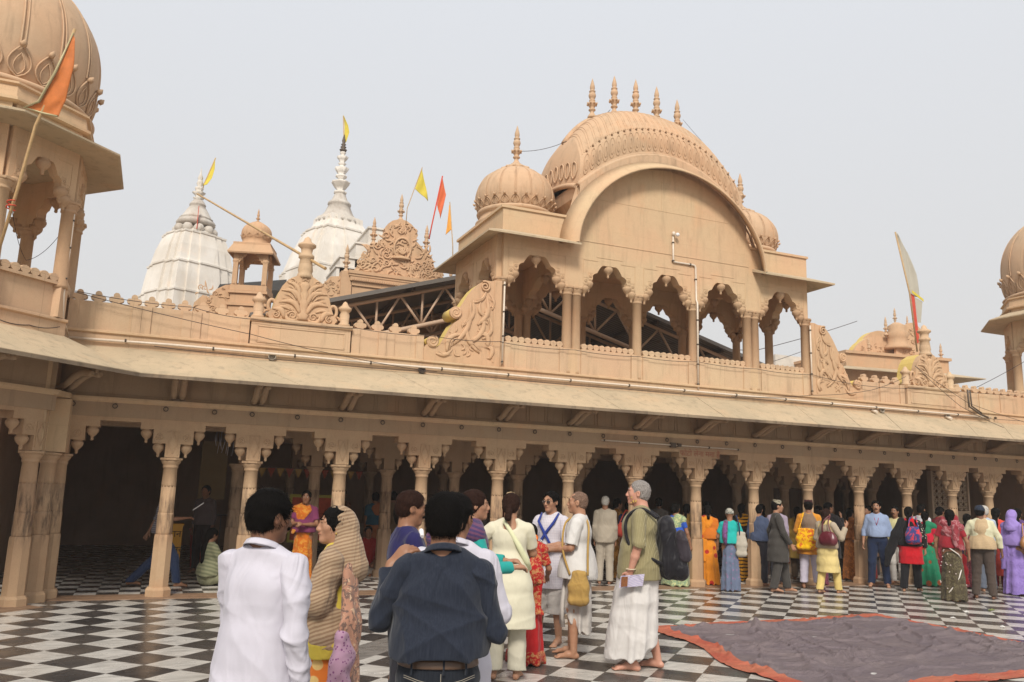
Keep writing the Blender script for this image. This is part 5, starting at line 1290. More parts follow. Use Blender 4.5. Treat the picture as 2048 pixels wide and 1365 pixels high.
class Fig:
    """joints of one figure in local space: +y is the way it faces, +x its right"""
    def __init__(s,H=1.68,sw=1,fat=1,L=None,Rr=None,lean=0,head=(0,0,0),feet=None,twist=0,bend=0,sit=False,knees=None):
        k=s.k=H/1.70; s.fat=fat; s.sw=sw; s.lean=lean
        def up(p): # lean the torso about the hips
            p=A3(*p)*k; 
            if lean and p[2]>.92*k: z=p[2]-.92*k; c,n=math.cos(lean),math.sin(lean); y=p[1]*c+z*n; z2=z*c-p[1]*n; p=A3(p[0],y,.92*k+z2)
            return p
        s.up=up
        s.sh=[up((-.160*sw,-.012,1.365)),up((.160*sw,-.012,1.365))]
        dl=[(-.200*sw,-.035,1.09),(-.205*sw,.03,.845)]; dr=[(.200*sw,-.035,1.09),(.205*sw,.03,.845)]
        s.arm=[]
        for i,a in enumerate((L or dl,Rr or dr)): s.arm.append([A3(*a[0])*k,A3(*a[1])*k]+([nrm(a[2])] if len(a)>2 else [None]))
        s.hip=[A3(-.085,0,.90)*k,A3(.085,0,.90)*k]
        ft=feet or [(-.10,0,0),(.10,0,0)]
        s.foot=[A3(*f)*k for f in ft]
        s.kn=[]
        for i in (0,1):
            f=s.foot[i]; kn=(s.hip[i]+f+A3(0,0,.08*k))/2+A3(0,.025*k,0)
            if knees: kn=A3(*knees[i])*k
            s.kn.append(kn)
        s.fa=[0.0,0.0]
        s.hy,s.hp,s.hr=[R(a) for a in head]
        s.hc=up((0,.014,1.582)); s.nb=up((0,-.02,1.40))
    def hp_(s,p): # head-space point to local
        k=s.k; x,y,z=p; c,n=math.cos(s.hp),math.sin(s.hp); y,z=y*c-z*n,y*n+z*c
        c,n=math.cos(s.hr),math.sin(s.hr); x,z=x*c+z*n,-x*n+z*c
        c,n=math.cos(s.hy),math.sin(s.hy); x,y=x*c-y*n,x*n+y*c
        return s.hc+A3(x,y,z)*k
    def hrot(s):
        o=s.hp_((0,0,0)); return [tuple(nrm(s.hp_(e)-o)) for e in ((1,0,0),(0,1,0),(0,0,1))]
def head_sdf(S_,f,detail=True,jaw=1):
    k=f.k; P=f.hp_; E=lambda c,r,kk=.02,op='add': S_.ell(P(c),A3(*r)*k,kk,op,HR)
    M_=np.array(f.hrot()); HR=[M_[0],M_[1],M_[2]]
    HR=[[M_[j][i] for j in range(3)] for i in range(3)]  # columns = axes
    HR=np.array(HR)
    E((0,-.014,.030),(.077,.096,.088)); E((0,.026,-.020),(.063*jaw,.066,.092),.02)
    S_.cap(P((0,.03,-.060)),P((0,.062,-.086)),.044*k*jaw,.028*k,.025)
    if detail:
        for s in (-1,1):
            E((s*.040,.056,-.014),(.026,.022,.026),.02)
            S_.cap(P((s*.046,.074,.032)),P((s*.012,.089,.028)),.010*k,.010*k,.014)
            E((s*.031,.108,.010),(.018,.017,.012),.012,'sub')
            E((s*.030,.079,.009),(.015,.013,.011),.004)
            E((s*.011,.099,-.030),(.010,.011,.009),.008)
            S_.ell(P((s*.079,-.006,-.006)),A3(.009,.019,.031)*k,.006,'add',HR)
            E((s*.083,.0,-.004),(.005,.010,.018),.005,'sub')
        S_.cap(P((0,.088,.018)),P((0,.1085,-.023)),.009*k,.0125*k,.012)
        S_.cap(P((-.019,.088,-.053)),P((.019,.088,-.053)),.0075*k,.0075*k,.006); E((0,.095,-.049),(.014,.008,.0065),.005); E((0,.092,-.062),(.016,.009,.0075),.005)
        E((0,.076,-.090),(.021,.018,.017),.018)
    else:
        S_.cap(P((0,.086,.016)),P((0,.105,-.024)),.011*k,.013*k,.012)
        for s in (-1,1): S_.ell(P((s*.079,-.006,-.006)),A3(.012,.019,.030)*k,.006,'add',HR); E((s*.031,.100,.010),(.018,.017,.013),.012,'sub')
        E((0,.088,-.055),(.020,.012,.010),.01)
    S_.cap(P((0,-.022,-.045)),f.nb,.054*k*(.92+.08*f.fat),.060*k*f.fat**.5,.03)
def belt(f,parent,h,mat=None,g=.014):
    k=f.k; ft=f.fat; S_=SDF(); g2=.008
    S_.ell((0,-.004*k,.94*k),((.152*ft**.5+g+g2)*k,(.108*ft+g+g2)*k,.13*k),.05); S_.cap((-.04*k,0,.98*k),(.04*k,0,.98*k),(.106*ft**.7+g*.5+g2)*k,(.106*ft**.7+g*.5+g2)*k,.05)
    S_.cut((0,0,1),1.003*k); S_.cut((0,0,-1),-.965*k); return link('belt',S_.mesh('belt',h),mat,parent)
def hand(S_,W,d,n,k,curl=.5,side=1,far=False,spread=1):
    """W wrist, d pointing direction, n back-of-hand normal"""
    d=nrm(d); n=nrm(np.array(n)-d*np.dot(n,d)); sx=np.cross(d,n)*side   # sx points to the little finger side
    S_.cap(W,W+d*.075*k,.025*k,.038*k,.012,(n,1.7))
    r=(.0095 if not far else .0125)*k
    for i,(o,L) in enumerate(((-.030,.066),(-.010,.074),(.010,.070),(.029,.055))):
        p=W+d*.080*k+sx*o*k*spread; a=curl*(.8+.12*i); dd=d+sx*o*2.0*spread
        for j,l in enumerate((.42,.33,.25)):
            ang=a*(j+.55); v=nrm(nrm(dd)*math.cos(ang)-n*math.sin(ang)); q=p+v*L*l*k; S_.cap(p,q,r*(1-.08*j),r*(.95-.1*j),.004); p=q
    p=W+d*.022*k-sx*.028*k; q=p+nrm(d*.7-sx*.75-n*.25)*.038*k; S_.cap(p,q,.0125*k,.0105*k,.008); S_.cap(q,q+nrm(d*.95-sx*.25-n*.4)*.030*k,.0105*k,.0088*k,.004)
def foot(S_,f,i,far=False):
    k=f.k; F=f.foot[i]; fa=R(f.ftang[i]) if hasattr(f,'ftang') else (R(8) if i==0 else R(-8))
    c,s=math.cos(fa),math.sin(fa); Q=lambda x,y,z:F+A3(x*c-y*s,x*s+y*c,z)*k
    S_.cap(Q(0,-.045,.032),Q(0,.045,.050),.030*k,.034*k,.02); S_.cap(Q(0,.03,.045),Q(.0,.13,.026),.034*k,.030*k,.02,((0,0,1),1.25))
    sg=-1 if i==1 else 1   # big toe is on the inner side
    if far: S_.cap(Q(-.015,.15,.018),Q(.02,.15,.018),.02*k,.018*k,.01); return
    for j,(x,L,r) in enumerate(((.026,.052,.0135),(.008,.050,.0105),(-.007,.045,.010),(-.020,.038,.0095),(-.032,.030,.009))):
        S_.cap(Q(sg*x*.9,.128,.019),Q(sg*x*1.05,.128+L,.012),r*k,r*.85*k,.005)
def limbs(S_,f,grow=0,armr=(.050,.040,.034,.024),legr=(.082,.058,.056,.036)):
    pass
def body(f,h,far=False,hands=((.5,),(.5,)),curl=(.5,.5),detail=None,jaw=1,hn=(None,None)):
    S_=SDF(); k=f.k; ft=f.fat; up=f.up; sw=f.sw
    S_.ell(up((0,0,1.27)),(.150*k*sw,.098*k*ft,.16*k),.05); S_.ell(up((0,.012,1.07)),(.128*k*ft,.098*k*ft,.15*k),.05); S_.ell(A3(0,-.005,.93)*k,(.150*k*ft**.5,.105*k*ft,.11*k),.05)
    for i in (0,1):
        s=-1 if i==0 else 1; sh=f.sh[i]; el,wr=f.arm[i][:2]
        S_.cap(up((s*.02,-.02,1.425)),sh,.040*k,.050*k,.03)
        S_.ch([sh,el,el*.55+wr*.45,wr],[.044*k*ft**.3,.036*k*ft**.3,.035*k*ft**.3,.024*k],.015)
        d=nrm(wr-el); 
        if f.arm[i][2] is not None: d=f.arm[i][2]
        n=hn[i] if hn[i] is not None else (s*1.,0,0) if abs(d[2])>.7 else (0,0,1)
        hand(S_,wr,d,n,k*1.02,curl[i],1 if i==1 else -1,far)
        kn=f.kn[i]; F=f.foot[i]
        S_.ch([f.hip[i],kn],[.084*k*ft**.5,.056*k],.03); S_.ch([kn,kn*.68+(F+A3(0,-.015,.07)*k)*.32+A3(0,-.012,0),F+A3(0,-.015,.075)*k],[.054*k,.054*k,.036*k],.02); foot(S_,f,i,far)
    head_sdf(S_,f,not far if detail is None else detail,jaw)
    S_.cut((0,0,-1),-.001)
    return S_.mesh('body',h)
def wrinkle(a,seed=0,kz=6,kx=5.5,z0=None):
    rs=np.random.default_rng(seed); D_=[(nrm(rs.normal(size=3)*(1,1,1.2)),rs.uniform(.7,1.5),rs.uniform(0,6),nrm(rs.normal(size=3)),rs.uniform(0,6)) for _ in range(5)]
    def fn(x,y,z):
        o=0
        for d,fr,ph,e,p2 in D_:
            t=(x*d[0]*kx+y*d[1]*kx+z*d[2]*kz)*fr*1.5; q_=x*e[0]+y*e[1]+z*e[2]; o=o+(1-np.abs(np.sin(t+ph+1.1*np.sin(q_*7+p2))))**2.5*(.4+.8*np.sin(q_*5+2*p2+ph)**2)
        return -a*(o/len(D_)-.25)*3.2
    return fn
def torso_prims(S_,f,g,hem,flare=1,waist=1.0,ft=None,box=0):
    k=f.k; ft=ft or f.fat; up=f.up; sw=f.sw
    S_.ell(up((0,-.0,1.27)),((.148*sw+g)*k,(.106*ft+g)*k,.170*k),.05)
    S_.ell(up((0,.012,1.08)),((.130*ft+g)*k,(.102*ft+g)*k,.17*k),.06)
    S_.cap(up((-.035,-.018,1.405)),up((.035,-.018,1.405)),.045*k+g*k,.045*k+g*k,.05)
    if hem<1.1:
        nseg=3; zt=1.02 if hem<.95 else 1.10
        if box:
            S_.cap(up((-.045-box*.3,-.005,1.26)),(-(.045+box*.3)*k,0,zt*k),(.088+g)*k*ft**.5,(.104+g)*k*ft**.5,.06); S_.cap(up((.045+box*.3,-.005,1.26)),((.045+box*.3)*k,0,zt*k),(.088+g)*k*ft**.5,(.104+g)*k*ft**.5,.06)
        for j in range(nseg):
            z0=zt-(zt-hem)*j/nseg; z1=zt-(zt-hem)*(j+1)/nseg
            r0=(.118+g)*(1+(flare-1)*j/nseg)*k*ft**.5; r1=(.118+g)*(1+(flare-1)*(j+1)/nseg)*k*ft**.5
            S_.cap((-.045*k,0,z0*k),(.045*k,0,z0*k),r0,r0,.05); S_.cap((0,0,z0*k),(0,0,z1*k),r0,r1,.05)
            S_.cap((-.05*k,0,z1*k),(.05*k,0,z1*k),r1,r1,.05)
def sleeve(S_,f,i,g,frac,cut=True,r=(.051,.039,.035,.030)):
    k=f.k; s=-1 if i==0 else 1; sh=f.sh[i]; el,wr=f.arm[i][:2]
    S_.cap(f.up((s*.02,-.02,1.425)),sh,(.038+g*.7)*k,(.046+g*.7)*k,.04)
    L1=np.linalg.norm(el-sh);L2=np.linalg.norm(wr-el); L=(L1+L2)*frac
    pts=[sh];rs=[(r[0]+g)*k]
    if L<=L1: e=sh+(el-sh)*L/L1; pts.append(e); rs.append((r[1]+g*1.3)*k)
    else: e=el+(wr-el)*(L-L1)/L2; pts+=[el,e]; rs+=[(r[1]+g)*k,(r[3]+g)*k]
    S_.ch(pts,rs,.02)
    # flat sleeve end
    d=nrm(pts[-1]-pts[-2]); rr=rs[-1]*1.8
    S_.cap(e+d*(rr*1.0+.002),e+d*(rr*2.0),rr,rr,.004,None,'sub') if False else S_.p.append(('cap',e+d*(rr),e+d*(rr*1.4),rr,rr,.004,None,'sub'))
def shirt(f,name,mat,h,parent,g=.012,hem=.86,sl=(.98,.98),flare=1.05,neck=.062,wr=.006,seed=1,collar=None,open_back=0,ft=None,tuck=None,vneck=False,low=0,box=0):
    S_=SDF()
    sep=h<.0095; SL=[]
    for i in (0,1):
        if sl[i]>0:
            if sep: T=SDF(); sleeve(T,f,i,g*.9,sl[i]); T.p.pop(0); SL.append(T.mesh('sleeve',h,wrinkle(wr*1.0,seed+3+i,11,9)))
            else: sleeve(S_,f,i,g*.9,sl[i])
    torso_prims(S_,f,g,hem,flare,ft=ft,box=box)
    if sep:
        for s in (-1,1): S_.cap(f.up((s*.02,-.02,1.425)),f.sh[0 if s<0 else 1],(.038+g*.7)*f.k,(.046+g*.8)*f.k,.04)
    S_.cut((0,0,-1),-hem*f.k)
    if collar: neck=.055
    S_.cut((0,0,-1),-min(hem,.55)*f.k) if False else None
    k=f.k; nb=f.up((0,-.012,1.47)); S_.cap(nb-A3(0,0,.02*k)-A3(0,.0,low*k),f.hp_((0,-.015,0)),neck*k,neck*k*1.05,.01,None,'sub')
    if vneck: S_.cap(f.up((0,.10,1.33)),f.up((0,.05,1.46)),.03*k,.05*k,.01,None,'sub')
    if open_back: S_.ell(f.up((0,-.10,1.41)),(.075*k,.05*k,open_back*k),.015,'sub')
    o=link(name,S_.mesh(name,h,wrinkle(wr,seed)),mat,parent)
    for q_ in SL: link('sleeve',q_,mat,o)
    if collar: 
        m=MB(); n=22
        for (rr,zz,th) in ((.066,0,.0),):
            pts=[];v=[];fq=[]
            for j in range(n+1):
                a=-PI/2+.35+ (2*PI-.0-.7)*j/n +PI  # gap at the front
                a=PI/2+.22+(2*PI-.44)*j/n
                up_=f.up((.068*math.cos(a),-.018+.066*math.sin(a),1.468-.026*math.sin(a))); lo_=f.up((.092*math.cos(a),-.022+.090*math.sin(a),1.428-.034*math.sin(a)))
                u2=f.up((.062*math.cos(a),-.014+.058*math.sin(a),1.40-.022*math.sin(a)))
                v+=[tuple(u2),tuple(up_+A3(0,0,.018*k)),tuple(lo_)]
            for j in range(n): 
                b=j*3; fq+=[(b,b+3,b+4,b+1),(b+1,b+4,b+5,b+2)]
            m.add(v,fq,True)
        c=m.build('collar',mat,o); c.modifiers.new('s','SOLIDIFY').thickness=.006
        c.modifiers.new('b','SUBSURF').levels=1; c.modifiers['b'].render_levels=1
    return o
def trousers(f,mat,h,parent,name='trousers',g=.014,top=1.0,hem=.07,flare=1,wr=.005,seed=2,crotch=None):
    S_=SDF(); k=f.k; ft=f.fat
    S_.ell((0,-.004*k,.94*k),((.152*ft**.5+g)*k,(.108*ft+g)*k,.13*k),.05)
    S_.cap((-.04*k,0,.98*k),(.04*k,0,.98*k),(.106*ft**.7+g*.5)*k,(.106*ft**.7+g*.5)*k,.05)
    for i in (0,1):
        F=f.foot[i]+A3(0,-.02,.06)*k; S_.ch([f.hip[i],f.kn[i]],[(.086*ft**.5+g)*k,(.062+g)*k],.03); S_.ch([f.kn[i],F],[(.060+g)*k,(.046+g*1.2)*k*flare],.02)
    S_.cut((0,0,1),top*k); S_.cut((0,0,-1),-hem*k)
    return link(name,S_.mesh(name,h,wrinkle(wr,seed,14,6)),mat,parent)
def skirt(f,mat,h,parent,name='sari_skirt',top=1.0,hem=.03,r0=(.135,.115),r1=(.24,.20),nf=11,fa=.014,seed=3,off=(0,0),pleat=0,cutp=None,wr=.004):
    k=f.k; S_=SDF(); n=5
    for j in range(n):
        t0,t1=j/n,(j+1)/n; z0=top-(top-hem+.0)*t0; z1=top-(top-hem)*t1
        e=lambda t:t**.8
        ra0,ra1=r0[1]+(r1[1]-r0[1])*e(t0),r0[1]+(r1[1]-r0[1])*e(t1); d0,d1=(r0[0]-r0[1])+((r1[0]-r1[1])-(r0[0]-r0[1]))*t0,(r0[0]-r0[1])+((r1[0]-r1[1])-(r0[0]-r0[1]))*t1
        ox0,ox1=off[0]*t0,off[0]*t1;oy0,oy1=off[1]*t0,off[1]*t1
        d0=max(d0,0);d1=max(d1,0)
        for sx in (-1,0,1): S_.cap(((ox0+sx*d0)*k,oy0*k,z0*k),((ox1+sx*d1)*k,oy1*k,z1*k),ra0*k,ra1*k,.03)
    S_.cut((0,0,1),top*k); S_.cut((0,0,-1),-hem*k)
    for c in (cutp or []): S_.cut(*c)
    W=wrinkle(wr,seed,10,7); rs=np.random.default_rng(seed); ph=rs.uniform(0,6,4)
    def disp(x,y,z):
        t=np.clip((top*k-z)/((top-hem)*k),0,1); th=np.arctan2(y-off[1]*t,x-off[0]*t)
        s=np.sin(nf*th+ph[0]+1.2*np.sin(2*th+ph[1])+1.5*t*np.sin(3*th+ph[2]))
        return -fa*(t**.7)*np.where(s>0,s**.7,-.5*np.abs(s))+W(x,y,z)
    return link(name,S_.mesh(name,h,disp,.02),mat,parent)
def pallu(f,mat,h,parent,name='sari_drape',side=1,g=.026,lo=.95,band=(.0,.32),tail=None,tl=.5,head=False,ft=None,seed=5,wr=.006):
    """cloth over one shoulder: torso shell between two slanted planes"""
    k=f.k; S_=SDF(); torso_prims(S_,f,g,.9,1.05,ft=ft); i=1 if side>0 else 0
    S_.cap(f.up((side*.05,-.015,1.41)),f.sh[i],(.058+g)*k,(.060+g)*k,.04)
    S_.cut((0,0,-1),-lo*k)
    c=(1.22)*k; nx=side*.80; S_.cut((-nx,0,-.55),-.55*c+.0+band[0]); 
    S_.cap(f.up((0,-.012,1.45)),f.hp_((0,-.015,0)),.066*k,.07*k,.01,None,'sub')
    o=link(name,S_.mesh(name,h,wrinkle(wr,seed,7,11)),mat,parent)
    if tail:
        T=SDF(); a=f.up((side*.12,-.10,1.36)); b=A3(side*.13,-.155,tl)*1.0; b=A3(b[0]*k,b[1]*k,tl*k); T.ch([a,(a+b)/2+A3(0,-.01,0),b],[.05*k,.075*k,.095*k],.03,((0,1,0),3.5)); T.cut((0,0,-1),-tl*k)
        rs=np.random.default_rng(seed)
        W=lambda x,y,z:-.007*np.sin(x*70+2*np.sin(z*6))
        link('drape_tail',T.mesh('drape_tail',h,W),mat,o)
    return o
def hair(f,kind,mat,h,parent,seed=4):
    S_=SDF(); P=f.hp_; k=f.k; M_=np.array(f.hrot()).T
    E=lambda c,r,kk=.02,op='add': S_.ell(P(c),A3(*r)*k,kk,op,M_)
    nm='hair'
    if kind in ('short','thin','shaved','thick'):
        g={'short':.011,'thin':.006,'shaved':.002,'thick':.014}[kind]
        E((0,-.016,.032),(.078+g,.097+g,.088+g)); E((0,-.040,-.012),(.066+g,.066+g,.068+g))
        E((0,.085,-.020),(.078,.070,.098 if kind!='shaved' else .10),.008,'sub'); 
        for s in (-1,1): E((s*.085,.012,-.030),(.022,.040,.050),.008,'sub')
        n,c=nrm(P((0,0,-1))-P((0,0,0))),None; q=P((0,0,-.072)); S_.cut(n,float(n@q))
    elif kind in ('bun','tied','long','ponytail','braid'):
        g=.012; E((0,-.016,.030),(.078+g,.097+g,.086+g)); E((0,-.045,-.020),(.068+g,.062+g,.07+g))
        E((0,.088,-.028),(.066,.075,.098),.010,'sub')
        if kind=='bun': E((0,-.125,-.02),(.042,.038,.040),.01)
        if kind=='tied': S_.ch([P((0,-.09,-.05)),P((0,-.115,-.10)),P((0,-.12,-.16))],[.034*k,.030*k,.036*k],.01)
        if kind in('long','ponytail'):
            w=.055 if kind=='long' else .032; S_.ch([P((0,-.085,-.03)),f.up((0,-.135,1.36)),f.up((0,-.15,1.12 if kind=='long' else 1.2))],[w*k,w*k,w*.7*k],.03,((0,1,0),1.5))
        if kind=='braid': S_.ch([P((0,-.09,-.04))]+[f.up((.008*(-1)**j,-.14,1.36-.06*j)) for j in range(6)],[.03*k]+[.022*k,.026*k]*3,.01)
    elif kind=='beanie':
        nm='knit_cap'; E((0,-.016,.034),(.090,.108,.097)); q=P((0,0,-.005)); n=nrm(P((0,-.1,-1))-P((0,0,0))); S_.cut(n,float(n@q)); 
    elif kind=='topi':
        nm='cap'; S_.ch([P((0,-.012,.055)),P((0,-.016,.115))],[.090*k,.080*k],.02,None); 
        for z,s in ((.045,-1),(.128,1)): n=nrm(P((0,0,s))-P((0,0,0))); q=P((0,0,z)); S_.cut(n,float(n@q))
    elif kind=='scarf':   # cloth over the head falling to the shoulders
        nm='head_cloth'; E((0,-.016,.030),(.094,.112,.104)); S_.ch([P((0,-.06,-.03)),f.up((0,-.06,1.42)),f.up((0,-.07,1.34))],[.095*k,.105*k,.13*k],.05)
        S_.cap(f.up((-.09,-.02,1.39)),f.up((.09,-.02,1.39)),.075*k,.075*k,.05)
        E((0,.092,-.030),(.070,.088,.105),.012,'sub'); S_.cap(P((0,.05,-.10)),f.up((0,.16,1.30)),.06*k,.05*k,.02,None,'sub'); S_.cut((0,0,-1),-f.up((0,0,1.28))[2])
    sn=(kind in('short','thick') and h<.0095)*(2600 if kind=='thick' else 1300)+(kind in ('tied','bun','long') and h<.0085)*900+(kind=='thin' and h<.0095)*1200
    W=wrinkle(.0045 if kind!='scarf' else .006,seed,34 if kind!='scarf' else 16,34 if kind!='scarf' else 16)
    o=link(nm,S_.mesh(nm,h,W),mat,parent)
    if sn: strands(o,sn,f,mat,seed,.030 if kind!='thin' else .014)
    return o
def strands(o,n,f,mat,seed,L):
    me=o.data; N_=len(me.vertices); co=np.empty(N_*3,np.float32); me.vertices.foreach_get('co',co); co=co.reshape(-1,3); nr=np.empty(N_*3,np.float32); me.vertices.foreach_get('normal',nr); nr=nr.reshape(-1,3)
    rs=np.random.default_rng(seed); i=rs.integers(0,N_,n); c=co[i]; nn=nr[i]; crown=f.hp_((.01,-.05,.12)); d=c-crown; d-=nn*np.sum(d*nn,1,keepdims=True); d/=np.maximum(np.linalg.norm(d,axis=1,keepdims=True),1e-4); d+=rs.normal(0,.22,(n,3)); d/=np.linalg.norm(d,axis=1,keepdims=True)
    s=np.cross(nn,d); s/=np.maximum(np.linalg.norm(s,axis=1,keepdims=True),1e-6); LL=L*rs.uniform(.6,1.3,(n,1)); w=.0011
    lift=rs.uniform(.0,.13,(n,1)); p0=c-nn*.003; p1=c+d*LL*.5+nn*LL*lift; p2=c+d*LL+nn*LL*(lift*.7-.05)
    V=np.stack([p0-s*w,p0+s*w,p1-s*w,p1+s*w,p2],1).reshape(-1,3); b=np.arange(n)*5
    Q=np.concatenate([np.stack([b,b+1,b+3,b+2],1),np.stack([b+2,b+3,b+4,b+4],1)])
    m2=bpy.data.meshes.new('hair_strands'); F_=[tuple(q) for q in np.stack([b,b+1,b+3,b+2],1).tolist()]+[tuple(q) for q in np.stack([b+2,b+3,b+4],1).tolist()]; m2.from_pydata(V.tolist(),[],F_); link('hair_strands',m2,mat,o)
def face_bits(f,parent,h,brow=True,mous=False,glasses=False,eye=True,lips=True,hm=None):
    P=f.hp_;k=f.k
    for s in (-1,1):
        if eye:
            m=MB(); c=P((s*.030,.0805,.009)); m.lathe((0,0,0),[(0,-.0098*k)]+[(.0098*k*math.cos(a),.0098*k*math.sin(a)) for a in np.linspace(-1.2,1.2,7)]+[(0,.0098*k)],12)
            for i in range(len(m.v)): m.v[i]=(m.v[i][0]+c[0],m.v[i][1]+c[1],m.v[i][2]+c[2])
            e=m.build('eye',MEYE,parent)
            c=P((s*.0305,.0872,.009)); m=MB(); m.lathe(tuple(c),[(0,-.0052*k),(.0048*k,0),(0,.0052*k)],8); m.build('iris',MIRIS,e)
            m=MB(); m.tube([P((s*.018,.0885,.0165)),P((s*.030,.0905,.0185)),P((s*.043,.083,.0150))],[.0018*k,.0026*k,.0018*k],5); m.build('lashes',MIRIS,e)
        if brow: m=MB(); m.tube([P((s*.012,.0965,.034)),P((s*.030,.094,.040)),P((s*.052,.077,.035))],[.0028*k,.0042*k,.0018*k],6); m.build('eyebrow',hm or HB,parent)
    if mous: m=MB(); m.tube([P((-.030,.088,-.048)),P((-.012,.104,-.040)),P((0,.106,-.039)),P((.012,.104,-.040)),P((.030,.088,-.048))],[.004*k,.009*k,.008*k,.009*k,.004*k],7,flat=None); m.build('moustache',hm or HB,parent)
    if lips: m=MB(); m.tube([P((-.021,.092,-.0545)),P((-.008,.101,-.052)),P((.008,.101,-.052)),P((.021,.092,-.0545))],[.002*k,.0055*k,.0055*k,.002*k],6); m.build('lips',MLIP,parent)
    if glasses:
        m=MB(); pts=lambda s:[P((s*(.033+.024*math.cos(a)),.104-.006*abs(math.cos(a)),.008+.017*math.sin(a))) for a in np.linspace(0,2*PI,17)]
        for s in (-1,1):
            q=pts(s); m.add([P((s*.033,.105,.008))]+q[:-1],[(0,i+1,(i+1)%16+1) for i in range(16)]); m.tube(q,.0022,5,False); m.tube([P((s*.057,.098,.014)),P((s*.078,.03,.012)),P((s*.082,-.01,.006))],.002,5)
        m.tube([P((-.010,.106,.014)),P((.010,.106,.014))],.002,5); m.build('sunglasses' if glasses!='clear' else 'glasses',MDG,parent)
MDG=plain('dark_lens',(.03,.018,.012),.1,0,.8,.0)
def person(label,x,y,head,f,cat='person',group=None,z=0):
    """head: heading angle in degrees of the way the body faces (0 = +x)"""
    return thing('person',label,cat,(x,y,z),R(head-90),group)
def strap(parent,pts,mat,w=.035,name='strap',t=.004):
    m=MB(); P=[Vector(p) for p in pts]; Q=[]
    # smooth the polyline
    for i in range(len(P)-1):
        p0=P[max(i-1,0)];p1=P[i];p2=P[i+1];p3=P[min(i+2,len(P)-1)]
        for j in range(6):
            t_=j/6; Q.append(.5*((2*p1)+(p2-p0)*t_+(2*p0-5*p1+4*p2-p3)*t_**2+(3*p1-p0-3*p2+p3)*t_**3))
    Q.append(P[-1]); m.tube(Q,w/2,8)
    return m.build(name,mat,parent)
def bag(label,x,y,head,mat,cen,size,straps,z=0,h=.01,name='shoulder_bag',cat='bag',wr=.008,seed=8,droop=.1,sm=None,flap=None):
    """cloth bag in the figure's local space; cen=(x,y,z) of its middle, size=(w,d,h)"""
    t=thing(name,label,cat,(x,y,z),R(head-90)); S_=SDF(); w,d,hh=[a/2 for a in size]; c=A3(*cen); ax=0 if w>d else 1
    r=min(w,d); e=A3(1,0,0) if w>=d else A3(0,1,0); L=max(w,d)-r
    S_.cap(c-e*L+A3(0,0,-(hh-r)),c+e*L+A3(0,0,-(hh-r)),r,r,.03); S_.cap(c-e*L,c+e*L,r*.95,r*.95,.05); S_.cap(c-e*L*(1-droop)+A3(0,0,hh-r*.6),c+e*L*(1-droop)+A3(0,0,hh-r*.6),r*.6,r*.6,.05)
    S_.ell(c,(max(w,r)*.98 if ax==0 else r,r if ax==0 else max(d,r)*.98,hh),.03)
    link('bag_body',S_.mesh('bag_body',h,wrinkle(wr,seed,9,11)),mat,t)
    for s in straps: strap(t,s,sm or mat,.024)
    return t
def leaflet(label,x,y,head,mat,quad,name='leaflet'):
    t=thing(name,label,'leaflet',(x,y,0),R(head-90)); m=MB(); m.add(quad,[(0,1,2,3)]); o=m.build('sheet',mat,t); o.modifiers.new('s','SOLIDIFY').thickness=.002; return t
# ---------------- the people ----------------
def rel(x,y,a): return math.degrees(math.atan2(y,x))+a
def mk(label,x,y,a,H,h,skinm=None,group=None,curl=(.5,.5),hn=(None,None),jaw=1,fang=None,z=0,detail=None,**kw):
    f=Fig(H,**kw); 
    if fang: f.ftang=fang
    hd=rel(x,y,a); t=person(label,x,y,hd,f,group=group,z=z); far=h>.0095
    me=body(f,h,far,curl=curl,hn=hn,jaw=jaw,detail=detail); o=link('body',me,skinm or SK,t); return f,t,hd
WHITE=cloth('white_cotton_shirt',(.52,.50,.56),bump=.3); 
# --- man in the white shirt, nearest at the left
f,t,hd=mk('man seen from behind in a plain white long-sleeved shirt, nearest the left, black hair',.50,4.02,-34,1.665,.0065,SKD,fat=1.06,sw=1.06,head=(-26,-8,0),
  L=((-.20,.06,1.11),(-.10,.26,1.02)),Rr=((.232,-.07,1.09),(.245,-.01,.84)),curl=(.7,.5))
shirt(f,'shirt',WHITE,.0065,t,g=.020,hem=.74,sl=(.97,.97),flare=1.06,wr=.012,box=.04,seed=12,collar=True)
trousers(f,cloth('grey_trousers',(.10,.10,.11)),.012,t,top=.9)
hair(f,'thick',HB,.0055,t); face_bits(f,t,.006,mous=True)
# --- woman with the striped shawl
f,t,hd=mk('young woman in profile with a striped beige shawl over her head and orange dotted sari',1.03,5.06,74,1.575,.007,SKM,fat=.95,sw=.92,head=(24,0,0),
  L=((-.20,.03,1.13),(-.12,.27,1.08)),Rr=((.20,.04,1.13),(.06,.28,1.10)),curl=(.6,.4))
SH1=cloth('striped_beige_shawl',(.37,.265,.17),(.24,.155,.095),'stripeh',1.7)
S_=SDF()
for i in (0,1): sleeve(S_,f,i,.034,.80,r=(.05,.055,.05,.045))
torso_prims(S_,f,.026,.86,1.12)
k=f.k; S_.cap(A3(-.10,.14,1.12)*k,A3(.12,.14,1.10)*k,.09*k,.09*k,.06); S_.cut((0,0,-1),-.86*k); S_.cap(f.up((0,.0,1.45)),f.hp_((0,0,0)),.062*k,.07*k,.01,None,'sub')
o=link('shawl',S_.mesh('shawl',.007,lambda x,y,z:wrinkle(.007,3,6,8)(x,y,z)-.003*np.sin(60*z+25*y+14*x+3*np.sin(6*x+5*y))),SH1,t)
T=SDF(); T.ch([A3(-.10,-.13,1.30)*k,A3(-.17,-.17,1.0)*k,A3(-.16,-.19,.68)*k],[.06*k,.085*k,.075*k],.03,((.4,1,0),2.6)); T.cut((.2,0,-1),-.66*k)
SH2=cloth('red_patterned_shawl_end',(.40,.21,.14),(.16,.10,.08),'print',1.6,c3=(.52,.36,.24))
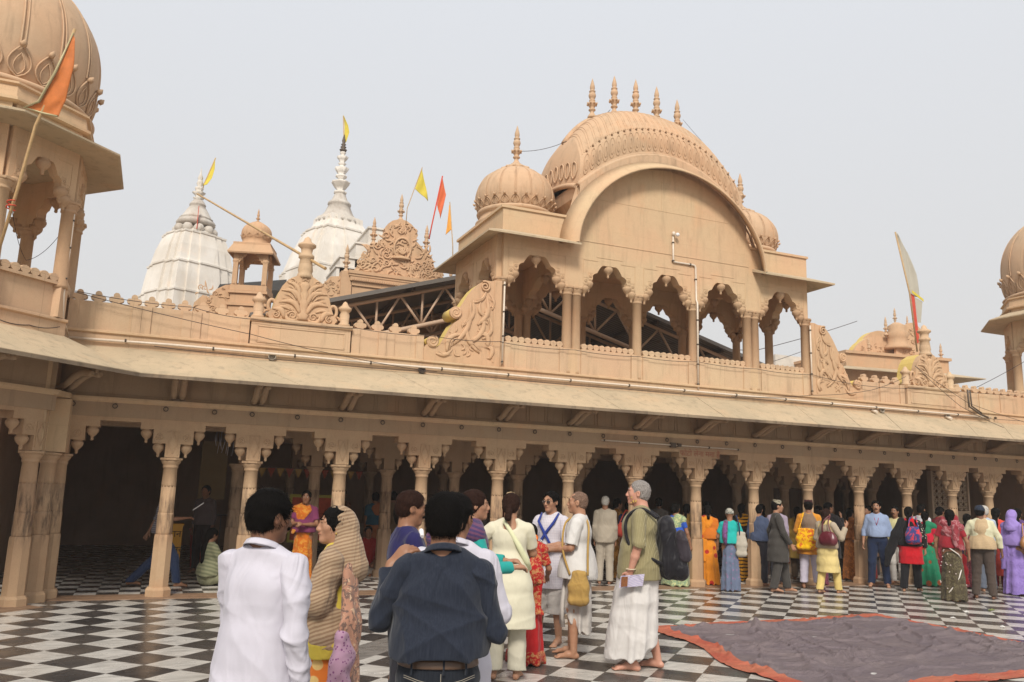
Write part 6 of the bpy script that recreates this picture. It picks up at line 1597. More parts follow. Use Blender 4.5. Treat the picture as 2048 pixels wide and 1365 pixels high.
link('shawl_end',T.mesh('shawl_end',.007,lambda x,y,z:-.006*np.sin(80*x+3*np.sin(8*z))),SH2,o)
hair(f,'tied',HB,.006,t)
S_=SDF(); M_=np.array(f.hrot()).T; E=lambda c,r,kk=.02,op='add': S_.ell(f.hp_(c),A3(*r)*k,kk,op,M_)
E((0,-.026,.028),(.092,.108,.102)); S_.ch([f.hp_((0,-.07,-.03)),f.up((0,-.07,1.42)),f.up((0,-.09,1.33))],[.09*k,.10*k,.13*k],.05); E((0,.112,-.020),(.14,.115,.17),.012,'sub'); S_.cap(f.hp_((0,.08,-.09)),f.up((0,.14,1.33)),.085*k,.06*k,.02,None,'sub'); S_.cut((0,0,-1),-1.24*k)
link('head_cloth',S_.mesh('head_cloth',.006,wrinkle(.005,9,10,16)),SH1,o)
skirt(f,cloth('orange_dotted_sari',(.72,.20,.035),(.75,.52,.20),'dots',1.3),.009,t,r0=(.15,.125),r1=(.22,.19),nf=9,fa=.016,seed=4,top=.98)
shirt(f,'blouse',cloth('olive_yellow_drape',(.52,.40,.06)),.010,t,g=.03,hem=.80,sl=(0,0),flare=1.05,wr=.01,seed=6)
face_bits(f,t,.006,hm=HB)
m=MB(); q=f.hp_((-.084,.003,-.040)); m.tube([q,q+A3(0,0,-.012)],.004,6); m.build('earring',plain('gold',(.6,.4,.1),.3,.8),t)
b=bag('lilac cloth bag with small purple flowers hanging behind the shawled woman',1.03,5.06,hd,cloth('lilac_floral_bag',(.40,.24,.33),(.18,.06,.16),'floral',5),(-.17,-.13,.74),(.27,.12,.36),[],h=.008,seed=12)
t2=thing('plastic_bag','white plastic bag held in front by the shawled woman','bag',(1.03,5.06,0),R(hd-90)); S_=SDF(); S_.ch([(-.02,.34,1.05),(-.01,.34,.95),(0,.33,.82)],[.02,.055,.085],.03,((1,0,0),1.6))
N=NT('translucent_white_plastic'); N.b.inputs['Transmission Weight'].default_value=.35; mpl=N.fin((.66,.63,.60),.3,0,.5); link('bag_body',S_.mesh('bag_body',.008,wrinkle(.012,3,18,20)),mpl,t2)
# --- man in the dark denim shirt
f,t,hd=mk('man seen from behind in a dark blue denim shirt, belt and jeans, elbows out',1.215,3.62,4,1.675,.006,SK,fat=1.02,sw=1.04,head=(-6,-4,0),
  L=((-.262,.04,1.145),(-.228,.15,1.375),(.62,.05,.62)),Rr=((.245,-.03,1.11),(.19,.22,1.10)),curl=(.55,.8),hn=((-.45,-.6,.6),None))
DEN=cloth('dark_denim_shirt',(.014,.018,.030),(.032,.039,.056),'weave',bump=.3)
shirt(f,'shirt',DEN,.006,t,g=.022,hem=.995,sl=(.93,.97),flare=1.12,ft=1.10,box=.10,wr=.019,seed=21,collar=True)
JN=cloth('dark_blue_jeans',(.012,.015,.022),(.03,.035,.045),'weave'); o=trousers(f,JN,.009,t,top=1.01,wr=.006)
k=f.k; bl=belt(f,t,.006,plain('brown_leather_belt',(.09,.05,.03),.35,0,.5))
m=MB()
for x in (-.12,.015,.11): m.bar((x,-.132*k+.4*x*x,1.02*k),(x,-.138*k+.4*x*x,.945*k),.012,.008)
m.build('belt_loops',JN,o)
m=MB(); th=plain('jeans_stitch',(.28,.25,.2),.7)
for s in (-1,1):
    m.tube([(s*.15,-.105,.94*k),(s*.09,-.142,.925*k),(s*.01,-.150,.905*k)],.0016,4)
    m.tube([(s*.15,-.107,.932*k),(s*.09,-.144,.917*k),(s*.01,-.152,.897*k)],.0016,4)
m.tube([(.004,-.137,.95*k),(.004,-.145,.86*k)],.0016,4); m.build('stitching',th,o)
hair(f,'thick',HB,.0055,t,seed=8)
# --- second white-shirted man behind the denim shirt
f,t,hd=mk('man in a white kurta with thin red collar stitching, mostly hidden behind the denim-shirted man',1.42,4.05,-8,1.675,.009,SK,fat=1.0,sw=.98,head=(-18,-4,0),L=((-.22,.05,1.1),(-.1,.25,1.1)),Rr=((.24,.03,1.12),(.16,.2,1.0)))
shirt(f,'kurta',WHITE,.009,t,g=.022,hem=.55,sl=(.95,.95),flare=1.25,wr=.008,seed=31,collar=True); trousers(f,WHITE,.012,t); hair(f,'short',HB,.008,t)
# --- navy polo
f,t,hd=mk('man in profile in a navy polo with a white shoulder stripe, left of centre',1.66,5.72,-72,1.675,.009,SK,fat=1.1,head=(-8,-10,0),Rr=((.24,.05,1.12),(.2,.25,1.05)))
shirt(f,'polo_shirt',cloth('navy_polo_cloth',(.018,.016,.075)),.009,t,g=.020,hem=.85,sl=(.46,.46),wr=.007,seed=41); trousers(f,cloth('dark_trousers_a',(.04,.04,.05)),.012,t); hair(f,'short',HBR,.008,t); face_bits(f,t,.008,mous=True)
m=MB(); m.tube([f.up((.10,.06,1.43)),f.up((.16,.04,1.435)),f.up((.215,.03,1.40))],[.012,.018,.014],8); m.build('shoulder_stripe',plain('white_stripe',(.75,.72,.72),.8),t)
f,t,hd=mk('person in a red top with white cuff stripes, hidden behind the navy-shirted man',1.79,6.24,-100,1.60,.012,SK,sw=.9,head=(0,0,0)); RED=cloth('bright_red_top',(.50,.02,.035)); shirt(f,'top',RED,.012,t,g=.02,sl=(.5,.5)); trousers(f,cloth('dark_trousers_b',(.05,.03,.03)),.014,t); hair(f,'short',HB,.012,t)
# --- women in the middle group
f,t,hd=mk('woman in profile looking right with a purple shawl over a teal top',2.33,6.24,-78,1.70,.009,SKM,head=(-5,0,0),L=((-.2,.1,1.15),(-.1,.3,1.15)),Rr=((.21,.06,1.12),(.12,.30,1.12)))
shirt(f,'kurta',cloth('teal_kurta',(.02,.30,.27)),.010,t,g=.02,hem=.6,sl=(.95,.95),flare=1.3); trousers(f,cloth('dark_trousers_c',(.03,.03,.05)),.014,t); hair(f,'tied',HBR,.008,t); face_bits(f,t,.008)
PUR=cloth('purple_shawl',(.055,.035,.10),(.12,.05,.10),'stripeh',1); pallu(f,PUR,.010,t,side=1); pallu(f,PUR,.010,t,side=-1,name='shawl')
f,t,hd=mk('short dark-haired woman in a purple gold-hemmed sari, half hidden in the middle group',2.70,7.95,165,1.52,.010,SKM,head=(10,0,0)); skirt(f,cloth('purple_gold_sari',(.045,.02,.12),(.35,.2,.08),'print',1),.012,t); shirt(f,'blouse',PUR,.012,t,hem=.9,sl=(.4,.4)); hair(f,'tied',HB,.009,t); face_bits(f,t,.009); pallu(f,PUR,.012,t)
# --- cream kurta woman
f,t,hd=mk('woman seen from behind in a cream short-sleeved kurta and trousers, hair clipped low',3.14,7.40,-4,1.675,.0078,SKM,fat=1.22,sw=1.02,head=(-5,-22,0),lean=.06,
  L=((-.36,.10,1.20),(-.42,.32,1.12)),Rr=((.22,.12,1.14),(.06,.30,1.12)),feet=[(-.12,0,0),(.10,.02,0)])
CRM=cloth('cream_cotton',(.62,.58,.44),bump=.2); shirt(f,'kurta',CRM,.0078,t,g=.022,hem=.47,sl=(.36,.36),flare=1.42,wr=.006,seed=51,open_back=.07); trousers(f,cloth('cream_trousers',(.56,.52,.41),bump=.3),.009,t,g=.026,hem=.09,flare=1.15)
hair(f,'tied',HBR,.007,t)
m=MB(); k=f.k; m.tube([f.up((-.055,-.10,1.44)),f.up((.0,-.135,1.36)),f.up((.09,-.14,1.22)),f.up((.17,-.11,1.08)),f.up((.20,-.04,1.0))],[.016,.02,.026,.03,.02],8); m.build('dupatta',cloth('pale_lemon_dupatta',(.66,.66,.42)),t)
m=MB(); q=f.hp_((0,-.11,-.07)); m.lathe(tuple(q),[(.0,-.016),(.02,0),(0,.016)],8); m.build('hair_clip',plain('white_clip',(.8,.8,.8),.3),t)
m=MB(); m.lathe(tuple(f.hp_((-.01,-.03,.115))),[(.05,-.02),(.04,.01),(.0,.02)],14); m.build('hair_band',plain('straw_band',(.45,.33,.18),.7),t)
# --- red sari woman bending
f,t,hd=mk('small woman in a red sari with orange flowers in her hair',3.60,8.0,-8,1.40,.0085,SK,lean=.35,fat=1.0,head=(0,-10,0),L=((-.2,.2,1.1),(-.1,.4,1.0)),Rr=((.25,.16,1.12),(.2,.42,1.0)))
RS=cloth('red_gold_sari',(.36,.012,.014),(.44,.20,.08),'print',1.3); skirt(f,cloth('plain_red_sari',(.40,.016,.018)),.010,t,r1=(.21,.19),nf=8,fa=.02,top=.99)
skirt(f,RS,.010,t,name='gold_border',top=.17,hem=.025,r0=(.213,.193),r1=(.222,.202),nf=8,fa=.02)
shirt(f,'blouse',RS,.010,t,g=.018,hem=.95,sl=(.35,.35),seed=61); pallu(f,RS,.010,t,tail=True,tl=.6); hair(f,'long',HB,.009,t)
m=MB(); rs0=random.Random(2)
for i in range(14): q=f.hp_((.02+rs0.uniform(-.05,.07),-.12+rs0.uniform(-.02,.02),-.06+rs0.uniform(-.03,.03))); m.lathe(tuple(q),[(0,-.015),(.016,-.005),(.018,.005),(0,.014)],7)
m.build('marigold_flowers',plain('marigold',(.80,.20,.02),.7),t)
# --- man with sunglasses
f,t,hd=mk('man in sunglasses and white kurta with a blue crossed sash, facing the viewer',4.30,8.92,152,1.705,.0082,SKM,head=(-8,-3,0),L=((-.24,.05,1.12),(-.10,.26,1.10)),Rr=((.24,.05,1.13),(.08,.27,1.11)),curl=(.9,.9),feet=[(-.12,0,0),(.12,.04,0)])
WK=cloth('white_kurta_cloth',(.58,.55,.58),(.49,.46,.51),'check',1.3,bump=.2); shirt(f,'kurta',WK,.0082,t,g=.022,hem=.62,sl=(.5,.5),flare=1.2,wr=.006,seed=71); DH=cloth('offwhite_dhoti',(.50,.465,.43),bump=.25)
trousers(f,DH,.010,t,name='dhoti',g=.045,hem=.34,flare=1.3,wr=.010); hair(f,'short',HB,.0075,t); face_bits(f,t,.008,glasses=True,eye=False)
BLU=cloth('royal_blue_sash',(.025,.045,.23)); k=f.k
m=MB(); 
for s in (-1,1): m.tube([f.up((s*.11,.02,1.455)),f.up((s*.10,.118,1.36)),f.up((s*.02,.142,1.25)),f.up((-s*.07,.150,1.12)),f.up((-s*.03,.19,1.0))],[.012,.016,.017,.015,.014],8)
m.build('sash',BLU,t)
tb=thing('prayer_bead_bag','blue cloth bead bag with silver bead strings held by the man in sunglasses','bag',(4.30,8.92,0),R(hd-90)); S_=SDF(); S_.ch([(0,.30,1.12),(-.01,.30,.98)],[.045,.055],.02); link('pouch',S_.mesh('pouch',.009),BLU,tb)
m=MB(); 
for j in range(5): m.tube([(-.06+.02*j+.03*math.cos(a),.34+.015*math.sin(a),1.10+.07*math.sin(a)) for a in np.linspace(0,2*PI,16)],.006,6,False)
m.build('beads',plain('silver_beads',(.5,.5,.48),.35,.4),tb)
# --- shaved-head man with mustard bag
f,t,hd=mk('shaven-headed man in profile in a white short-sleeved kurta and dhoti, facing left',4.27,8.17,78,1.715,.0072,SKM,fat=1.12,sw=1.02,head=(6,0,0),L=((-.235,.03,1.12),(-.13,.27,1.08)),Rr=((.24,.06,1.13),(.05,.28,1.10)),curl=(.8,.8),feet=[(-.13,.02,0),(.11,.10,0)])
WK2=cloth('white_cotton_kurta',(.60,.58,.555),bump=.25); shirt(f,'kurta',WK2,.0072,t,g=.026,hem=.80,sl=(.42,.42),flare=1.28,wr=.007,seed=81)
skirt(f,DH,.0085,t,name='dhoti',top=.97,hem=.26,r0=(.145,.125),r1=(.165,.150),nf=7,fa=.022,seed=8,cutp=[((.0,.62,-.55),-.235)],wr=.007)
m=MB(); m.tube([(-.06,.13,.80),(-.07,.155,.5),(-.06,.15,.34)],[.015,.022,.03],7); m.tube([(-.10,.12,.80),(-.11,.14,.5),(-.105,.13,.31)],[.015,.02,.024],7); m.build('dhoti_pleats',DH,t)
hair(f,'shaved',HS,.0065,t); face_bits(f,t,.007)
m=MB(); m.tube([A3(.20,.02,1.425),A3(.08,.075,1.45)],[.006,.006],6); m.build('neck_beads',plain('tulsi_beads',(.2,.15,.1),.5),t)
MUS=cloth('mustard_canvas',(.40,.25,.075),bump=.45)
bag('mustard canvas shoulder bag with a scrunched top at the hip of the shaven-headed man',4.27,8.17,hd,MUS,(-.26,-.07,.73),(.12,.235,.36),[[(-.26,.03,.86),(-.225,.12,1.12),(-.13,.115,1.38),(.03,.02,1.45),(.10,-.04,1.44)],[(-.26,-.16,.86),(-.225,-.15,1.12),(-.12,-.135,1.34),(.0,-.08,1.43),(.10,-.04,1.44)]],h=.0075,wr=.012,seed=9)
# --- tall fair man with backpack
f,t,hd=mk('tall grey-haired fair man in profile with an olive striped shirt and long white dhoti, barefoot',4.60,7.46,84,1.845,.0070,SKF,fat=1.42,sw=1.12,jaw=1.1,head=(2,2,0),L=((-.285,-.02,1.13),(-.255,.055,.885)),curl=(.8,.5),feet=[(-.10,.05,0),(.13,-.14,0)])
OLV=cloth('olive_striped_shirt',(.235,.20,.10),(.33,.29,.17),'stripev',2.0,bump=.25); shirt(f,'shirt',OLV,.0070,t,g=.024,hem=.80,sl=(.50,.50),flare=1.12,wr=.007,seed=91,collar=False)
k=f.k
WD=cloth('white_dhoti',(.60,.57,.545),bump=.22); skirt(f,WD,.0080,t,name='dhoti',top=.97,hem=.105,r0=(.175,.165),r1=(.225,.225),nf=8,fa=.020,seed=19,off=(0,.085),cutp=[((0,-.70,-.71),-.075)],wr=.006)
hair(f,'thin',HG,.0062,t); face_bits(f,t,.007,hm=HG)
m=MB(); m.tube([(.05*math.cos(a)*.9-.258*k,.052*k+.045*math.sin(a),.905*k) for a in np.linspace(0,2*PI,16)],.006,6,False); m.build('wristband',plain('cream_band',(.6,.5,.35),.6),t)
m=MB(); rs0=random.Random(4)
for i in range(16): q=f.hp_((-.062+rs0.uniform(-.004,.006),.04+rs0.uniform(-.03,.03),-.065+rs0.uniform(-.03,.035))); m.lathe(tuple(q),[(0,-.007),(.008,0),(0,.007)],6)
m.build('sandal_paste_marks',plain('yellow_paste',(.6,.42,.1),.8),t)
BP=cloth('black_nylon',(.012,.011,.014),bump=.5,rough=.5)
tb=thing('backpack','black nylon backpack with a purple-grey panel on the back of the tall fair man','backpack',(4.60,7.46,0),R(hd-90))
S_=SDF(); k=f.k; S_.cap((0,-.24*k,1.30*k),(0,-.28*k,1.0*k),.085*k,.115*k,.06,((1,0,0),.75)); S_.cap((0,-.27*k,.92*k),(0,-.34*k,.92*k),.12*k,.10*k,.05,((1,0,0),.8)); S_.cap((-.02,-.36*k,1.0*k),(-.02,-.38*k,.88*k),.07*k,.085*k,.04); link('pack_body',S_.mesh('pack_body',.008,wrinkle(.014,5,9,12)),BP,tb)
S_=SDF(); S_.cap((-.05,-.38*k,1.22*k),(-.05,-.41*k,1.03*k),.05*k,.07*k,.04,((1,0,0),1.2)); link('front_pocket',S_.mesh('front_pocket',.009,wrinkle(.01,6,9,12)),cloth('grey_purple_nylon',(.035,.028,.035),rough=.5),tb)
for s in (-1,1): strap(tb,[(s*.12*k,-.17*k,1.36*k),(s*.125*k,-.04*k,1.437*k),(s*.13*k,.085*k,1.38*k),(s*.155*k,.115*k,1.24*k),(s*.185*k,.05*k,1.08*k),(s*.175*k,-.12*k,1.0*k),(s*.13*k,-.22*k,.95*k)],BP,.034,t=.01)
leaflet('printed leaflet with a small picture held at the thigh by the tall fair man',4.60,7.46,hd,cloth('leaflet_print',(.62,.58,.66),(.38,.34,.52),'stripeh',2.4),[(-.30,.17,.80),(-.285,-.06,.83),(-.30,-.08,.945),(-.315,.15,.915)])
m=MB(); m.add([(-.322,.148,.812),(-.322,.085,.82),(-.330,.078,.915),(-.330,.142,.908)],[(0,1,2,3)]); o=m.build('printed_picture',plain('picture_ink',(.25,.09,.03),.6,var=.9,sc=60),COL.objects.get([ob.name for ob in COL.objects if ob.name.startswith('leaflet')][-1]))

# ---------------- people along and inside the arcade (far, coarser) ----------------
HF=.0125
def far(label,x,y,a,H,kind,top,bot,hk='short',hm=None,sk=None,hf=HF,**kw):
    """kind: shirt | kurta | sari | frock"""
    fb=kw.pop('bits',False); sl=kw.pop('sl',(.95,.95)); hem=kw.pop('hem',None); dr=kw.pop('dr',None); tail=kw.pop('tail',None); side=kw.pop('side',1); tt=kw.pop('tt',None); hf=kw.pop('hh',hf); vest=kw.pop('vest',None);mous=kw.pop('mous',False); hem2=kw.pop('hem2',.07); r1=kw.pop('r1',(.22,.19)); seed=kw.pop('seed',int(x*100)%97)
    f,t,hd=mk(label,x,y,a,H,hf,sk or SK,**kw)
    if kind=='shirt': shirt(f,'shirt',top,hf,t,g=.018,hem=hem or .93,sl=sl,seed=seed,flare=1.0,box=.03); trousers(f,bot,hf,t,g=.022,top=1.0,seed=seed,hem=hem2)
    elif kind=='kurta': shirt(f,'kurta',top,hf,t,g=.022,hem=hem or .5,sl=sl,flare=1.35,seed=seed); trousers(f,bot,hf,t,g=.026,seed=seed,hem=hem2)
    elif kind=='sari':
        skirt(f,bot,hf,t,seed=seed,r1=r1,nf=8,fa=.018); shirt(f,'blouse',top,hf,t,g=.014,hem=.98,sl=sl if sl!=(.95,.95) else (.34,.34),seed=seed)
        pallu(f,dr or bot,hf,t,side=side,tail=tail,tl=.5)
    if vest: shirt(f,'vest',vest,hf,t,g=.034,hem=.90,sl=(0,0),seed=seed+1)
    hair(f,hk,hm or HB,hf*.8,t,seed=seed)
    if tt: hair(f,'short',HB,hf*.8,t,seed=seed)
    if fb: face_bits(f,t,.01,mous=mous)
    return f,t,hd
C=cloth
far('elderly man seen from behind in a pale beige suit, white hair, behind the shaven-headed man',8.10,14.40,-4,1.655,'shirt',C('beige_suit',(.38,.33,.26)),C('beige_suit_trousers',(.40,.35,.28)),'thin',HW,hem=.80,head=(0,-4,0))
f,t,hd=far('woman in dark clothes between the beige suit and the tall fair man',8.75,14.6,-10,1.56,'sari',C('dark_blue_blouse',(.02,.03,.08)),C('dark_brown_sari',(.10,.05,.03)),'bun',sk=SKM)
bag('dark red shoulder bag beside the tall fair man, carried by the dark-clad woman',8.55,14.25,hd,C('maroon_red_bag',(.34,.045,.03)),(-.05,0,1.02),(.42,.2,.3),[[(-.2,0,1.12),(-.05,0,1.4),(.1,0,1.12)]],h=.013)
far('woman in a bright orange sari with purple blouse inside the arcade, facing the viewer',2.37,14.33,172,1.60,'sari',C('purple_blouse',(.17,.035,.09)),C('orange_gold_sari',(.52,.135,.015),(.56,.24,.035),'print',.9),'tied',L=((-.22,.06,1.12),(-.02,.24,1.12)),Rr=((.22,.04,1.12),(.1,.22,1.14)),bits=True,r1=(.20,.17))
f,t,hd=far('man in a checked shirt and jeans striding right behind the first column, arm stretched out',.20,15.05,-92,1.60,'shirt',C('navy_check_shirt',(.05,.05,.09),(.42,.40,.42),'check',1.2),C('blue_jeans',(.02,.035,.085),(.05,.07,.13),'weave'),hem=.90,sl=(.55,.55),L=((-.22,-.12,1.12),(-.20,-.22,.90)),Rr=((.22,.10,1.14),(.24,.36,1.17)),feet=[(-.08,-.42,.02),(.08,.34,0)],knees=[(-.09,-.05,.50),(.09,.24,.48)])
leaflet('white folded paper in the outstretched hand of the striding man',.20,15.05,hd,plain('white_paper',(.7,.7,.7),.6),[(.235,.44,1.22),(.25,.60,1.34),(.26,.60,1.36),(.245,.44,1.24)],'folded_paper')
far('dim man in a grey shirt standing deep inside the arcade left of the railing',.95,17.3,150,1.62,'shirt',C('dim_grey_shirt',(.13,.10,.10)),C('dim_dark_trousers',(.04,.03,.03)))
def seated(label,x,y,a,top,bot,hk='long',sk=None,H=1.58,**kw):
    zz=.70*H/1.7
    f,t,hd=mk(label,x,y,a,H,.0125,sk,z=-zz,feet=[(.06,.30,.70),(-.06,.34,.70)],knees=[(-.26,.26,.84),(.26,.26,.84)],L=((-.22,.10,1.12),(-.12,.30,.98)),Rr=((.22,.10,1.12),(.1,.30,1.0)),**kw)
    S_=SDF(); k=f.k
    S_.ell((0,.0,.86*k),(.21*k,.19*k,.17*k),.05); 
    for s in (-1,1): S_.ch([A3(s*.09,0,.86)*k,A3(s*.28,.26,.83)*k,A3(-s*.04,.36,.76)*k],[.11*k,.10*k,.07*k],.05)
    S_.cut((0,0,-1),-.702*k); S_.cut((0,0,1),1.0*k); link('seated_skirt',S_.mesh('seated_skirt',.0125,wrinkle(.012,3,10,10)),bot,t)
    shirt(f,'top',top,.0125,t,g=.03,hem=.88,sl=(.9,.9),flare=1.3,wr=.012); hair(f,hk,HB,.01,t); return t
seated('seated woman in a pale green drape with dark hair beside the red bin',.98,15.1,-60,C('pale_green_drape',(.26,.26,.16),(.16,.17,.10),'stripeh',.6),C('pale_green_lap',(.24,.24,.15)),head=(0,-15,0))
seated('seated person in a cream shawl deep in the arcade behind the shawled woman',3.55,16.9,160,C('cream_shawl',(.45,.36,.26)),C('dull_red_cloth',(.30,.03,.025)),'tied')
seated('seated person in red on the hall floor right of the cream-shawled one',4.0,16.6,185,C('red_shawl',(.34,.03,.03)),C('offwhite_cloth',(.42,.36,.3)),'tied')
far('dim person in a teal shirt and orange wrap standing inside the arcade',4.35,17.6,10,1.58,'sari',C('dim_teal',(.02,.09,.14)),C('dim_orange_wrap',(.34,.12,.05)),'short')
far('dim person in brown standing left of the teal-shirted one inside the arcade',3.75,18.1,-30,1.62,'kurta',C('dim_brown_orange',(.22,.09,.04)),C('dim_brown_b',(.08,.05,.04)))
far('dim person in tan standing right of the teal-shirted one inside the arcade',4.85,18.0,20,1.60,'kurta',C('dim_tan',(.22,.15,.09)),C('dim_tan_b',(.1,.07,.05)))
# right-hand crowd
GRP='pilgrims crowding in front of the right half of the arcade'
f,t,hd=far('woman in a blue blouse and shimmering pale green sari, left of the orange floral sari',9.40,13.93,-25,1.56,'sari',C('blue_blouse',(.03,.09,.42)),C('pale_green_shimmer_sari',(.24,.33,.20),(.50,.52,.26),'print',1.5),'bun',L=((-.26,-.02,1.1),(-.28,.05,.86)),Rr=((.26,.0,1.1),(.30,.06,.86)),dr=C('bright_green_drape',(.10,.50,.14)) if False else None,r1=(.30,.26),fat=1.1)
far('woman in a beige and yellow sari half hidden behind the column beside the blue blouse',9.95,14.35,-15,1.55,'sari',C('beige_blouse',(.30,.2,.1)),C('tan_yellow_sari',(.36,.21,.05)),'tied')
far('woman in a flowing orange sari with red flowers, partly behind a column',10.22,14.02,5,1.54,'sari',C('orange_blouse',(.60,.17,.02)),C('orange_floral_sari',(.72,.25,.02),(.42,.025,.02),'floral',.62),'tied',tail=True,r1=(.25,.2),side=-1)
far('dark-clad person in shade right of the orange floral sari',10.9,15.0,20,1.6,'kurta',C('black_kurta_a',(.02,.018,.02)),C('black_b',(.02,.018,.02)))
f,t,hd=far('old woman seen from behind in a turquoise cardigan over a grey-blue printed sari, pale headscarf',9.98,13.02,2,1.50,'sari',C('turquoise_cardigan',(.02,.40,.36)),C('greyblue_print_sari',(.13,.16,.24),(.22,.15,.25),'floral',1.6),'beanie',C('pale_print_scarf',(.44,.42,.36),(.12,.12,.10),'print',1.2),sl=(.95,.95),dr=None,fat=1.1,L=((-.25,.02,1.1),(-.15,.24,1.0)),Rr=((.27,.04,1.12),(.2,.28,1.08)),tail=False,r1=(.19,.17))
for c in list(t.children):
    if c.name.startswith('sari_drape'): bpy.data.objects.remove(c)
m=MB(); m.tube([f.up((-.08,-.08,1.44)),f.up((-.10,-.15,1.30)),f.up((-.11,-.16,1.12)),f.up((-.09,-.15,.95))],[.04,.05,.05,.03],8,flat=None); m.build('scarf_tail',C('purple_scarf',(.20,.08,.24),(.10,.05,.08),'print',1.4),t)
bag('off-white cloth shoulder bag with a navy strap carried by the turquoise-cardigan woman',9.98,13.02,hd,C('offwhite_bag',(.42,.38,.31)),(.20,-.10,.86),(.22,.12,.46),[[(.12,-.08,1.38),(.16,-.145,1.2),(.17,-.13,1.02)]],h=.012,sm=C('navy_strap',(.02,.03,.08)))
far('dark-haired person in the shade between the turquoise cardigan and the grey kurta',11.5,14.6,-10,1.58,'sari',C('black_top_c',(.02,.02,.02)),C('tiger_print_sari',(.66,.30,.02),(.06,.03,.01),'tiger',.9),'tied',r1=(.26,.2))
far('man in a dark grey kurta and patterned round cap walking right, in profile',10.95,12.85,-78,1.68,'kurta',C('dark_grey_kurta',(.055,.05,.045)),C('dark_grey_salwar',(.06,.055,.05)),'topi',C('patterned_cap',(.33,.30,.22),(.08,.07,.05),'print',2),tt=True,hem=.55,L=((-.22,-.10,1.12),(-.24,-.06,.88)),Rr=((.24,.06,1.10),(.22,.20,.88)),feet=[(-.10,.20,0),(.10,-.10,0)],bits=True,head=(0,-3,0),sk=SKM)
far('man with a pale lilac shirt and dark trousers behind the brown waistcoat man',11.85,13.9,-20,1.64,'shirt',C('lilac_shirt',(.36,.30,.38)),C('dark_slacks',(.035,.035,.045)),bits=True,head=(-50,0,0))
f,t,hd=far('man in a brown waistcoat over an orange kurta and white pyjama, dark cap',12.0,13.16,0,1.70,'kurta',C('orange_kurta',(.60,.25,.03)),C('white_pyjama',(.56,.52,.62)),'topi',C('dark_maroon_cap',(.06,.02,.02)),tt=True,hem=.66,vest=C('brown_waistcoat',(.22,.155,.11)),L=((-.24,.02,1.1),(-.15,.22,1.0)),Rr=((.25,.02,1.1),(.16,.22,1.0)),feet=[(-.13,0,0),(.13,.02,0)],hem2=.12)
bag('bright yellow cloth bag with red print on the back of the brown waistcoat man',12.0,13.16,hd,C('yellow_cloth_bag',(.80,.46,.01),(.60,.14,.02),'print',.8),(-.06,-.22,.95),(.40,.12,.42),[[(-.20,-.20,1.10),(-.14,-.16,1.30),(-.10,-.06,1.45)]],h=.012)
f,t,hd=far('woman in a beige cardigan over a pale yellow salwar, arm raised, walking right',11.80,12.48,-35,1.55,'kurta',C('yellow_kameez',(.66,.52,.22)),C('yellow_salwar',(.66,.50,.18)),'tied',HBR,hem=.42,vest=C('beige_cardigan',(.36,.28,.20)),L=((-.24,.0,1.1),(-.12,.2,1.0)),Rr=((.27,.10,1.12),(.30,.22,1.34)),feet=[(-.10,-.14,0),(.10,.22,0)],sk=SKM,seed=3)
sleeve_m=C('beige_cardigan_sleeve',(.40,.33,.24)); S_=SDF(); sleeve(S_,f,1,.028,.95); sleeve(S_,f,0,.028,.95); link('cardigan_sleeves',S_.mesh('cardigan_sleeves',.0125,wrinkle(.006,2)),sleeve_m,t)
bag('maroon leather handbag hanging from the shoulder of the beige-cardigan woman',11.80,12.48,hd,plain('maroon_leather',(.12,.015,.025),.35,0,.6),(.14,-.16,1.0),(.36,.16,.26),[[(.02,-.16,1.12),(.04,-.16,1.30),(.10,-.06,1.42)],[(.2,-.16,1.12),(.14,-.14,1.3),(.12,-.05,1.42)]],h=.012)
far('man in dark clothes raising a hand, in the shade behind the beige cardigan',13.6,14.3,-20,1.66,'kurta',C('black_shirt_d',(.018,.016,.018)),C('dark_jeans_d',(.02,.02,.03)),Rr=((.26,.08,1.12),(.2,.2,1.38)),bits=True,head=(-40,0,0))
f,t,hd=far('man in a light blue shirt and navy trousers with a red lanyard, facing the viewer',13.85,13.22,178,1.725,'shirt',C('light_blue_shirt',(.27,.34,.50)),C('navy_trousers',(.018,.03,.07)),hem=.985,bits=True,mous=True,hh=.011,fat=1.12,L=((-.245,-.02,1.1),(-.26,.03,.86)),Rr=((.245,-.02,1.1),(.27,.03,.86)),feet=[(-.15,0,0),(.15,0,0)],sk=SKM)
m=MB(); 
for s in (-1,1): m.tube([f.up((s*.05,.04,1.44)),f.up((s*.035,.128,1.34)),f.up((0,.145,1.22))],.006,6)
m.build('lanyard',plain('red_ribbon',(.35,.02,.06),.6),t)
belt(f,t,.010,plain('black_belt',(.02,.02,.02),.4))
far('man in a pale yellow shirt peering over the shoulder of the black-scarfed girl',14.72,13.55,165,1.62,'shirt',C('pale_yellow_shirt',(.56,.52,.28)),C('white_trousers',(.55,.52,.48)),bits=True,mous=True)
far('dark-haired person half hidden between the blue shirt and pale yellow shirt men',14.6,14.2,160,1.6,'shirt',C('mustard_dim_top',(.3,.2,.08)),C('dim_red_b',(.25,.03,.03)))
f,t,hd=far('girl with a black scarf over a red and black kameez and leggings, walking away',13.93,12.48,-10,1.63,'kurta',C('red_black_kameez',(.50,.012,.02)),C('black_leggings',(.012,.012,.014)),'braid',hem=.55,feet=[(-.12,-.22,.0),(.10,.10,0)],L=((-.25,.0,1.1),(-.22,.05,.86)),Rr=((.26,.0,1.1),(.27,.03,.86)),vest=C('black_bodice',(.012,.012,.014)),sk=SKM)
S_=SDF(); sleeve(S_,f,1,.026,.92); sleeve(S_,f,0,.026,.92); link('embroidered_sleeves',S_.mesh('embroidered_sleeves',.0125),C('embroidered_black',(.015,.015,.015),(.45,.42,.32),'floral',2.6),t)
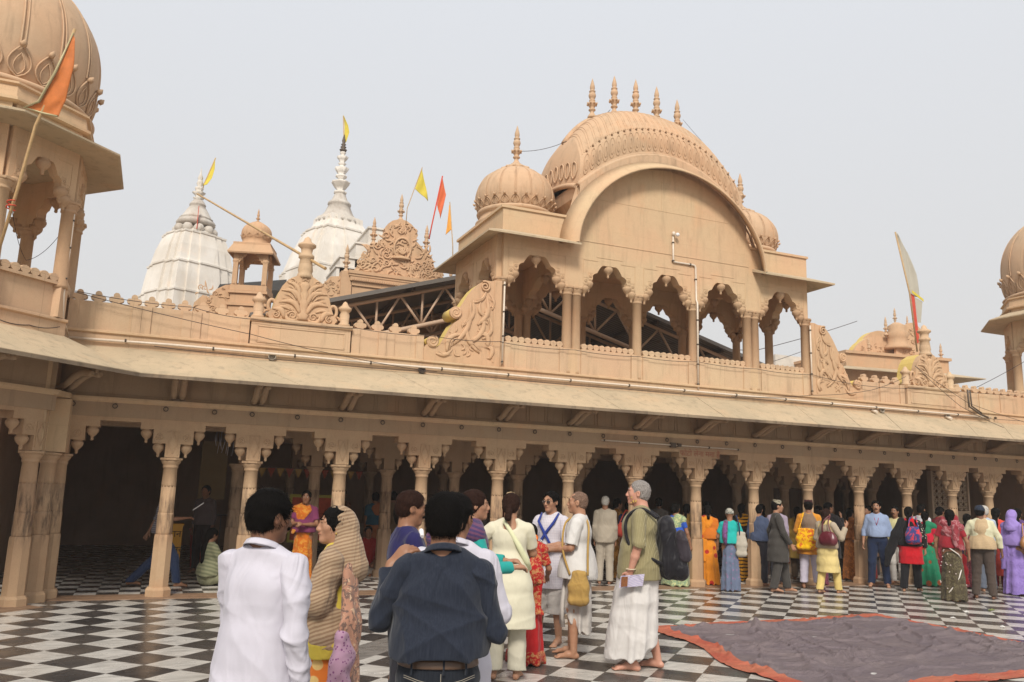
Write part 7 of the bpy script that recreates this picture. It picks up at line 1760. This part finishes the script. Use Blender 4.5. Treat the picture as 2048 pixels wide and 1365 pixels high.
S_=SDF(); k=f.k; S_.ch([f.up((-.12,-.12,1.42)),f.up((-.22,-.15,1.15)),A3(-.36,-.16,.80)*k,A3(-.44,-.16,.52)*k],[.07,.10,.09,.06],.04,((0,1,0),2)); link('black_scarf',S_.mesh('black_scarf',.0125,wrinkle(.012,7,8,12)),C('black_chiffon',(.014,.014,.016)),t)
bag('blue and red backpack on the back of the black-scarfed girl',13.93,12.48,hd,C('blue_red_bag',(.045,.06,.20),(.60,.05,.06),'print',.35),(.10,-.20,1.08),(.30,.16,.34),[[(.02,-.20,1.2),(.03,-.13,1.38),(.07,-.0,1.44)],[(.2,-.18,1.2),(.16,-.13,1.36),(.12,0,1.44)]],h=.012)
far('woman in a red blouse and green sari with red border, right of the black-scarfed girl',15.2,13.2,-12,1.54,'sari',C('red_blouse',(.50,.015,.04)),C('green_sari',(.02,.22,.11),(.30,.08,.03),'floral',.5),'ponytail',r1=(.27,.22),dr=C('green_sari_drape',(.02,.20,.10)))
far('man in a white shirt with black hair behind the red-bloused woman',15.9,13.9,-35,1.68,'kurta',C('plain_white_shirt_e',(.62,.62,.66)),C('white_e',(.55,.55,.55)),hh=.013)
f,t,hd=far('woman in a dark olive sari with white piped edge and maroon shawl',13.40,11.10,-8,1.61,'sari',C('maroon_blouse',(.28,.02,.03)),C('dark_olive_sari',(.065,.05,.03),(.13,.11,.06),'print',1.8),'tied',hh=.010,fat=1.2,r1=(.215,.19),L=((-.27,.0,1.1),(-.27,.05,.87)),Rr=((.27,.0,1.1),(.28,.05,.87)),dr=C('maroon_pink_shawl',(.26,.05,.06),(.36,.14,.15),'print',.8),tail=False)
pk=f.k; m=MB(); PZ=lambda z,a,r=None:((((r or (.118+.075*((1-z)/.97)**.8))+.024)*math.cos(R(a)))*pk,((r or (.118+.075*((1-z)/.97)**.8))+.008)*math.sin(R(a))*pk,z*pk)
m.tube([PZ(1.10,-150,.150),PZ(1.04,-120,.158),PZ(.96,-85,.168),PZ(.88,-50,.17),PZ(.80,-20,.145)],.010,6); m.tube([PZ(.62,-25),PZ(.46,-50),PZ(.32,-75),PZ(.20,-100),PZ(.12,-120)],.011,6); m.build('white_piping',plain('white_braid',(.65,.60,.55),.8),t)
m=MB(); rs0=random.Random(8)
for i in range(16):
    a=rs0.uniform(-2.9,-.3); z=rs0.uniform(.15,.95)*pk; q=.155+.06*(1-z/.98); m.lathe((q*1.12*math.cos(a),q*1.03*math.sin(a),z),[(0,-.013),(.014,0),(0,.013)],7)
m.build('white_motifs',plain('pale_motif',(.55,.45,.42),.7),t)
S_=SDF(); torso_prims(S_,f,.034,1.12,1.05); S_.cap(f.up((-.1,-.02,1.43)),f.up((.1,-.02,1.43)),.085,.085,.04); S_.ch([f.up((.10,-.12,1.38)),f.up((.10,-.17,1.15)),f.up((.12,-.17,.98))],[.06,.06,.04],.03); S_.cut((0,0,-1),-.98*f.k); S_.cap(f.up((0,0,1.45)),f.hp_((0,0,0)),.07,.07,.01,None,'sub'); S_.ell(f.up((0,-.1,1.05)),(.30,.09,.09),.02,'sub')
link('shawl',S_.mesh('shawl',.011,wrinkle(.014,4,9,13)),C('maroon_pink_shawl_b',(.24,.035,.045),(.40,.18,.19),'print',.7),t)
far('woman in bright red with a red headscarf behind the beige vest man',14.6,12.0,-20,1.50,'kurta',C('bright_red_kameez',(.58,.02,.03)),C('navy_hem',(.03,.03,.12)),'scarf',C('maroon_scarf',(.25,.02,.03)),hem=.22)
f,t,hd=far('man seen from behind in a beige knitted vest, brown trousers and navy woollen cap',14.38,11.25,0,1.70,'shirt',C('cream_shirt',(.60,.58,.40)),C('brown_trousers',(.075,.055,.045)),'beanie',C('navy_wool_cap',(.03,.04,.065)),tt=True,hh=.010,vest=C('beige_knit_vest',(.50,.37,.22),(.44,.32,.19),'stripeh',1.2),hem=.92,L=((-.28,.02,1.12),(-.29,.08,.88)),Rr=((.28,.02,1.12),(.31,.06,.87)),feet=[(-.15,.0,0),(.13,-.04,0)],head=(-8,0,0),fat=1.18,sk=SKD)
m=MB(); m.tube([(.150*math.cos(a)*1.2,.128*math.sin(a)*1.18,.925*f.k) for a in np.linspace(0,2*PI,30)],.022,8,False); m.build('vest_hem',C('beige_rib',(.46,.33,.19)),t)
far('white-haired man with spectacles in a light blue shirt behind the beige vest man',15.62,12.15,20,1.70,'shirt',C('pale_blue_shirt_f',(.40,.46,.56)),C('grey_trousers_f',(.12,.14,.18)),'thin',HW,head=(50,0,0),bits=True,sk=SKM)
far('woman with loose black hair and a coral red top behind the white-haired man',16.25,12.35,-10,1.66,'kurta',C('coral_top',(.60,.07,.05)),C('maroon_bottom',(.25,.02,.02)),'long',hem=.3)
f,t,hd=far('woman draped head to foot in a lavender sari at the right edge of the photo',15.75,11.62,-30,1.63,'sari',C('lavender_blouse',(.28,.20,.50)),C('lavender_sari',(.27,.19,.50),(.22,.15,.42),'print',.7),'scarf',C('lavender_head_cloth',(.29,.21,.52)),tail=True,hh=.010,sl=(.8,.8),fat=1.15,side=-1,r1=(.25,.22))
bag('tan leather handbag under the arm of the lavender-draped woman',15.75,11.62,hd,plain('tan_leather',(.34,.16,.06),.4,0,.5),(.30,-.05,1.02),(.14,.40,.26),[[(.28,.1,1.1),(.2,.0,1.38),(.28,-.15,1.1)]],h=.012)
far('dark-haired person behind the lavender-draped woman, cut off by the right edge',16.7,12.2,-10,1.66,'kurta',C('purple_dark_top',(.10,.05,.16)),C('dark_g',(.05,.04,.07)),'long')
far('person in red crouching low in the shade between two columns behind the beige cardigan',13.25,15.4,30,1.2,'kurta',C('orange_red_cloth',(.55,.08,.02)),C('white_h',(.5,.45,.4)),hem=.4)
far('person in a brown kurta in the shade behind the lilac shirt man',12.6,15.3,30,1.58,'kurta',C('brown_i',(.18,.08,.04)),C('dark_i',(.05,.03,.03)),'tied')

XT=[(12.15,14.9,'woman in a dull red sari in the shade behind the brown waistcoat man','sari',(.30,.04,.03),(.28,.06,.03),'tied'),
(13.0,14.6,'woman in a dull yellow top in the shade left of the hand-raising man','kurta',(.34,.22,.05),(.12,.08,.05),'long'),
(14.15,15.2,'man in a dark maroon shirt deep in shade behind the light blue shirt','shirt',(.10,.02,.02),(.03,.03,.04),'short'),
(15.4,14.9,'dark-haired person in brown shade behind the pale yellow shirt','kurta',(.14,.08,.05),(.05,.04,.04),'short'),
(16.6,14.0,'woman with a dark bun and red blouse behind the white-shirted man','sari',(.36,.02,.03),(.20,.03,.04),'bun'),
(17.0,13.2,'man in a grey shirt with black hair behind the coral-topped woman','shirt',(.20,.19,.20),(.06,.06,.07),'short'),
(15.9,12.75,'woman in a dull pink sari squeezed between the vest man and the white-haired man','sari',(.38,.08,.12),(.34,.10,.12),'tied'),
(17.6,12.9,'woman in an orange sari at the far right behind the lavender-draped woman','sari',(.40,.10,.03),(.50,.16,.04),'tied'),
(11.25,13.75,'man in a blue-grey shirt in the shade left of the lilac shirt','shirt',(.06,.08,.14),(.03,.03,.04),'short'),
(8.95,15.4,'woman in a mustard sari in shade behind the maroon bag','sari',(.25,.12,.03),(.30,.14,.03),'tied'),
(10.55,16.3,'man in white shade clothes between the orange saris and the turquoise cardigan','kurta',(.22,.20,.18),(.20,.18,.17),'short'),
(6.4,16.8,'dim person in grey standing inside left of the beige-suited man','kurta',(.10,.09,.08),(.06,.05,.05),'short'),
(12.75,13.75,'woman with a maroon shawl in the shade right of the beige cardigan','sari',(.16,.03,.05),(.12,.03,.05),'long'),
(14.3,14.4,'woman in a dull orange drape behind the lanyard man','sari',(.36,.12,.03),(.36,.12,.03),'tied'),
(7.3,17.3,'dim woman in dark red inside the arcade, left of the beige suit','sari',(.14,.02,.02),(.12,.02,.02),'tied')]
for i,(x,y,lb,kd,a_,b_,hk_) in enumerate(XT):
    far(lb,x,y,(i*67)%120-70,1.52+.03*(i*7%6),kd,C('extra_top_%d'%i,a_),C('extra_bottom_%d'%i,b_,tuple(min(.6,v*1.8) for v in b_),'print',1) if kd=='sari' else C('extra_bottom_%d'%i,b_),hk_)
# ---------------- haze ----------------
m=MB(); m.box(-320,320,-140,420,-1.6,19.0); hz=m.build('haze',None); hm=bpy.data.materials.new('haze_air'); hm.use_nodes=True; ht=hm.node_tree; ht.nodes.clear()
ho=ht.nodes.new('ShaderNodeOutputMaterial'); hv=ht.nodes.new('ShaderNodeVolumePrincipled'); hv.inputs['Color'].default_value=(.93,.92,.91,1); hv.inputs['Density'].default_value=.0012; hv.inputs['Anisotropy'].default_value=.2
ht.links.new(hv.outputs[0],ho.inputs['Volume']); hz.data.materials.append(hm); tag(hz,kind='stuff'); tag(hz,'thin pale dusty haze filling the air over the courtyard','haze')
S.cycles.volume_bounces=1
